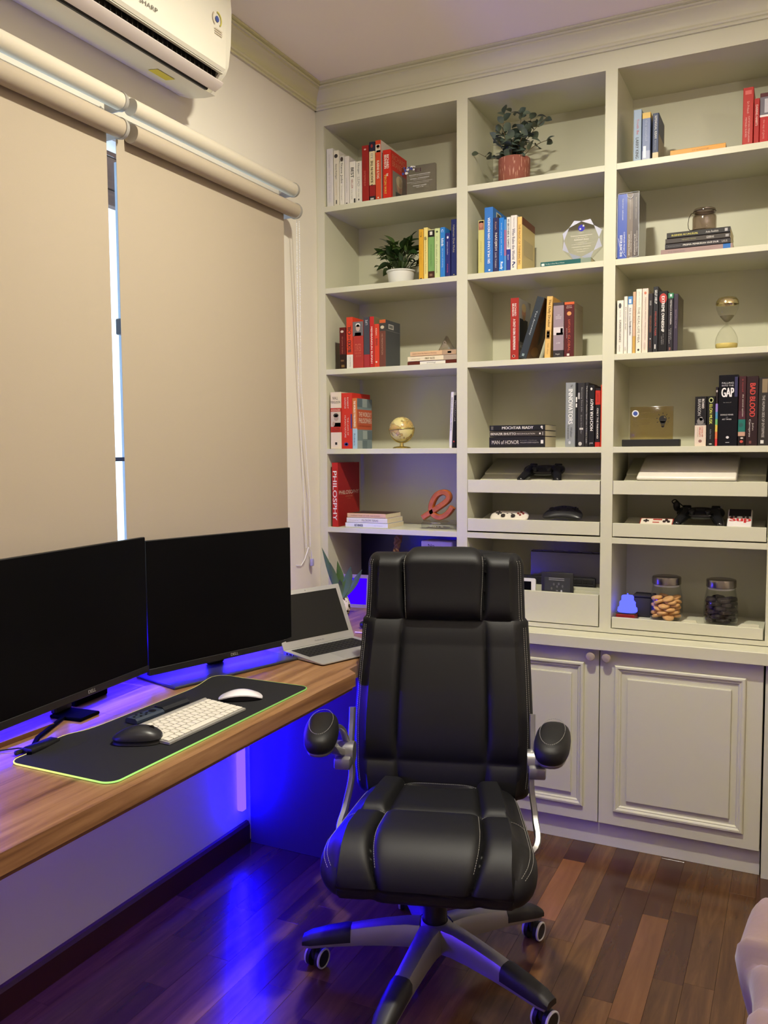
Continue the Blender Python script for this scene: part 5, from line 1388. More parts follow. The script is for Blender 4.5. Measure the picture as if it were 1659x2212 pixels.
# crystal triangle on the flat pile
t = thing('crystal_pyramid', 'small clear crystal triangle trophy on the tan book pile', 'award', (0.528, 0.045, s3 + 0.0515))
beveled_plate([(-.034, 0), (.034, 0), (.032, .004), (.0, .058), (-.032, .004)], [(-.022, .006), (.022, .006), (.020, .009), (0, .044), (-.020, .009)], 0, .03, 'crystal', glass('dusky_crystal', (0.74, 0.69, 0.66), 0.04, 1.9), t)
b = MB(); put_text(b, 'DTI', (-.009, -.0003, .014), X_, Z_, .018, .009); put_disc(b, (0, -.0003, .03), X_, Z_, .006, .006, inner=.7); b.build('engraving', mat((160, 146, 136), .4), t, smooth=None)
# globe on a stand
t = thing('globe', 'small antique cream desk globe on a brass cradle stand', 'globe', (0.331, 0.08, s4 + 0.0004))
mg = bpy.data.materials.new('antique_globe'); mg.use_nodes = True
nt = mg.node_tree; bb = nt.nodes['Principled BSDF']; bb.inputs['Roughness'].default_value = .3
tcc = nt.nodes.new('ShaderNodeTexCoord'); nz = nt.nodes.new('ShaderNodeTexNoise'); nz.inputs['Scale'].default_value = 26; nz.inputs['Detail'].default_value = 6; nz.inputs['Roughness'].default_value = .6
crr = nt.nodes.new('ShaderNodeValToRGB')
els = crr.color_ramp.elements
for _ in range(4): els.new(.5)
for e, (p_, c_) in zip(els, ((0, (216, 200, 128)), (.5, (220, 206, 138)), (.512, (92, 78, 44)), (.535, (196, 164, 90)), (.62, (190, 160, 96)), (.72, (196, 130, 80)))):
    e.position = p_; e.color = rgb(c_)
nt.links.new(tcc.outputs['Object'], nz.inputs['Vector']); nt.links.new(nz.outputs['Fac'], crr.inputs[0]); nt.links.new(crr.outputs[0], bb.inputs['Base Color'])
b = MB(); b.ball((0, 0, .0755), .0485, 36, 24); b.build('sphere', mg, t, smooth=80)
M_brass = mat((196, 176, 104), .25, .85, name='brass')
b = MB(); b.tube([(.0525 * math.cos(a), 0, .0755 + .0525 * math.sin(a)) for a in [R(180 - 3 + k * 186 / 30) for k in range(31)]], .0030, 8)
b.build('meridian', M_brass, t)
b = MB(); b.tube([(.051 * math.cos(a), .051 * math.sin(a), .0755 + .004 * math.cos(a)) for a in [2 * PI * k / 40 for k in range(40)]], .0018, 6, closed=True); b.build('horizon_ring', M_brass, t)
b = MB(); b.lathe([(.036, 0), (.036, .002), (.03, .006), (.008, .009), (.006, .0225), (0, .0225)], 28); b.build('base', M_brass, t)
# wooden "e" trophy on a crystal block
t = thing('letter_trophy', 'orange wooden letter e trophy on a clear crystal block', 'award', (0.495, 0.05, s5 + 0.0004))
beveled_plate([(-.070, 0), (.072, 0), (.072, .030), (.066, .036), (-.060, .036), (-.070, .026)], [(-.062, .004), (.064, .004), (.064, .028), (.060, .031), (-.055, .031), (-.062, .024)], -.012, .04, 'crystal_block', M_crys, t)
b = MB()
for k, (s_, w_) in enumerate((('ENDEAVOR', .036), ('entrepreneur of the year', .05), ('2012', .06))):
    put_text(b, s_, (-.01 - w_ / 2 + .01, -.0124, .024 - k * .0065), X_, Z_, w_, .0035 if k == 0 else .0025)
b.build('engraving', mat((216, 210, 200), .4), t, smooth=None)
M_or = wood('orange_wood', [(.3, (150, 72, 20)), (.55, (178, 94, 32)), (.8, (198, 114, 46))], (30, 30, 30), rough=.45)
e_path = [(-.066, .044), (-.050, .054), (-.03, .066), (-.005, .082), (.022, .100), (.040, .116), (.042, .132), (.030, .143), (.012, .143), (-.008, .132), (-.022, .112), (-.030, .088), (-.026, .064), (-.010, .050), (.010, .0475), (.030, .056), (.046, .071), (.058, .088)]
def smooth_path(p, n=6):
    out = []
    for i in range(len(p) - 1):
        p0, p1, p2, p3 = (Vector(p[max(0, min(len(p) - 1, i + k))]) for k in (-1, 0, 1, 2))
        for k in range(n):
            t_ = k / n
            out.append(.5 * ((2 * p1) + (-p0 + p2) * t_ + (2 * p0 - 5 * p1 + 4 * p2 - p3) * t_ ** 2 + (-p0 + 3 * p1 - 3 * p2 + p3) * t_ ** 3))
    out.append(Vector(p[-1]))
    return out
ep = smooth_path(e_path, 5)
b = MB(); b.ribbon([(p.x, .014, p.y) for p in ep], .026, .0215, (0, 1, 0)); b.build('letter', M_or, t, smooth=50)
# octagonal crystal award on the teal book
t = thing('crystal_award', 'clear octagonal crystal award with blue emblem on the teal book', 'award', (1.044, 0.035, s2 + 0.0192))
no = 8
oc = lambda r, o=0.0: [(r * math.sin(2 * PI * (k + .5) / no + o), .069 + r * math.cos(2 * PI * (k + .5) / no + o)) for k in range(no)]
o_out = oc(.0745); o_in = oc(.061, R(22.5))
n = 8; b = MB()
vs = [(x, .028, z) for x, z in o_out] + [(x, .012, z) for x, z in o_out] + [(x, 0, z) for x, z in o_in]
fs = [tuple(range(n))] + [(i, (i + 1) % n, n + (i + 1) % n, n + i) for i in range(n)]
for i in range(n):
    fs += [(n + i, n + (i + 1) % n, 2 * n + i), (n + (i + 1) % n, 2 * n + (i + 1) % n, 2 * n + i)]
fs.append(tuple(range(2 * n, 3 * n)))
b.add(vs, fs); b.build('crystal', glass('award_crystal', (0.95, 0.95, 0.96), .02, 1.55), t, smooth=None)
b = MB()
for i in range(n):
    a_, c_ = Vector((o_out[i][0], .0115, o_out[i][1])), Vector((o_in[i][0], -.0006, o_in[i][1]))
    d_ = Vector((o_in[(i - 1) % n][0], -.0006, o_in[(i - 1) % n][1]))
    m_ = (c_ + d_) / 2
    if i % 2 == 0 or True:
        b.add([a_, c_, d_], [(0, 1, 2)])
b.build('frosted_facet', mat((206, 208, 226), .15, name='frosted_facet'), t, smooth=None)
b = MB()
put_disc(b, (0, -.0004, .107), X_, Z_, .0115, .0115, 0); put_disc(b, (.007, -.0005, .114), X_, Z_, .003, .003, 1); put_disc(b, (-.004, -.0005, .104), X_, Z_, .003, .003, 1)
for k, (s_, w_, z_, h_) in enumerate((('partner', .018, .089, .003), ('Excellence Achievement Award', .074, .080, .004), ('is given to', .042, .073, .0034), ('Achmad Zaky', .052, .064, .007), ('for outstanding work', .04, .057, .003), ('entrepreneurship and innovation', .07, .051, .003), ('Honorary Honours', .066, .041, .004), ('Jakarta 2015', .052, .033, .003), ('foundation', .03, .026, .003))):
    put_text(b, s_, (-w_ / 2, -.0004, z_), X_, Z_, w_, h_, 1)
b.build('engraving', [mat((48, 44, 170), .3), mat((226, 220, 206), .4)], t, smooth=None)
# gold plaque on a black base with a light-bulb print
t = thing('gold_plaque', 'gold clear plaque with black light bulb print on black base', 'award', (1.289, 0.03, s4 + 0.0004))
b = MB(); b.rbox(-.0945, .0945, -.012, .03, 0, .024, .0015, 1); b.build('base', mat((22, 21, 20), .5), t)
b = MB(); b.rbox(-.0705, .0705, .006, .022, .0245, .136, .002, 2)
b.build('slab', [glass('gold_acrylic', (0.84, 0.76, 0.52), .12, 1.7)], t)
b = MB()
put_disc(b, (-.053, .0054, .113), X_, Z_, .0115, .0115, 0, inner=.66); put_disc(b, (-.053, .0054, .113), X_, Z_, .0076, .0076, 1)
bx_, bz_ = .038, .092
put_disc(b, (bx_, .0054, bz_), X_, Z_, .0125, .0125, 2)
b.add([(bx_ - .0105, .0054, bz_ - .007), (bx_ + .0105, .0054, bz_ - .007), (bx_ + .006, .0054, bz_ - .017), (bx_ - .006, .0054, bz_ - .017)], [(0, 3, 2, 1)], 2)
put_rect(b, (bx_ - .0058, .0054, bz_ - .021), X_, Z_, .0116, .0028, 2); put_rect(b, (bx_ - .005, .0054, bz_ - .025), X_, Z_, .01, .0028, 2); put_disc(b, (bx_, .0054, bz_ - .0255), X_, Z_, .004, .003, 2)
put_disc(b, (bx_ + .004, .0052, bz_ + .004), X_, Z_, .004, .004, 3, inner=.6, a0=-.3, a1=1.8)
for k in range(7):
    a = R(-30 + k * 40)
    d_ = Vector((math.cos(a), 0, math.sin(a))); p_ = Vector((-d_.z, 0, d_.x))
    c_ = Vector((bx_, .0054, bz_)) + d_ * .0165
    b.add([c_ - p_ * .0010, c_ + d_ * .0065 - p_ * .0010, c_ + d_ * .0065 + p_ * .0010, c_ + p_ * .0010], [(0, 1, 2, 3)], 2)
for k, (s_, w_, z_, h_) in enumerate((('Certificate of Appreciation', .07, .114, .004), ('is awarded to', .03, .108, .003), ('Achmad Zaky', .055, .092, .006), ('for contribution as Speaker', .058, .08, .003), ('National Innovation Summit', .056, .075, .003), ('2019', .02, .069, .003))):
    put_text(b, s_, (-.062 + (.02 if k < 2 else 0), .0054, z_), X_, Z_, w_, h_, 4)
b.build('print', [mat((214, 216, 220), .4), mat((60, 80, 150), .4), mat((20, 18, 16), .5), mat((170, 150, 96), .5), mat((96, 80, 48), .5)], t, smooth=None)
# smoky glass lantern jar on the flat pile
t = thing('lantern_jar', 'smoky brown glass jar with wire handle on pile of books', 'jar', (1.4445, 0.062, s2 + 0.0714))
b = MB(); b.lathe([(.0, 0.0005), (.034, 0.0005), (.037, .004), (.038, .012), (.038, .046), (.036, .053), (.032, .057), (.0315, .060), (.0345, .062), (.0345, .067), (.032, .0685), (.0345, .070), (.0345, .0735), (.0325, .075), (.0295, .075), (.0295, .056), (.0345, .05), (.0355, .04), (.0355, .006), (0, .004)], 36, cap=False)
b.build('glass_body', glass('smoky_glass', (0.76, 0.71, 0.67), .06, 1.6), t, smooth=40)
b = MB(); b.tube([(-.0345, -.004, .066), (-.041, -.010, .062), (-.047, -.016, .048), (-.049, -.020, .028), (-.047, -.024, .012), (-.040, -.034, .0025), (-.02, -.046, .0018), (.01, -.047, .0018)], .0011, 6); b.tube([(.0355 * math.cos(a), .0355 * math.sin(a), .0665) for a in [2 * PI * k / 30 for k in range(30)]], .0012, 6, closed=True)
b.build('wire_handle', mat((70, 62, 54), .35, .8), t)
# hourglass
t = thing('hourglass', 'clear hourglass with gold cap and pale sand, right bay', 'hourglass', (1.5215, 0.055, s3 + 0.0004))
prof = [(.0, .001), (.028, .001), (.034, .008), (.0355, .022), (.034, .038), (.026, .057), (.014, .073), (.006, .080), (.0032, .085), (.006, .090), (.014, .098), (.026, .114), (.0335, .132), (.0355, .146), (.034, .158), (.027, .167), (.015, .1705), (0, .1712)]
b = MB(); b.lathe(prof, 36, cap=False); b.build('glass_bulb', glass('clear_glass', (0.95, 0.95, 0.93), .02, 1.4), t, smooth=60)
b = MB(); b.lathe([(.0349, .147), (.0362, .1465), (.0348, .158), (.0276, .1677), (.0153, .1712), (0, .172)], 36, cap=False); b.build('gold_cap', mat((212, 198, 146), .12, .95, name='gold_cap'), t, smooth=60)
b = MB(); b.lathe([(0, .002), (.0275, .002), (.0332, .008), (.0345, .016), (.033, .0195), (.012, .021), (0, .0215)], 32, cap=False); b.build('sand', mat((206, 186, 110), .6, .1), t, smooth=50)
b = MB(); b.lathe([(0, .0895), (.0065, .0915), (.014, .0985), (.0215, .1085), (.0222, .11), (.012, .107), (0, .106)], 28, cap=False); b.build('upper_sand', mat((130, 124, 96), .7), t, smooth=50)

# ================================================================== plants on the shelves
pl = thing('potted_plant', 'bushy dark green plant in white pot, second left shelf', 'plant', (0.322, 0.10, s2 + 0.0004))
b = MB(); b.lathe([(0, 0), (.045, 0), (.0475, .004), (.0535, .052), (.0575, .0535), (.058, .058), (.0545, .058), (.052, .05), (0, .05)], 36, cap=False); b.build('pot', mat((226, 226, 222), .3, name='white_ceramic'), pl, smooth=40)
b = MB(); b.lathe([(.0525, .046), (.03, .052), (0, .054)], 20, cap=False); b.build('soil', mat((40, 30, 22), .9), pl)
M_lf1 = mat((38, 62, 28), .33, name='dark_leaf', vary=.4, vscale=60)
M_lf2 = mat((62, 84, 36), .36, name='mid_leaf', vary=.35, vscale=60)
random.seed(11)
leafm = {}
def leaf_mesh(key, L, Wd, bend, m, fold=.3):
    if key in leafm: return leafm[key]
    b = MB()
    prof = [.1, .55, .88, 1.0, .93, .72, .4, .02]
    n = len(prof)
    for sgn in (0, 1):
        vs, fs = [], []
        for i, p in enumerate(prof):
            t_ = i / (n - 1)
            c = Vector((L * t_, 0, -bend * t_ * t_ * L)) - Vector((0, 0, .0006 * sgn))
            hw = Wd / 2 * p
            vs += [c + Vector((0, -hw, hw * fold)), c, c + Vector((0, hw, hw * fold))]
        for i in range(n - 1):
            a = i * 3
            q = [(a, a + 1, a + 4, a + 3), (a + 1, a + 2, a + 5, a + 4)]
            fs += q if not sgn else [tuple(reversed(f)) for f in q]
        b.add(vs, fs)
    leafm[key] = b.mesh('leaf', [m], 60)
    return leafm[key]
stems = MB()
for k in range(96):
    az = random.uniform(0, 2 * PI)
    el = random.uniform(.15, 1.45)
    rr = random.uniform(.05, .105)
    d = Vector((math.cos(az) * math.cos(el), math.sin(az) * math.cos(el) * .8, math.sin(el)))
    p = Vector((0, 0, .062)) + Vector((d.x * rr * 1.0, d.y * rr, d.z * rr * 1.12))
    p.z = max(p.z, .064)
    if p.y > .07: p.y = .07
    p.x = min(p.x, .062)
    L = random.choice((.04, .048, .056))
    me = leaf_mesh(('p', L, k % 2), L, L * .52, .35, M_lf1 if k % 3 else M_lf2)
    eu = Euler((random.uniform(-.6, .6), -random.uniform(-.2, 1.1), az + random.uniform(-.5, .5)))
    link('leaf', me, pl, p - Vector((d.x, d.y, 0)) * .008, eu)
    stems.tube([(d.x * .01, d.y * .01, .052), (p.x * .6, p.y * .6, .056 + (p.z - .056) * .7), p], .0011, 5)
for (tip, ln) in (((.058, -.03, .188), .03), ((-.058, -.02, .16), .03), ((-.01, -.02, .166), .04), ((-.10, -.01, .137), .025)):
    tv = Vector(tip); stems.tube([(tv.x * .2, tv.y * .2, .06), (tv.x * .7, tv.y * .8, .06 + (tv.z - .06) * .75), tv], .0009, 5)
    link('leaf', leaf_mesh(('t', ln), ln, ln * .3, .2, M_lf1), pl, tv - Vector((0, 0, .008)), (0, -.8 if tv.x > 0 else -.3, 0 if tv.x > 0 else PI))
o = stems.build('stems', M_lf2, pl)
# eucalyptus in the terracotta pot
eu_ = thing('potted_plant', 'grey green eucalyptus plant in terracotta red pot, top middle shelf', 'plant', (0.788, 0.075, s1 + 0.0004))
mt = bpy.data.materials.new('streaked_terracotta'); mt.use_nodes = True
nt = mt.node_tree; bb = nt.nodes['Principled BSDF']; bb.inputs['Roughness'].default_value = .8
tcc = nt.nodes.new('ShaderNodeTexCoord'); mpp = nt.nodes.new('ShaderNodeMapping'); mpp.inputs['Scale'].default_value = (210, 210, 34); nz = nt.nodes.new('ShaderNodeTexNoise'); nz.inputs['Detail'].default_value = 1; nz.inputs['Scale'].default_value = 1
crr = nt.nodes.new('ShaderNodeValToRGB'); crr.color_ramp.elements[0].position = .60; crr.color_ramp.elements[0].color = rgb((138, 78, 62)); crr.color_ramp.elements[1].position = .68; crr.color_ramp.elements[1].color = rgb((190, 144, 122))
nt.links.new(tcc.outputs['Object'], mpp.inputs[0]); nt.links.new(mpp.outputs[0], nz.inputs['Vector']); nt.links.new(nz.outputs['Fac'], crr.inputs[0]); nt.links.new(crr.outputs[0], bb.inputs['Base Color'])
b = MB(); b.lathe([(0, 0), (.054, 0), (.0565, .003), (.0575, .088), (.0565, .091), (.053, .091), (.052, .08), (0, .08)], 40, cap=False); b.build('pot', mt, eu_, smooth=40)
b = MB(); b.lathe([(.052, .078), (0, .084)], 20, cap=False); b.build('soil', mat((36, 30, 24), .9), eu_)
M_eu = mat((92, 104, 88), .5, name='eucalyptus_leaf', vary=.25, vscale=50)
M_eu2 = mat((74, 88, 78), .5, name='eucalyptus_leaf_dark', vary=.25, vscale=50)
M_stem = mat((92, 78, 52), .6, name='stem')
random.seed(5)
def disc_leaf(key, L, m):
    if key in leafm: return leafm[key]
    b = MB()
    prof = [.12, .62, .9, 1.0, .95, .78, .45, .04]
    n = len(prof)
    for sgn in (0, 1):
        vs, fs = [], []
        for i, p in enumerate(prof):
            t_ = i / (n - 1)
            hw = L * .36 * p
            zz = .1 * L * math.sin(PI * t_) - .0005 * sgn
            vs += [(L * t_, -hw, zz + hw * .15), (L * t_, 0, zz), (L * t_, hw, zz + hw * .15)]
        for i in range(n - 1):
            a = i * 3
            q = [(a, a + 1, a + 4, a + 3), (a + 1, a + 2, a + 5, a + 4)]
            fs += q if not sgn else [tuple(reversed(f)) for f in q]
        b.add(vs, fs)
    leafm[key] = b.mesh('leaf', [m], 60)
    return leafm[key]
branches = [((-.02, -.01, .085), (-.03, -.015, .16), (-.036, -.02, .22), (-.028, -.02, .268)),
            ((.005, -.01, .085), (.018, -.015, .16), (.03, -.02, .22), (.022, -.02, .252)),
            ((.015, 0, .085), (.05, -.01, .15), (.09, -.015, .19), (.125, -.02, .212)),
            ((.02, 0, .085), (.06, .01, .125), (.1, .02, .145), (.13, .03, .15)),
            ((-.025, 0, .085), (-.06, -.01, .10), (-.09, -.015, .105), (-.13, -.02, .128)),
            ((0, .01, .085), (-.01, .03, .15), (.02, .03, .19), (.05, .03, .215)),
            ((.01, -.02, .085), (.03, -.04, .13), (.05, -.045, .165), (.055, -.045, .2)),
            ((-.01, -.02, .085), (-.03, -.04, .12), (-.045, -.045, .15), (-.06, -.04, .17)),
            ((0, -.02, .085), (.005, -.045, .11), (.012, -.055, .135), (.015, -.055, .165)),
            ((.0, .0, .085), (.03, -.01, .14), (.06, -.02, .19), (.07, -.02, .235)),
            ((.0, .0, .085), (-.02, .01, .14), (-.04, .01, .18), (-.06, .0, .2)),
            ((.01, -.01, .085), (.025, -.02, .12), (.035, -.03, .14), (.04, -.04, .15))]
sm = MB()
for bi, br in enumerate(branches):
    P = smooth_path(br, 6)
    sm.tube(P, [.0018 * (1 - .6 * i / len(P)) for i in range(len(P))], 6)
    nl = 12 if bi not in (3, 4) else 6
    for k in range(nl):
        f = .12 + .88 * k / (nl - 1)
        p = P[min(len(P) - 1, int(f * (len(P) - 1)))]
        d = (P[min(len(P) - 1, int(f * (len(P) - 1)) + 1)] - P[max(0, int(f * (len(P) - 1)) - 1)]).normalized()
        az = k * 2.4 + bi
        L = (.047 - .016 * f) * random.uniform(.85, 1.15)
        L = round(L / .004) * .004
        me = disc_leaf(('e', L, k % 2), L, M_eu if k % 2 else M_eu2)
        rot = Euler((random.uniform(-.9, .9), random.uniform(-.7, .35), az))
        link('leaf', me, eu_, p, rot)
sm.build('stems', M_stem, eu_)

# ================================================================== gadgets in the pull-out trays
def on_ramp(y, ramp):
    (y0, z0, y1, z1) = ramp
    return z0 + (y - y0) / (y1 - y0) * (z1 - z0)
def gamepad(name, label, x, y, z, tilt, style, group=None):
    """twin-handled pad; local X across, +Y toward the triggers (away), Z up out of its face"""
    t = thing(name, label, 'game controller', (x, y, z), (tilt, 0, 0), group)
    return t
def twin_pad(t, c, wide=.152, shine=.3):
    m = mat(c, shine, name='pad_plastic')
    b = MB()
    hw = wide / 2
    b.ball((0, .012, .016), (hw * .74, .034, .0140), 28, 12, e=2.6)
    for s in (-1, 1):
        b.ball((s * hw * .62, .016, .016), (.031, .031, .0155), 20, 12, e=2.2)
        pts = [(s * hw * .62, .010, .017), (s * hw * .72, -.018, .0165), (s * hw * .84, -.046, .014), (s * hw * .90, -.064, .0125)]
        b.tube(smooth_path(pts, 5), [.0205 - .0060 * (i / 15) for i in range(16)], 14)
        b.ball((s * hw * .90, -.064, .0125), (.0143, .0143, .0143), 12, 8)
    b.build('body', m, t, smooth=60)
    k = MB()
    for s in (-1, 1):
        k.cyl((s * .026, -.012, .026), (s * .026, -.012, .036), .0068, .0062, 16); k.cyl((s * .026, -.012, .036), (s * .026, -.012, .039), .0095, .0085, 18)
    k.build('thumbstick', mat((24, 24, 26), .5), t)
    k = MB()
    for a in range(4):
        k.cyl((hw * .62 + .011 * math.cos(a * PI / 2), .016 + .011 * math.sin(a * PI / 2), .030), (hw * .62 + .011 * math.cos(a * PI / 2), .016 + .011 * math.sin(a * PI / 2), .0335), .0045, n=12)
    k.rbox(-hw * .62 - .014, -hw * .62 + .014, .012, .020, .030, .0335, .0015, 1); k.rbox(-hw * .62 - .004, -hw * .62 + .004, .002, .030, .030, .0338, .0015, 1)
    k.rbox(-.014, .014, .008, .024, .0285, .0305, .002, 1)
    k.build('buttons', mat((44, 42, 44), .4), t)
    k = MB()
    for s in (-1, 1):
        k.rbox(s * hw * .62 - .014, s * hw * .62 + .014, .040, .052, .018, .027, .003, 2); k.rbox(s * hw * .62 - .012, s * hw * .62 + .012, .042, .056, .005, .016, .003, 2)
    k.build('triggers', m, t)
T1 = math.atan2(.038, .111)
def rest(L, tilt, ramp):
    """place a pad whose near end, L from its origin, touches the slope just behind the lip"""
    return .028 + L * math.cos(tilt), on_ramp(.028, ramp) + L * math.sin(tilt) + .001
yy, zz = rest(.076, .42, R1[0])
t = gamepad('game_controller', 'black glossy twin handled game controller in upper middle tray', .899, yy, zz, .42, 0)
twin_pad(t, (20, 20, 22), .15, .18)
T2 = math.atan2(.027, .171)
t = gamepad('game_controller', 'black corded twin handled controller in the lower right tray', 1.447, *rest(.076, .42, R2[0]), .42, 0)
twin_pad(t, (20, 21, 23), .152, .2)
b = MB(); b.tube(smooth_path([(-.05, .05, .012), (-.072, .055, .03), (-.085, .045, .05), (-.095, .04, .045), (-.09, .05, .03), (-.078, .058, .012), (-.082, .06, .006)], 6), .0022, 7); b.ball((-.082, .05, .022), (.012, .012, .02), 12, 8); b.build('cord', M_black, t)
# white rounded pad
t = gamepad('game_controller', 'white retro game controller with red buttons, lower middle tray', .782, *rest(.036, .5, R2[0]), .5, 0)
b = MB(); b.rbox(-.06, .06, -.030, .030, 0, .017, .0085, 4); 
for s in (-1, 1): b.ball((s * .045, -.002, .0085), (.028, .032, .0088), 20, 10, e=2.3)
b.build('body', mat((222, 214, 200), .35, name='pad_white'), t, smooth=60)
k = MB(); k.rbox(-.052, -.030, .003, .009, .0165, .0205, .001, 1); k.rbox(-.044, -.038, -.005, .017, .0165, .0206, .001, 1)
for s in (-1, 1): k.cyl((s * .019, -.014, .0165), (s * .019, -.014, .022), .006, n=14); k.cyl((s * .019, -.014, .022), (s * .019, -.014, .0245), .0085, .0075, n=16)
k.rbox(-.012, -.005, .004, .008, .0165, .0185, .001, 1); k.rbox(.005, .012, .004, .008, .0165, .0185, .001, 1)
k.build('sticks', mat((52, 46, 44), .5), t)
k = MB()
for a in range(4): k.cyl((.043 + .0095 * math.cos(a * PI / 2), .006 + .0095 * math.sin(a * PI / 2), .0165), (.043 + .0095 * math.cos(a * PI / 2), .006 + .0095 * math.sin(a * PI / 2), .0205), .0042, n=12)
k.build('buttons', mat((130, 44, 40), .4), t)
# smooth black pad
t = gamepad('game_controller', 'smooth matte black arched game controller in lower middle tray', .982, *rest(.05, .5, R2[0]), .5, 0)
b = MB()
def arch(u, v):
    a = 2 * PI * u
    sg = lambda x, p: math.copysign(abs(x) ** p, x)
    cx, cy = sg(math.cos(a), .72), sg(math.sin(a), .8)
    r_ = math.sin(v * PI)
    zz = math.cos(v * PI)
    x = cx * r_ * .0725
    yb = cy * r_ * .036 - .024 * (x / .0725) ** 2 + .01
    return (x, yb, .016 + zz * .0155 + .003 * (1 - (x / .0725) ** 2))
b.grid(arch, 44, 20, wrap_u=True)
b.build('body', mat((34, 33, 34), .34, name='pad_matte'), t, smooth=70)
k = MB()
for (x, y, r_) in ((-.042, .008, .010), (.042, .008, .004), (.034, .014, .004), (.05, .014, .004), (.042, .02, .004), (-.016, .004, .009), (.016, .004, .009), (-.006, .022, .003), (.006, .022, .003)):
    k.cyl((x, y, .024), (x, y, .0345 - abs(x) * .02), r_, n=16)
k.build('buttons', mat((24, 23, 24), .5), t)
# small red and white pad
t = gamepad('game_controller', 'small red and white retro gamepad in lower right tray', 1.310, *rest(.026, .42, R2[0]), .42, 0)
b = MB(); b.rbox(-.056, .056, -.026, .026, 0, .013, .003, 2); b.build('body', mat((160, 42, 34), .4), t)
b = MB(); b.rbox(-.052, .052, -.022, .018, .0131, .0145, .0006, 1); b.build('faceplate', mat((222, 212, 196), .4), t)
k = MB(); k.rbox(-.043, -.025, -.004, .002, .0146, .018, .0008, 1); k.rbox(-.037, -.031, -.010, .008, .0146, .0181, .0008, 1)
for x, y in ((.026, -.004), (.040, -.004), (.033, .006)): k.cyl((x, y, .0146), (x, y, .018), .0052, n=14)
k.build('buttons', mat((40, 26, 26), .4), t)
k = MB(); k.rbox(-.012, .018, .006, .014, .0146, .0158, .001, 1); k.rbox(-.012, .01, -.012, -.006, .0146, .0158, .001, 1); k.build('stripe', mat((160, 42, 34), .4), t)
# handheld console
t = thing('handheld_console', 'white pocket game console with dark screen and red word Sup', 'game console', (1.574, rest(.05, .6, R2[0])[0], rest(.05, .6, R2[0])[1] + .012), (.6, 0, 0))
b = MB(); b.rbox(-.038, .038, -.05, .045, -.012, .004, .005, 2); b.build('body', mat((214, 208, 204), .35), t)
b = MB(); b.rbox(-.034, .034, .004, .042, .0041, .0052, .0004, 1); b.build('screen', mat((30, 26, 26), .2), t)
b = MB(); put_text(b, 'Sup', (-.032, -.03, .0045), X_, Y_, .064, .03, 0, 2); b.build('lettering', mat((180, 44, 48), .4), t, smooth=None)
b = MB()
for x, y in ((-.024, -.004), (-.012, -.001), (.012, -.001), (.024, -.003)): b.cyl((x, y, .004), (x, y, .0075), .0042, n=12)
b.build('buttons', mat((40, 36, 38), .4), t)
# closed white laptop
t = thing('laptop', 'closed white laptop resting on the slope of upper right tray', 'laptop', (1.404, .0235, 1.2725), (R(19.3), 0, 0))
b = MB(); b.rbox(-.159, .159, 0, .225, 0, .012, .005, 3); b.build('base', mat((206, 202, 194), .35), t)
b = MB(); b.rbox(-.159, .159, 0, .225, .0125, .027, .0065, 4); b.build('lid', mat((226, 220, 208), .25, name='white_polycarbonate'), t, smooth=60)
b = MB(); b.rbox(-.022, .024, -.006, -.0005, .004, .011, .0015, 1); b.build('latch', mat((214, 200, 176), .4), t)

# ---- upright gadgets in the sorter bin
t = thing('tablet_laptop', 'dark grey folded laptop standing upright behind the bin', 'laptop', (.98, .135, .7785))
b = MB(); b.rbox(-.139, .133, 0, .014, 0, .232, .003, 2); b.build('shell', mat((112, 112, 118), .4, .5, name='grey_aluminium'), t)
for xa in (-.132, -.093, -.051, .003, .055, .099):
    k = MB(); k.rbox(xa, xa + .036, -.001, .011, .2345, .2385, .001, 1); k.build('hinge_segment', mat((120, 116, 128), .3, .6), t)
k = MB(); k.rbox(-.137, .131, .001, .010, .2325, .2355, .001, 1); k.build('hinge', M_black, t)
t = thing('keyboard', 'black keyboard standing on its edge in the sorter bin', 'keyboard', (.965, .098, .7785))
b = MB(); b.rbox(-.15, .128, 0, .012, 0, .1465, .004, 2); b.build('case', M_black, t)
b = MB()
for r_ in range(4):
    for c_ in range(13):
        b.rbox(-.143 + c_ * .0205, -.126 + c_ * .0205, -.002, -.0002, .07 + r_ * .0185, .085 + r_ * .0185, .0006, 1)
o = b.build('keys', mat((26, 24, 26), .5), t, smooth=None); o['kind'] = 'stuff'
t = thing('e_reader', 'black framed e-reader standing in bin showing a book cover', 'e-reader', (.970, .030, .7785))
b = MB(); b.rbox(-.0585, .0585, 0, .008, 0, .1715, .004, 2); b.build('case', mat((30, 29, 30), .5), t)
b = MB(); b.box(-.0465, .0465, -.0008, -.0001, .03, .153); b.build('screen', mat((62, 63, 64), .35), t, smooth=None)
b = MB()
put_text(b, 'LOST', (-.0145, -.0011, .0895), X_, Z_, .026, .009, 0, 1); put_text(b, 'APOTHECARY', (-.036, -.0011, .077), X_, Z_, .068, .009, 0, 1); put_text(b, 'THE', (-.004, -.0011, .103), X_, Z_, .008, .004)
for k in range(2): put_rect(b, (-.03, -.0011, .149 - k * .006), X_, Z_, .056, .0014)
for (x, z_) in ((.016, .104), (-.012, .128), (0, .12), (.006, .13), (-.02, .112), (.02, .122)): put_disc(b, (x, -.0011, z_), X_, Z_, .0035, .005, 0 if x == .016 else 1, 10)
b.build('screen_print', [mat((190, 190, 188), .5), mat((96, 96, 96), .5)], t, smooth=None)
t = thing('phone', 'white phone standing in the bin half hidden behind the chair', 'phone', (.855, .0335, .7785))
b = MB(); b.rbox(-.034, .034, 0, .0085, 0, .143, .008, 4, only='y'); b.build('body', mat((232, 230, 228), .3), t)
b = MB(); b.box(-.018, .018, -.0008, -.0001, .02, .132); b.build('screen', M_scr, t, smooth=None)

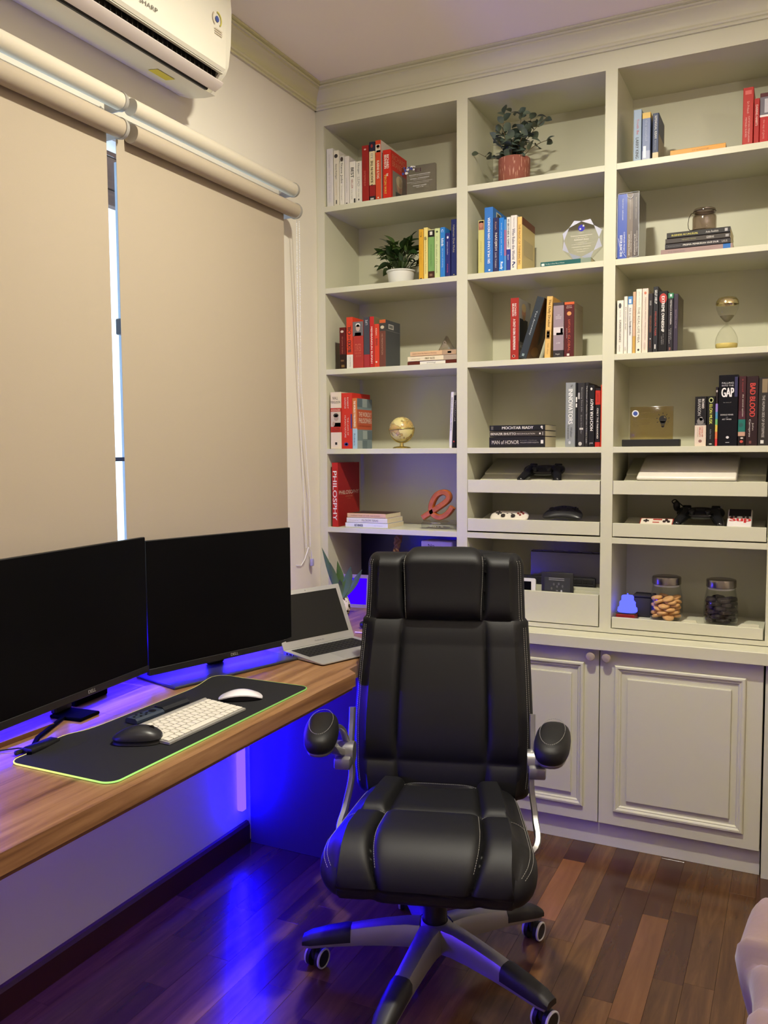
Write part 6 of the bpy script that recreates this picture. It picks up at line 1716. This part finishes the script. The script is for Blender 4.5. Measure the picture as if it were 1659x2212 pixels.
# ---- candle lamp and jars in the low tray
t = thing('candle_lamp', 'glowing blue candle shaped lamp on a red and black box', 'lamp', (1.2145, .06, .7968))
b = MB(); b.rbox(-.034, .03, -.03, .03, 0, .019, .001, 1); b.build('red_base', mat((140, 28, 26), .45), t)
b = MB(); b.rbox(-.036, .034, -.03, .03, .0192, .024, .002, 1); b.build('black_cap', mat((24, 22, 28), .45), t)
b = MB(); b.lathe([(.0, .0243), (.033, .0243), (.0345, .028), (.033, .038), (.0285, .042), (.0275, .052), (.0285, .056), (.0245, .062), (.0215, .064), (.021, .078), (.019, .081), (.003, .0815), (.002, .089), (0, .0895)], 28, cap=False)
b.build('candle', emit('candle_glow', (.075, .09, 1.0), 2.4), t, smooth=40)
t = thing('small_box', 'small dark fabric box between the blue candle and cookie jar', 'box', (1.262, .13, .7968))
b = MB(); b.rbox(-.034, .034, -.03, .03, 0, .07, .006, 2); b.build('body', mat((40, 36, 46), .8), t)
b = MB(); b.rbox(-.036, .036, -.032, .032, .0705, .08, .004, 2); b.build('lid', mat((34, 30, 40), .8), t)
M_jar = glass('jar_glass', (0.96, 0.965, 0.96), .02, 1.42)
def jar(x, label):
    t = thing('glass_jar', label, 'jar', (x, .088, .7968))
    b = MB(); b.lathe([(0, .001), (.046, .001), (.0535, .006), (.0555, .02), (.0555, .05), (.053, .085), (.047, .118), (.0455, .128), (.0435, .128), (.0445, .118), (.0505, .085), (.053, .05), (.053, .02), (.051, .009), (.0, .006)], 44, cap=False)
    b.build('glass_body', M_jar, t, smooth=50)
    b = MB(); b.lathe([(0, .126), (.0448, .126), (.0482, .1285), (.0482, .149), (.047, .153), (.04, .155), (0, .1555)], 44, cap=False)
    b.build('lid', mat((150, 143, 134), .24, 1.0, name='brushed_steel'), t, smooth=40)
    b = MB(); b.cyl((0, 0, .12), (0, 0, .1255), .0425, n=32); b.build('seal', mat((210, 208, 204), .5), t)
    return t
jar(1.342, 'clear glass jar with steel lid holding golden cookies')
jar(1.5195, 'clear glass jar with steel lid holding dark chocolate biscuits')
random.seed(21)
q = MB()
q.lathe([(0, 0), (.016, .0), (.0195, .003), (.0195, .007), (.016, .0105), (.006, .012), (0, .012)], 20, cap=False)
cook_me = q.mesh('cookie', [mat((222, 170, 108), .7, name='cookie_dough', vary=.25, vscale=120, bump=.3, bscale=300)], 50)
q = MB(); q.rbox(-.0165, .0165, -.0165, .0165, 0, .0115, .002, 1); q.rbox(-.014, .014, -.014, .014, .0117, .0135, .001, 1)
bis_me = q.mesh('biscuit', [mat((38, 28, 26), .6, name='chocolate_biscuit', vary=.3, vscale=100, bump=.3, bscale=300)], 40)
def fill(x, me, nm, label, cat, group, layers, n1, rad, step, jit):
    for l in range(layers):
        m = n1 if l < layers - 1 else n1 - 1
        for k in range(m):
            a = 2 * PI * k / m + l * .7
            r_ = rad if k or m > 3 else .0
            o = link(nm, me, None, (x + r_ * math.cos(a), .088 + r_ * math.sin(a), .7968 + .0105 + l * step + random.uniform(0, .001)), (random.uniform(-jit, jit), random.uniform(-jit, jit), random.uniform(0, 6)))
            tag(o, label, cat, group)
        if l < layers - 1:
            o = link(nm, me, None, (x, .088, .7968 + .0105 + l * step), (random.uniform(-jit, jit) * .5, 0, 1))
            tag(o, label, cat, group)
fill(1.342, cook_me, 'cookie', 'round golden brown cookie inside the left glass jar', 'cookie', 'cookies in the left jar', 6, 5, .0315, .0126, .3)
fill(1.5195, bis_me, 'biscuit', 'square dark chocolate biscuit inside the right glass jar', 'biscuit', 'biscuits in the right jar', 6, 5, .032, .0136, .12)
# ================================================================== executive swivel chair
CH_LOC = (0.910, -0.985, 0.0)
CH_ROT = R(17)
ch = thing('office_chair', 'black leather executive swivel chair with pale stitching and silver star base', 'office chair', CH_LOC, (0, 0, CH_ROT))
M_lea = mat((10, 10, 12), 0.55, name='black_leather', bump=0.12, bscale=700, spec=0.42)
M_sti = mat((150, 148, 142), 0.7, name='pale_stitching')
M_sil = mat((150, 148, 146), 0.36, 0.75, name='silver_paint')
M_cap = mat((18, 17, 18), 0.5, name='black_nylon')
def gprof(t, p=6):
    t = min(1, max(0, t))
    return 1 - abs(2 * t - 1) ** p
def seg(x, cuts):
    for i in range(len(cuts) - 1):
        if x <= cuts[i + 1] or i == len(cuts) - 2:
            return i, (x - cuts[i]) / (cuts[i + 1] - cuts[i])
# ---- backrest: v 0..1 upward, u -1..1 across
BZ0, BZ1 = 0.40, 1.093
def back_axis(v):
    """y of the mid surface, leaning back with a lumbar swell"""
    return 0.232 + 0.115 * v - 0.022 * math.sin(PI * min(1, v * 1.6)) * (1 if v < .625 else 0) - 0.018 * max(0, (v - .8) / .2) ** 2
def back_w(v):
    pts = [(0, .247), (.12, .256), (.3, .258), (.5, .252), (.715, .243), (.73, .234), (.85, .231), (1, .228)]
    for i in range(len(pts) - 1):
        if v <= pts[i + 1][0]:
            f = (v - pts[i][0]) / (pts[i + 1][0] - pts[i][0])
            return pts[i][1] + (pts[i + 1][1] - pts[i][1]) * f
    return pts[-1][1]
VC = [-0.12, 0.160, 0.727, 1.02]
def back_puff(u, v):
    au = abs(u)
    cu = 0.485 + (0.16 * (v - .72) if v > .72 else 0.02 * math.sin(v * 4))
    i, tv = seg(v, VC)
    if i == 2:
        tv_ = tv
        gv = gprof(tv_, 5) if tv < .5 else gprof(tv_ * .98, 8)
        if au < cu:
            return 0.030 * gv * gprof((u / cu + 1) / 2, 16) + 0.006
        return 0.018 * gv * gprof((au - cu) / (1 - cu), 8)
    A = 0.013 if i == 1 else 0.008
    gv = gprof(tv, 7 if i == 1 else 4)
    if au < cu:
        return A * gv * gprof((u / cu + 1) / 2, 16) - (0.004 * math.sin(PI * tv) if i == 1 else 0)
    return 0.016 * gv * gprof((au - cu) / (1 - cu), 8)
TB = 0.042
def back_pt(u, v, front=True, off=0.0):
    w = back_w(v)
    z = BZ0 + (BZ1 - BZ0) * v
    y = back_axis(v)
    if front:
        y -= TB + back_puff(u, v) + off
        z += 0.018 * max(0, (v - .9) / .1) * (1 if abs(u) < .5 else 0)
    else:
        y += TB
    return Vector((u * w, y, z))
BXO = 0.0
def ring_back(v, n_front=120, n_side=12, n_back=20):
    e_t = 0.055
    ins = 0.0; sc = 1.0
    q = max(0.0, (v - (1 - e_t)) / e_t, (e_t * .8 - v) / (e_t * .8))
    if q > 0:
        c = math.sqrt(max(0, 1 - min(q, 1) ** 2))
        sc = max(.04, c); ins = 0.030 * (1 - c)
    w = back_w(v) - ins
    T = TB * sc
    y0 = back_axis(v)
    z = BZ0 + (BZ1 - BZ0) * v
    pts = []
    wi = w - T * 1.0
    for k in range(n_front + 1):
        u = -1 + 2 * k / n_front
        x = u * wi
        uu = x / w
        d = back_puff(uu * 1.0, v) * (sc ** 1.2)
        lift = 0.020 * max(0, (v - .86) / .14) * max(0, 1 - (abs(uu) / .52) ** 10)
        pts.append((x, y0 - T - d, z + lift))
    for k in range(1, n_side):
        a = -PI / 2 + PI * k / n_side
        pts.append((wi + T * math.cos(a), y0 + T * math.sin(a), z))
    for k in range(n_back + 1):
        u = 1 - 2 * k / n_back
        pts.append((u * wi, y0 + T, z))
    for k in range(1, n_side):
        a = PI / 2 + PI * k / n_side
        pts.append((-wi + T * math.cos(a), y0 + T * math.sin(a), z))
    return [(p[0] + BXO, p[1], p[2]) for p in pts]
def loft(rings):
    b = MB()
    n = len(rings[0])
    vs = [p for r in rings for p in r]
    fs = []
    for j in range(len(rings) - 1):
        for k in range(n):
            k2 = (k + 1) % n
            fs.append((j * n + k, j * n + k2, (j + 1) * n + k2, (j + 1) * n + k))
    fs.append(tuple(range(n - 1, -1, -1)))
    fs.append(tuple(range((len(rings) - 1) * n, len(rings) * n)))
    b.add(vs, fs)
    return b
vsamp = [.001, .004, .01, .018, .028, .04] + [.05 + i * (.90 - .05) / 110 for i in range(110)] + [.90 + i * .1 / 26 for i in range(26)] + [.9985]
lower = [v for v in vsamp if v <= VC[2] + .0001]
upper = [v for v in vsamp if v >= VC[2] - .008]
loft([ring_back(v) for v in lower + [VC[2]]]).build('backrest', M_lea, ch, smooth=55)
loft([ring_back(v) for v in [VC[2] + .0005] + [v for v in upper if v > VC[2] + .001]]).build('headrest', M_lea, ch, smooth=55)
def stitches(mb, path, dash=.0052, gap=.0016, r=.00065):
    P = [Vector(p) for p in path]
    acc = []
    for i in range(len(P) - 1):
        L = (P[i + 1] - P[i]).length
        n = max(1, int(round(L / .002)))
        acc += [P[i].lerp(P[i + 1], k / n) for k in range(n)]
    st_ = max(2, int(dash / .002)); gp = max(1, int(gap / .002))
    i = 0
    while i + st_ < len(acc):
        mb.tube([acc[i], acc[i + st_ // 2], acc[i + st_]], r, 4)
        i += st_ + gp
def bring(u, v, off=.0012):
    """point on the padded front, u measured on the true outline"""
    e_t = 0.055
    q = max(0.0, (v - (1 - e_t)) / e_t)
    c = math.sqrt(max(0, 1 - min(q, 1) ** 2)) if q > 0 else 1
    w = back_w(v) - 0.030 * (1 - c)
    T = TB * max(.04, c)
    lift = 0.020 * max(0, (v - .86) / .14) * max(0, 1 - (abs(u) / .52) ** 10)
    wi = w - T
    if abs(u * w) > wi:
        ex = min(T, abs(u * w) - wi)
        y = back_axis(v) - math.sqrt(max(0, T * T - ex * ex))
        return Vector((u * w + BXO, y - off, BZ0 + (BZ1 - BZ0) * v))
    return Vector((u * w + BXO, back_axis(v) - T - back_puff(u, v) * max(.04, c) ** 1.2 - off, BZ0 + (BZ1 - BZ0) * v + lift))
sb = MB()
for s in (-1, 1):
    stitches(sb, [bring(s * .94, .06 + i * (.70 - .06) / 60) for i in range(61)])
    stitches(sb, [bring(s * .965, .06 + i * (.70 - .06) / 60) for i in range(61)])
    stitches(sb, [bring(s * .93, .725 + i * (.975 - .725) / 30) for i in range(31)])
    stitches(sb, [bring(s * .96, .725 + i * (.975 - .725) / 30) for i in range(31)])
    stitches(sb, [bring(s * (.485 + .16 * (v - .72) - .025), v) for v in [.73 + i * (.985 - .73) / 34 for i in range(35)]])
o = sb.build('stitching', M_sti, ch, smooth=None); o['kind'] = 'stuff'
# ---- seat: v 0 (rear) .. 1 (front)
SY0, SY1 = 0.195, -0.275
SC_ = [-0.04, 0.07, 0.50, 1.04]
TS = 0.062
def seat_w(v):
    pts = [(0, .215), (.15, .228), (.45, .246), (.75, .262), (.9, .262), (1, .256)]
    for i in range(len(pts) - 1):
        if v <= pts[i + 1][0]:
            f = (v - pts[i][0]) / (pts[i + 1][0] - pts[i][0])
            return pts[i][1] + (pts[i + 1][1] - pts[i][1]) * f
    return pts[-1][1]
def seat_z(v):
    return 0.386 + 0.008 * v - 0.022 * max(0, (v - .72) / .28) ** 2
def seat_puff(u, v):
    au = abs(u)
    cu = .46 + .06 * v
    i, tv = seg(v, SC_)
    if i == 0:
        return 0.008 * gprof((u / cu + 1) / 2, 6) if au < cu else 0.022 * gprof((au - cu) / (1 - cu), 8) * gprof((v + .04) / .54, 10)
    if i == 1:
        t2 = (v - SC_[1]) / (SC_[2] - SC_[1])
        if au < cu:
            sag = 0.010 * math.cos(u / cu * PI / 2)
            return 0.014 * gprof(t2, 8) * gprof((u / cu + 1) / 2, 14) + 0.0 - sag * (1 - t2) * .8
        return 0.022 * gprof((v + .04) / .54, 10) * gprof((au - cu) / (1 - cu), 8)
    gv = gprof(tv, 9)
    if au < cu:
        return 0.027 * gv * gprof((u / cu + 1) / 2, 16)
    return 0.022 * gv * gprof((au - cu) / (1 - cu), 8)
def ring_seat(v, n_top=112, n_side=14, n_bot=40):
    q1 = max(0, (v - .80) / .20); q0 = max(0, (.05 - v) / .05)
    c = math.sqrt(max(0, 1 - min(1, max(q1, q0)) ** 2))
    sc = max(.05, c)
    T = TS * sc
    w = seat_w(v) - (.05 if q1 > q0 else .02) * (1 - c)
    y = SY0 + (SY1 - SY0) * v
    zc = seat_z(v)
    wi = w - T
    pts = []
    for k in range(n_top + 1):
        x = (-1 + 2 * k / n_top) * wi
        d = seat_puff(x / w, v)
        pts.append((x, y - (d * .75 * q1 ** 1.5), zc + T + d * (c ** .6)))
    for k in range(1, n_side):
        a = PI / 2 - PI * k / n_side
        pts.append((wi + T * math.cos(a), y, zc + T * math.sin(a)))
    for k in range(n_bot + 1):
        xb = (1 - 2 * k / n_bot) * wi
        ub = abs(xb) / w
        lobe = gprof((ub / .52 + 1) / 2, 12) if ub < .52 else .55 * gprof((ub - .52) / .48, 6)
        pts.append((xb, y - (.012 * q1 ** 1.5 * lobe), zc - T - .009 * lobe * min(1, max(0, (v - .45) / .3)) * c))
    for k in range(1, n_side):
        a = -PI / 2 - PI * k / n_side
        pts.append((-wi + T * math.cos(a), y, zc + T * math.sin(a)))
    return pts
sv = [.001, .004, .01, .02, .035] + [.05 + i * .70 / 80 for i in range(80)] + [.75 + .25 * math.sin(i / 40 * PI / 2) for i in range(40)] + [.9998]
loft([ring_seat(v) for v in sv]).build('seat', M_lea, ch, smooth=55)
def sring(u, v, off=.0012):
    q1 = max(0, (v - .80) / .20); c = math.sqrt(max(0, 1 - min(1, q1) ** 2))
    T = TS * max(.05, c); w = seat_w(v) - .05 * (1 - c); wi = w - T
    y = SY0 + (SY1 - SY0) * v
    x = u * w
    if abs(x) > wi:
        ex = min(T, abs(x) - wi)
        return Vector((x, y, seat_z(v) + math.sqrt(max(0, T * T - ex * ex)) + off))
    d = seat_puff(u, v)
    return Vector((x, y - d * .75 * q1 ** 1.5 - off * q1, seat_z(v) + T + d * (c ** .6) + off))
sb = MB()
for s in (-1, 1):
    for uu in (.93, .96):
        stitches(sb, [sring(s * uu, .08 + i * .88 / 60) for i in range(61)])
    stitches(sb, [sring(s * (.46 + .06 * v - .03), v) for v in [.51 + i * .46 / 40 for i in range(41)]])
    stitches(sb, [sring(s * (.5 + i * .44 / 20), .515) for i in range(21)])
stitches(sb, [sring(-.46 + i * .92 / 40, .068) for i in range(41)])
stitches(sb, [sring(-.47 + i * .94 / 40, .512) for i in range(41)])
o = sb.build('stitching', M_sti, ch, smooth=None); o['kind'] = 'stuff'
# ---- arm rests
for s in (-1, 1):
    b = MB()
    b.ball((0, 0, 0), (.043, .100, .030), 28, 16, e=2.5)
    Ma = Matrix.Translation((s * .290 + .008, -.085, .672)) @ Matrix.Rotation(s * R(-7), 4, 'Z') @ Matrix.Rotation(R(4), 4, 'X') 
    b.v = [tuple(Ma @ Vector((p[0], p[1], p[2] + (.006 if p[2] > 0 else 0)))) for p in b.v]
    pad = b.build('arm_pad', M_lea, ch, smooth=70)
    k = MB()
    stitches(k, [Ma @ Vector((.030 * math.cos(a), .082 * math.sin(a), .0365 - .003 * abs(math.sin(a)))) for a in [2 * PI * i / 60 for i in range(61)]], r=.0006)
    o = k.build('stitching', M_sti, pad, smooth=None); o['kind'] = 'stuff'
    b = MB()
    b.v = []
    tr_ = MB(); tr_.ball((0, 0, -.020), (.037, .088, .016), 24, 10, e=2.5)
    tr_.v = [tuple(Ma @ Vector(p)) for p in tr_.v]
    tr_.build('arm_tray', M_sil, ch, smooth=60)
    a = MB()
    a.ribbon(smooth_path([(s * .274, .125, .55), (s * .280, .07, .575), (s * .285, .02, .612), (s * .290, -.03, .645)], 5), .03, .020, (1, 0, 0))
    a.ribbon(smooth_path([(s * .262, .15, .56), (s * .268, .12, .61), (s * .276, .075, .64), (s * .284, .01, .65)], 5), .018, .012, (1, 0, 0))
    a.build('arm_link', M_sil, ch, smooth=40)
    a = MB()
    a.cyl((s * .240, .14, .545), (s * .290, .14, .545), .032, n=24); a.rbox(min(s * .243, s * .289), max(s * .243, s * .289), .085, .168, .512, .545, .006, 2)
    a.build('arm_pivot', M_sil, ch, smooth=40)
    a = MB()
    a.ribbon(smooth_path([(s * .254, .19, .66), (s * .254, .18, .62), (s * .255, .165, .55), (s * .252, .155, .47), (s * .262, .11, .395), (s * .262, .04, .345), (s * .18, .02, .306)], 6), [.016] * 37, [.03] * 37, (1, 0, 0))
    a.build('arm_bracket', M_sil, ch, smooth=40)
# ---- mechanism, column, star base
b = MB(); b.rbox(-.11, .11, -.12, .14, .298, .314, .004, 2); b.rbox(-.06, .06, -.09, .09, .272, .2978, .01, 2); b.build('tilt_mechanism', M_black, ch)
b = MB(); b.cyl((0, 0, .085), (0, 0, .24), .0335, .0315, 28); b.cyl((0, 0, .24), (0, 0, .28), .0255, n=24); b.build('gas_column', mat((16, 16, 18), .35), ch)
b = MB(); b.lathe([(.034, .155), (.044, .15), (.05, .13), (.052, .105), (.046, .092), (.034, .09)], 32, cap=False)
b.build('hub', M_sil, ch, smooth=40)
for k in range(5):
    ang = R(55.5 - 72 * k) - CH_ROT
    d = Vector((math.cos(ang), math.sin(ang), 0)); sd = Vector((-d.y, d.x, 0))
    LS = 1.09
    b = MB()
    rs = [(.036, .124, .074, .062), (.07, .124, .064, .060), (.12, .119, .058, .055), (.18, .110, .054, .048), (.24, .099, .051, .041), (.30, .084, .047, .031), (.318, .077, .040, .022)]
    def section(r_, z_, w_, h_, gz=0.0):
        c = d * (r_ * LS)
        out = []
        for (a_, q_) in ((-.5, -.5), (.5, -.5), (.5, .1), (.36, .42), (.18, .5), (-.18, .5), (-.36, .42), (-.5, .1)):
            out.append(tuple(c + sd * (a_ * w_) + Vector((0, 0, z_ + q_ * h_ + gz))))
        return out
    loft([section(*r_) for r_ in rs]).build('base_leg', M_sil, ch, smooth=40)
    cr_ = [(.205, .1065, .055, .046), (.215, .106, .0565, .047), (.26, .0965, .055, .042), (.305, .085, .051, .034), (.326, .077, .041, .022)]
    q = loft([section(r_, z_ + .004, w_, h_ * .78) for r_, z_, w_, h_ in cr_])
    q.build('foot_cap', M_cap, ch, smooth=40)
    # caster
    cst = MB()
    aw = R((-12, -22, 10, -8, 20)[k]) - CH_ROT
    ax = Vector((math.cos(aw), math.sin(aw), 0))
    fwd = Vector((-ax.y, ax.x, 0))
    cc = d * (.30 * LS) + fwd * .014 + Vector((0, 0, .0265))
    cst.cyl(d * (.30 * LS) + Vector((0, 0, .03)), d * (.30 * LS) + Vector((0, 0, .072)), .007, n=12)
    cst.ball(tuple(cc + Vector((0, 0, .010))), (.02, .02, .021), 16, 8)
    cobj = cst.build('caster', M_cap, ch, smooth=50)
    for s in (-1, 1):
        w_ = MB()
        w_.cyl(cc + ax * (s * .009), cc + ax * (s * .023), .026, n=28)
        wo_ = w_.build('wheel', M_cap, cobj, smooth=40)
        w2 = MB()
        M_ = Matrix.Translation(cc + ax * (s * .0232)) @ (ax * s).to_track_quat('Z', 'Y').to_matrix().to_4x4()
        w2.lathe([(.0262, -.004), (.0266, .0), (.0250, .002), (.0225, .002), (.0218, 0), (.0218, -.002)], 28, M=M_, cap=False)
        w2.build('wheel_rim', mat((206, 204, 204), .35), cobj, smooth=40)

# ================================================================== bed corner at the right edge
bd = thing('bed', 'bed corner with rumpled lilac beige duvet at lower right picture edge', 'bed', (2.4, -2.0, 0))
M_duv = mat((138, 116, 94), .9, name='duvet_cotton', bump=.25, bscale=60, vary=.05, sheen=.3, spec=.2)
out = [(3.25, -.98), (1.98, -.98), (1.86, -1.03), (1.775, -1.10), (1.722, -1.18), (1.690, -1.28), (1.667, -1.40), (1.672, -1.45), (1.694, -1.50), (1.700, -1.58), (1.692, -1.66), (1.705, -1.78), (1.72, -2.0), (1.75, -2.4), (1.77, -3.2), (3.25, -3.2)]
sm_ = smooth_path([(x, y) for x, y in out], 5)
n = len(sm_)
cxy = Vector((2.5, -2.1))
rings = []
for (z_, k_) in ((.10, -.085), (.18, -.08), (.26, -.072), (.34, -.055), (.40, -.034), (.45, -.012), (.49, 0.0), (.515, -.004), (.535, -.02), (.55, -.06), (.56, -.14)):
    r_ = []
    for i, p in enumerate(sm_):
        dv = (p - cxy).normalized()
        wob = (.010 * math.sin(i * .55 + z_ * 9) + .006 * math.sin(i * 1.3 - z_ * 15)) * max(0, min(1, (.52 - z_) / .35))
        q = p + dv * (k_ + wob)
        zz = z_ + (.012 * math.sin(i * .8) if z_ > .5 else (.008 * math.sin(i * .5) if z_ < .2 else 0))
        r_.append((q.x - 2.4, q.y + 2.0, zz))
    rings.append(r_)
loft(rings).build('duvet', M_duv, bd, smooth=60)
b = MB(); b.rbox(1.90 - 2.4, 3.22 - 2.4, -3.1 + 2, -1.2 + 2, .10, .42, .04, 3); b.build('mattress', M_white, bd)
b = MB(); b.rbox(1.92 - 2.4, 3.2 - 2.4, -3.05 + 2, -1.25 + 2, .001, .098, .005, 1); b.build('bed_frame', mat((60, 40, 28), .5), bd)

# ================================================================== ceiling fittings (room lamp, plus the added downlight and pendant)
for k, (lx, ly, lw) in enumerate(DOWNLIGHTS):
    t = thing('ceiling_light', ('recessed round ceiling light above the office chair', 'added round ceiling light behind the camera, unseen weak fill')[k], 'ceiling light', (lx, ly, CZ - .0005), group=None)
    b = MB(); b.lathe([(.062, 0), (.078, -.002), (.078, -.0045), (.062, -.006)], 36, cap=False); b.build('trim_ring', M_white, t)
    b = MB(); b.cyl((0, 0, -.0045), (0, 0, -.0015), .0615, n=32); b.build('diffuser', emit('lamp_glow_%d' % k, (1.0, .84, .6), 6.0), t, smooth=None)
t = thing('added_pendant_light', 'added opal pendant lamp beyond the right picture edge, brightening the ceiling', 'pendant lamp', FILL_PENDANT)
b = MB(); b.ball((0, 0, 0), .10, 28, 18); b.build('globe', emit('added_globe_glow', (1.0, .86, .68), 4.0), t, smooth=80)
b = MB(); b.cyl((0, 0, .101), (0, 0, .14), .03, n=20); b.cyl((0, 0, .14), (0, 0, CZ - FILL_PENDANT[2] - .001), .003, n=8); b.build('cord', M_black, t)
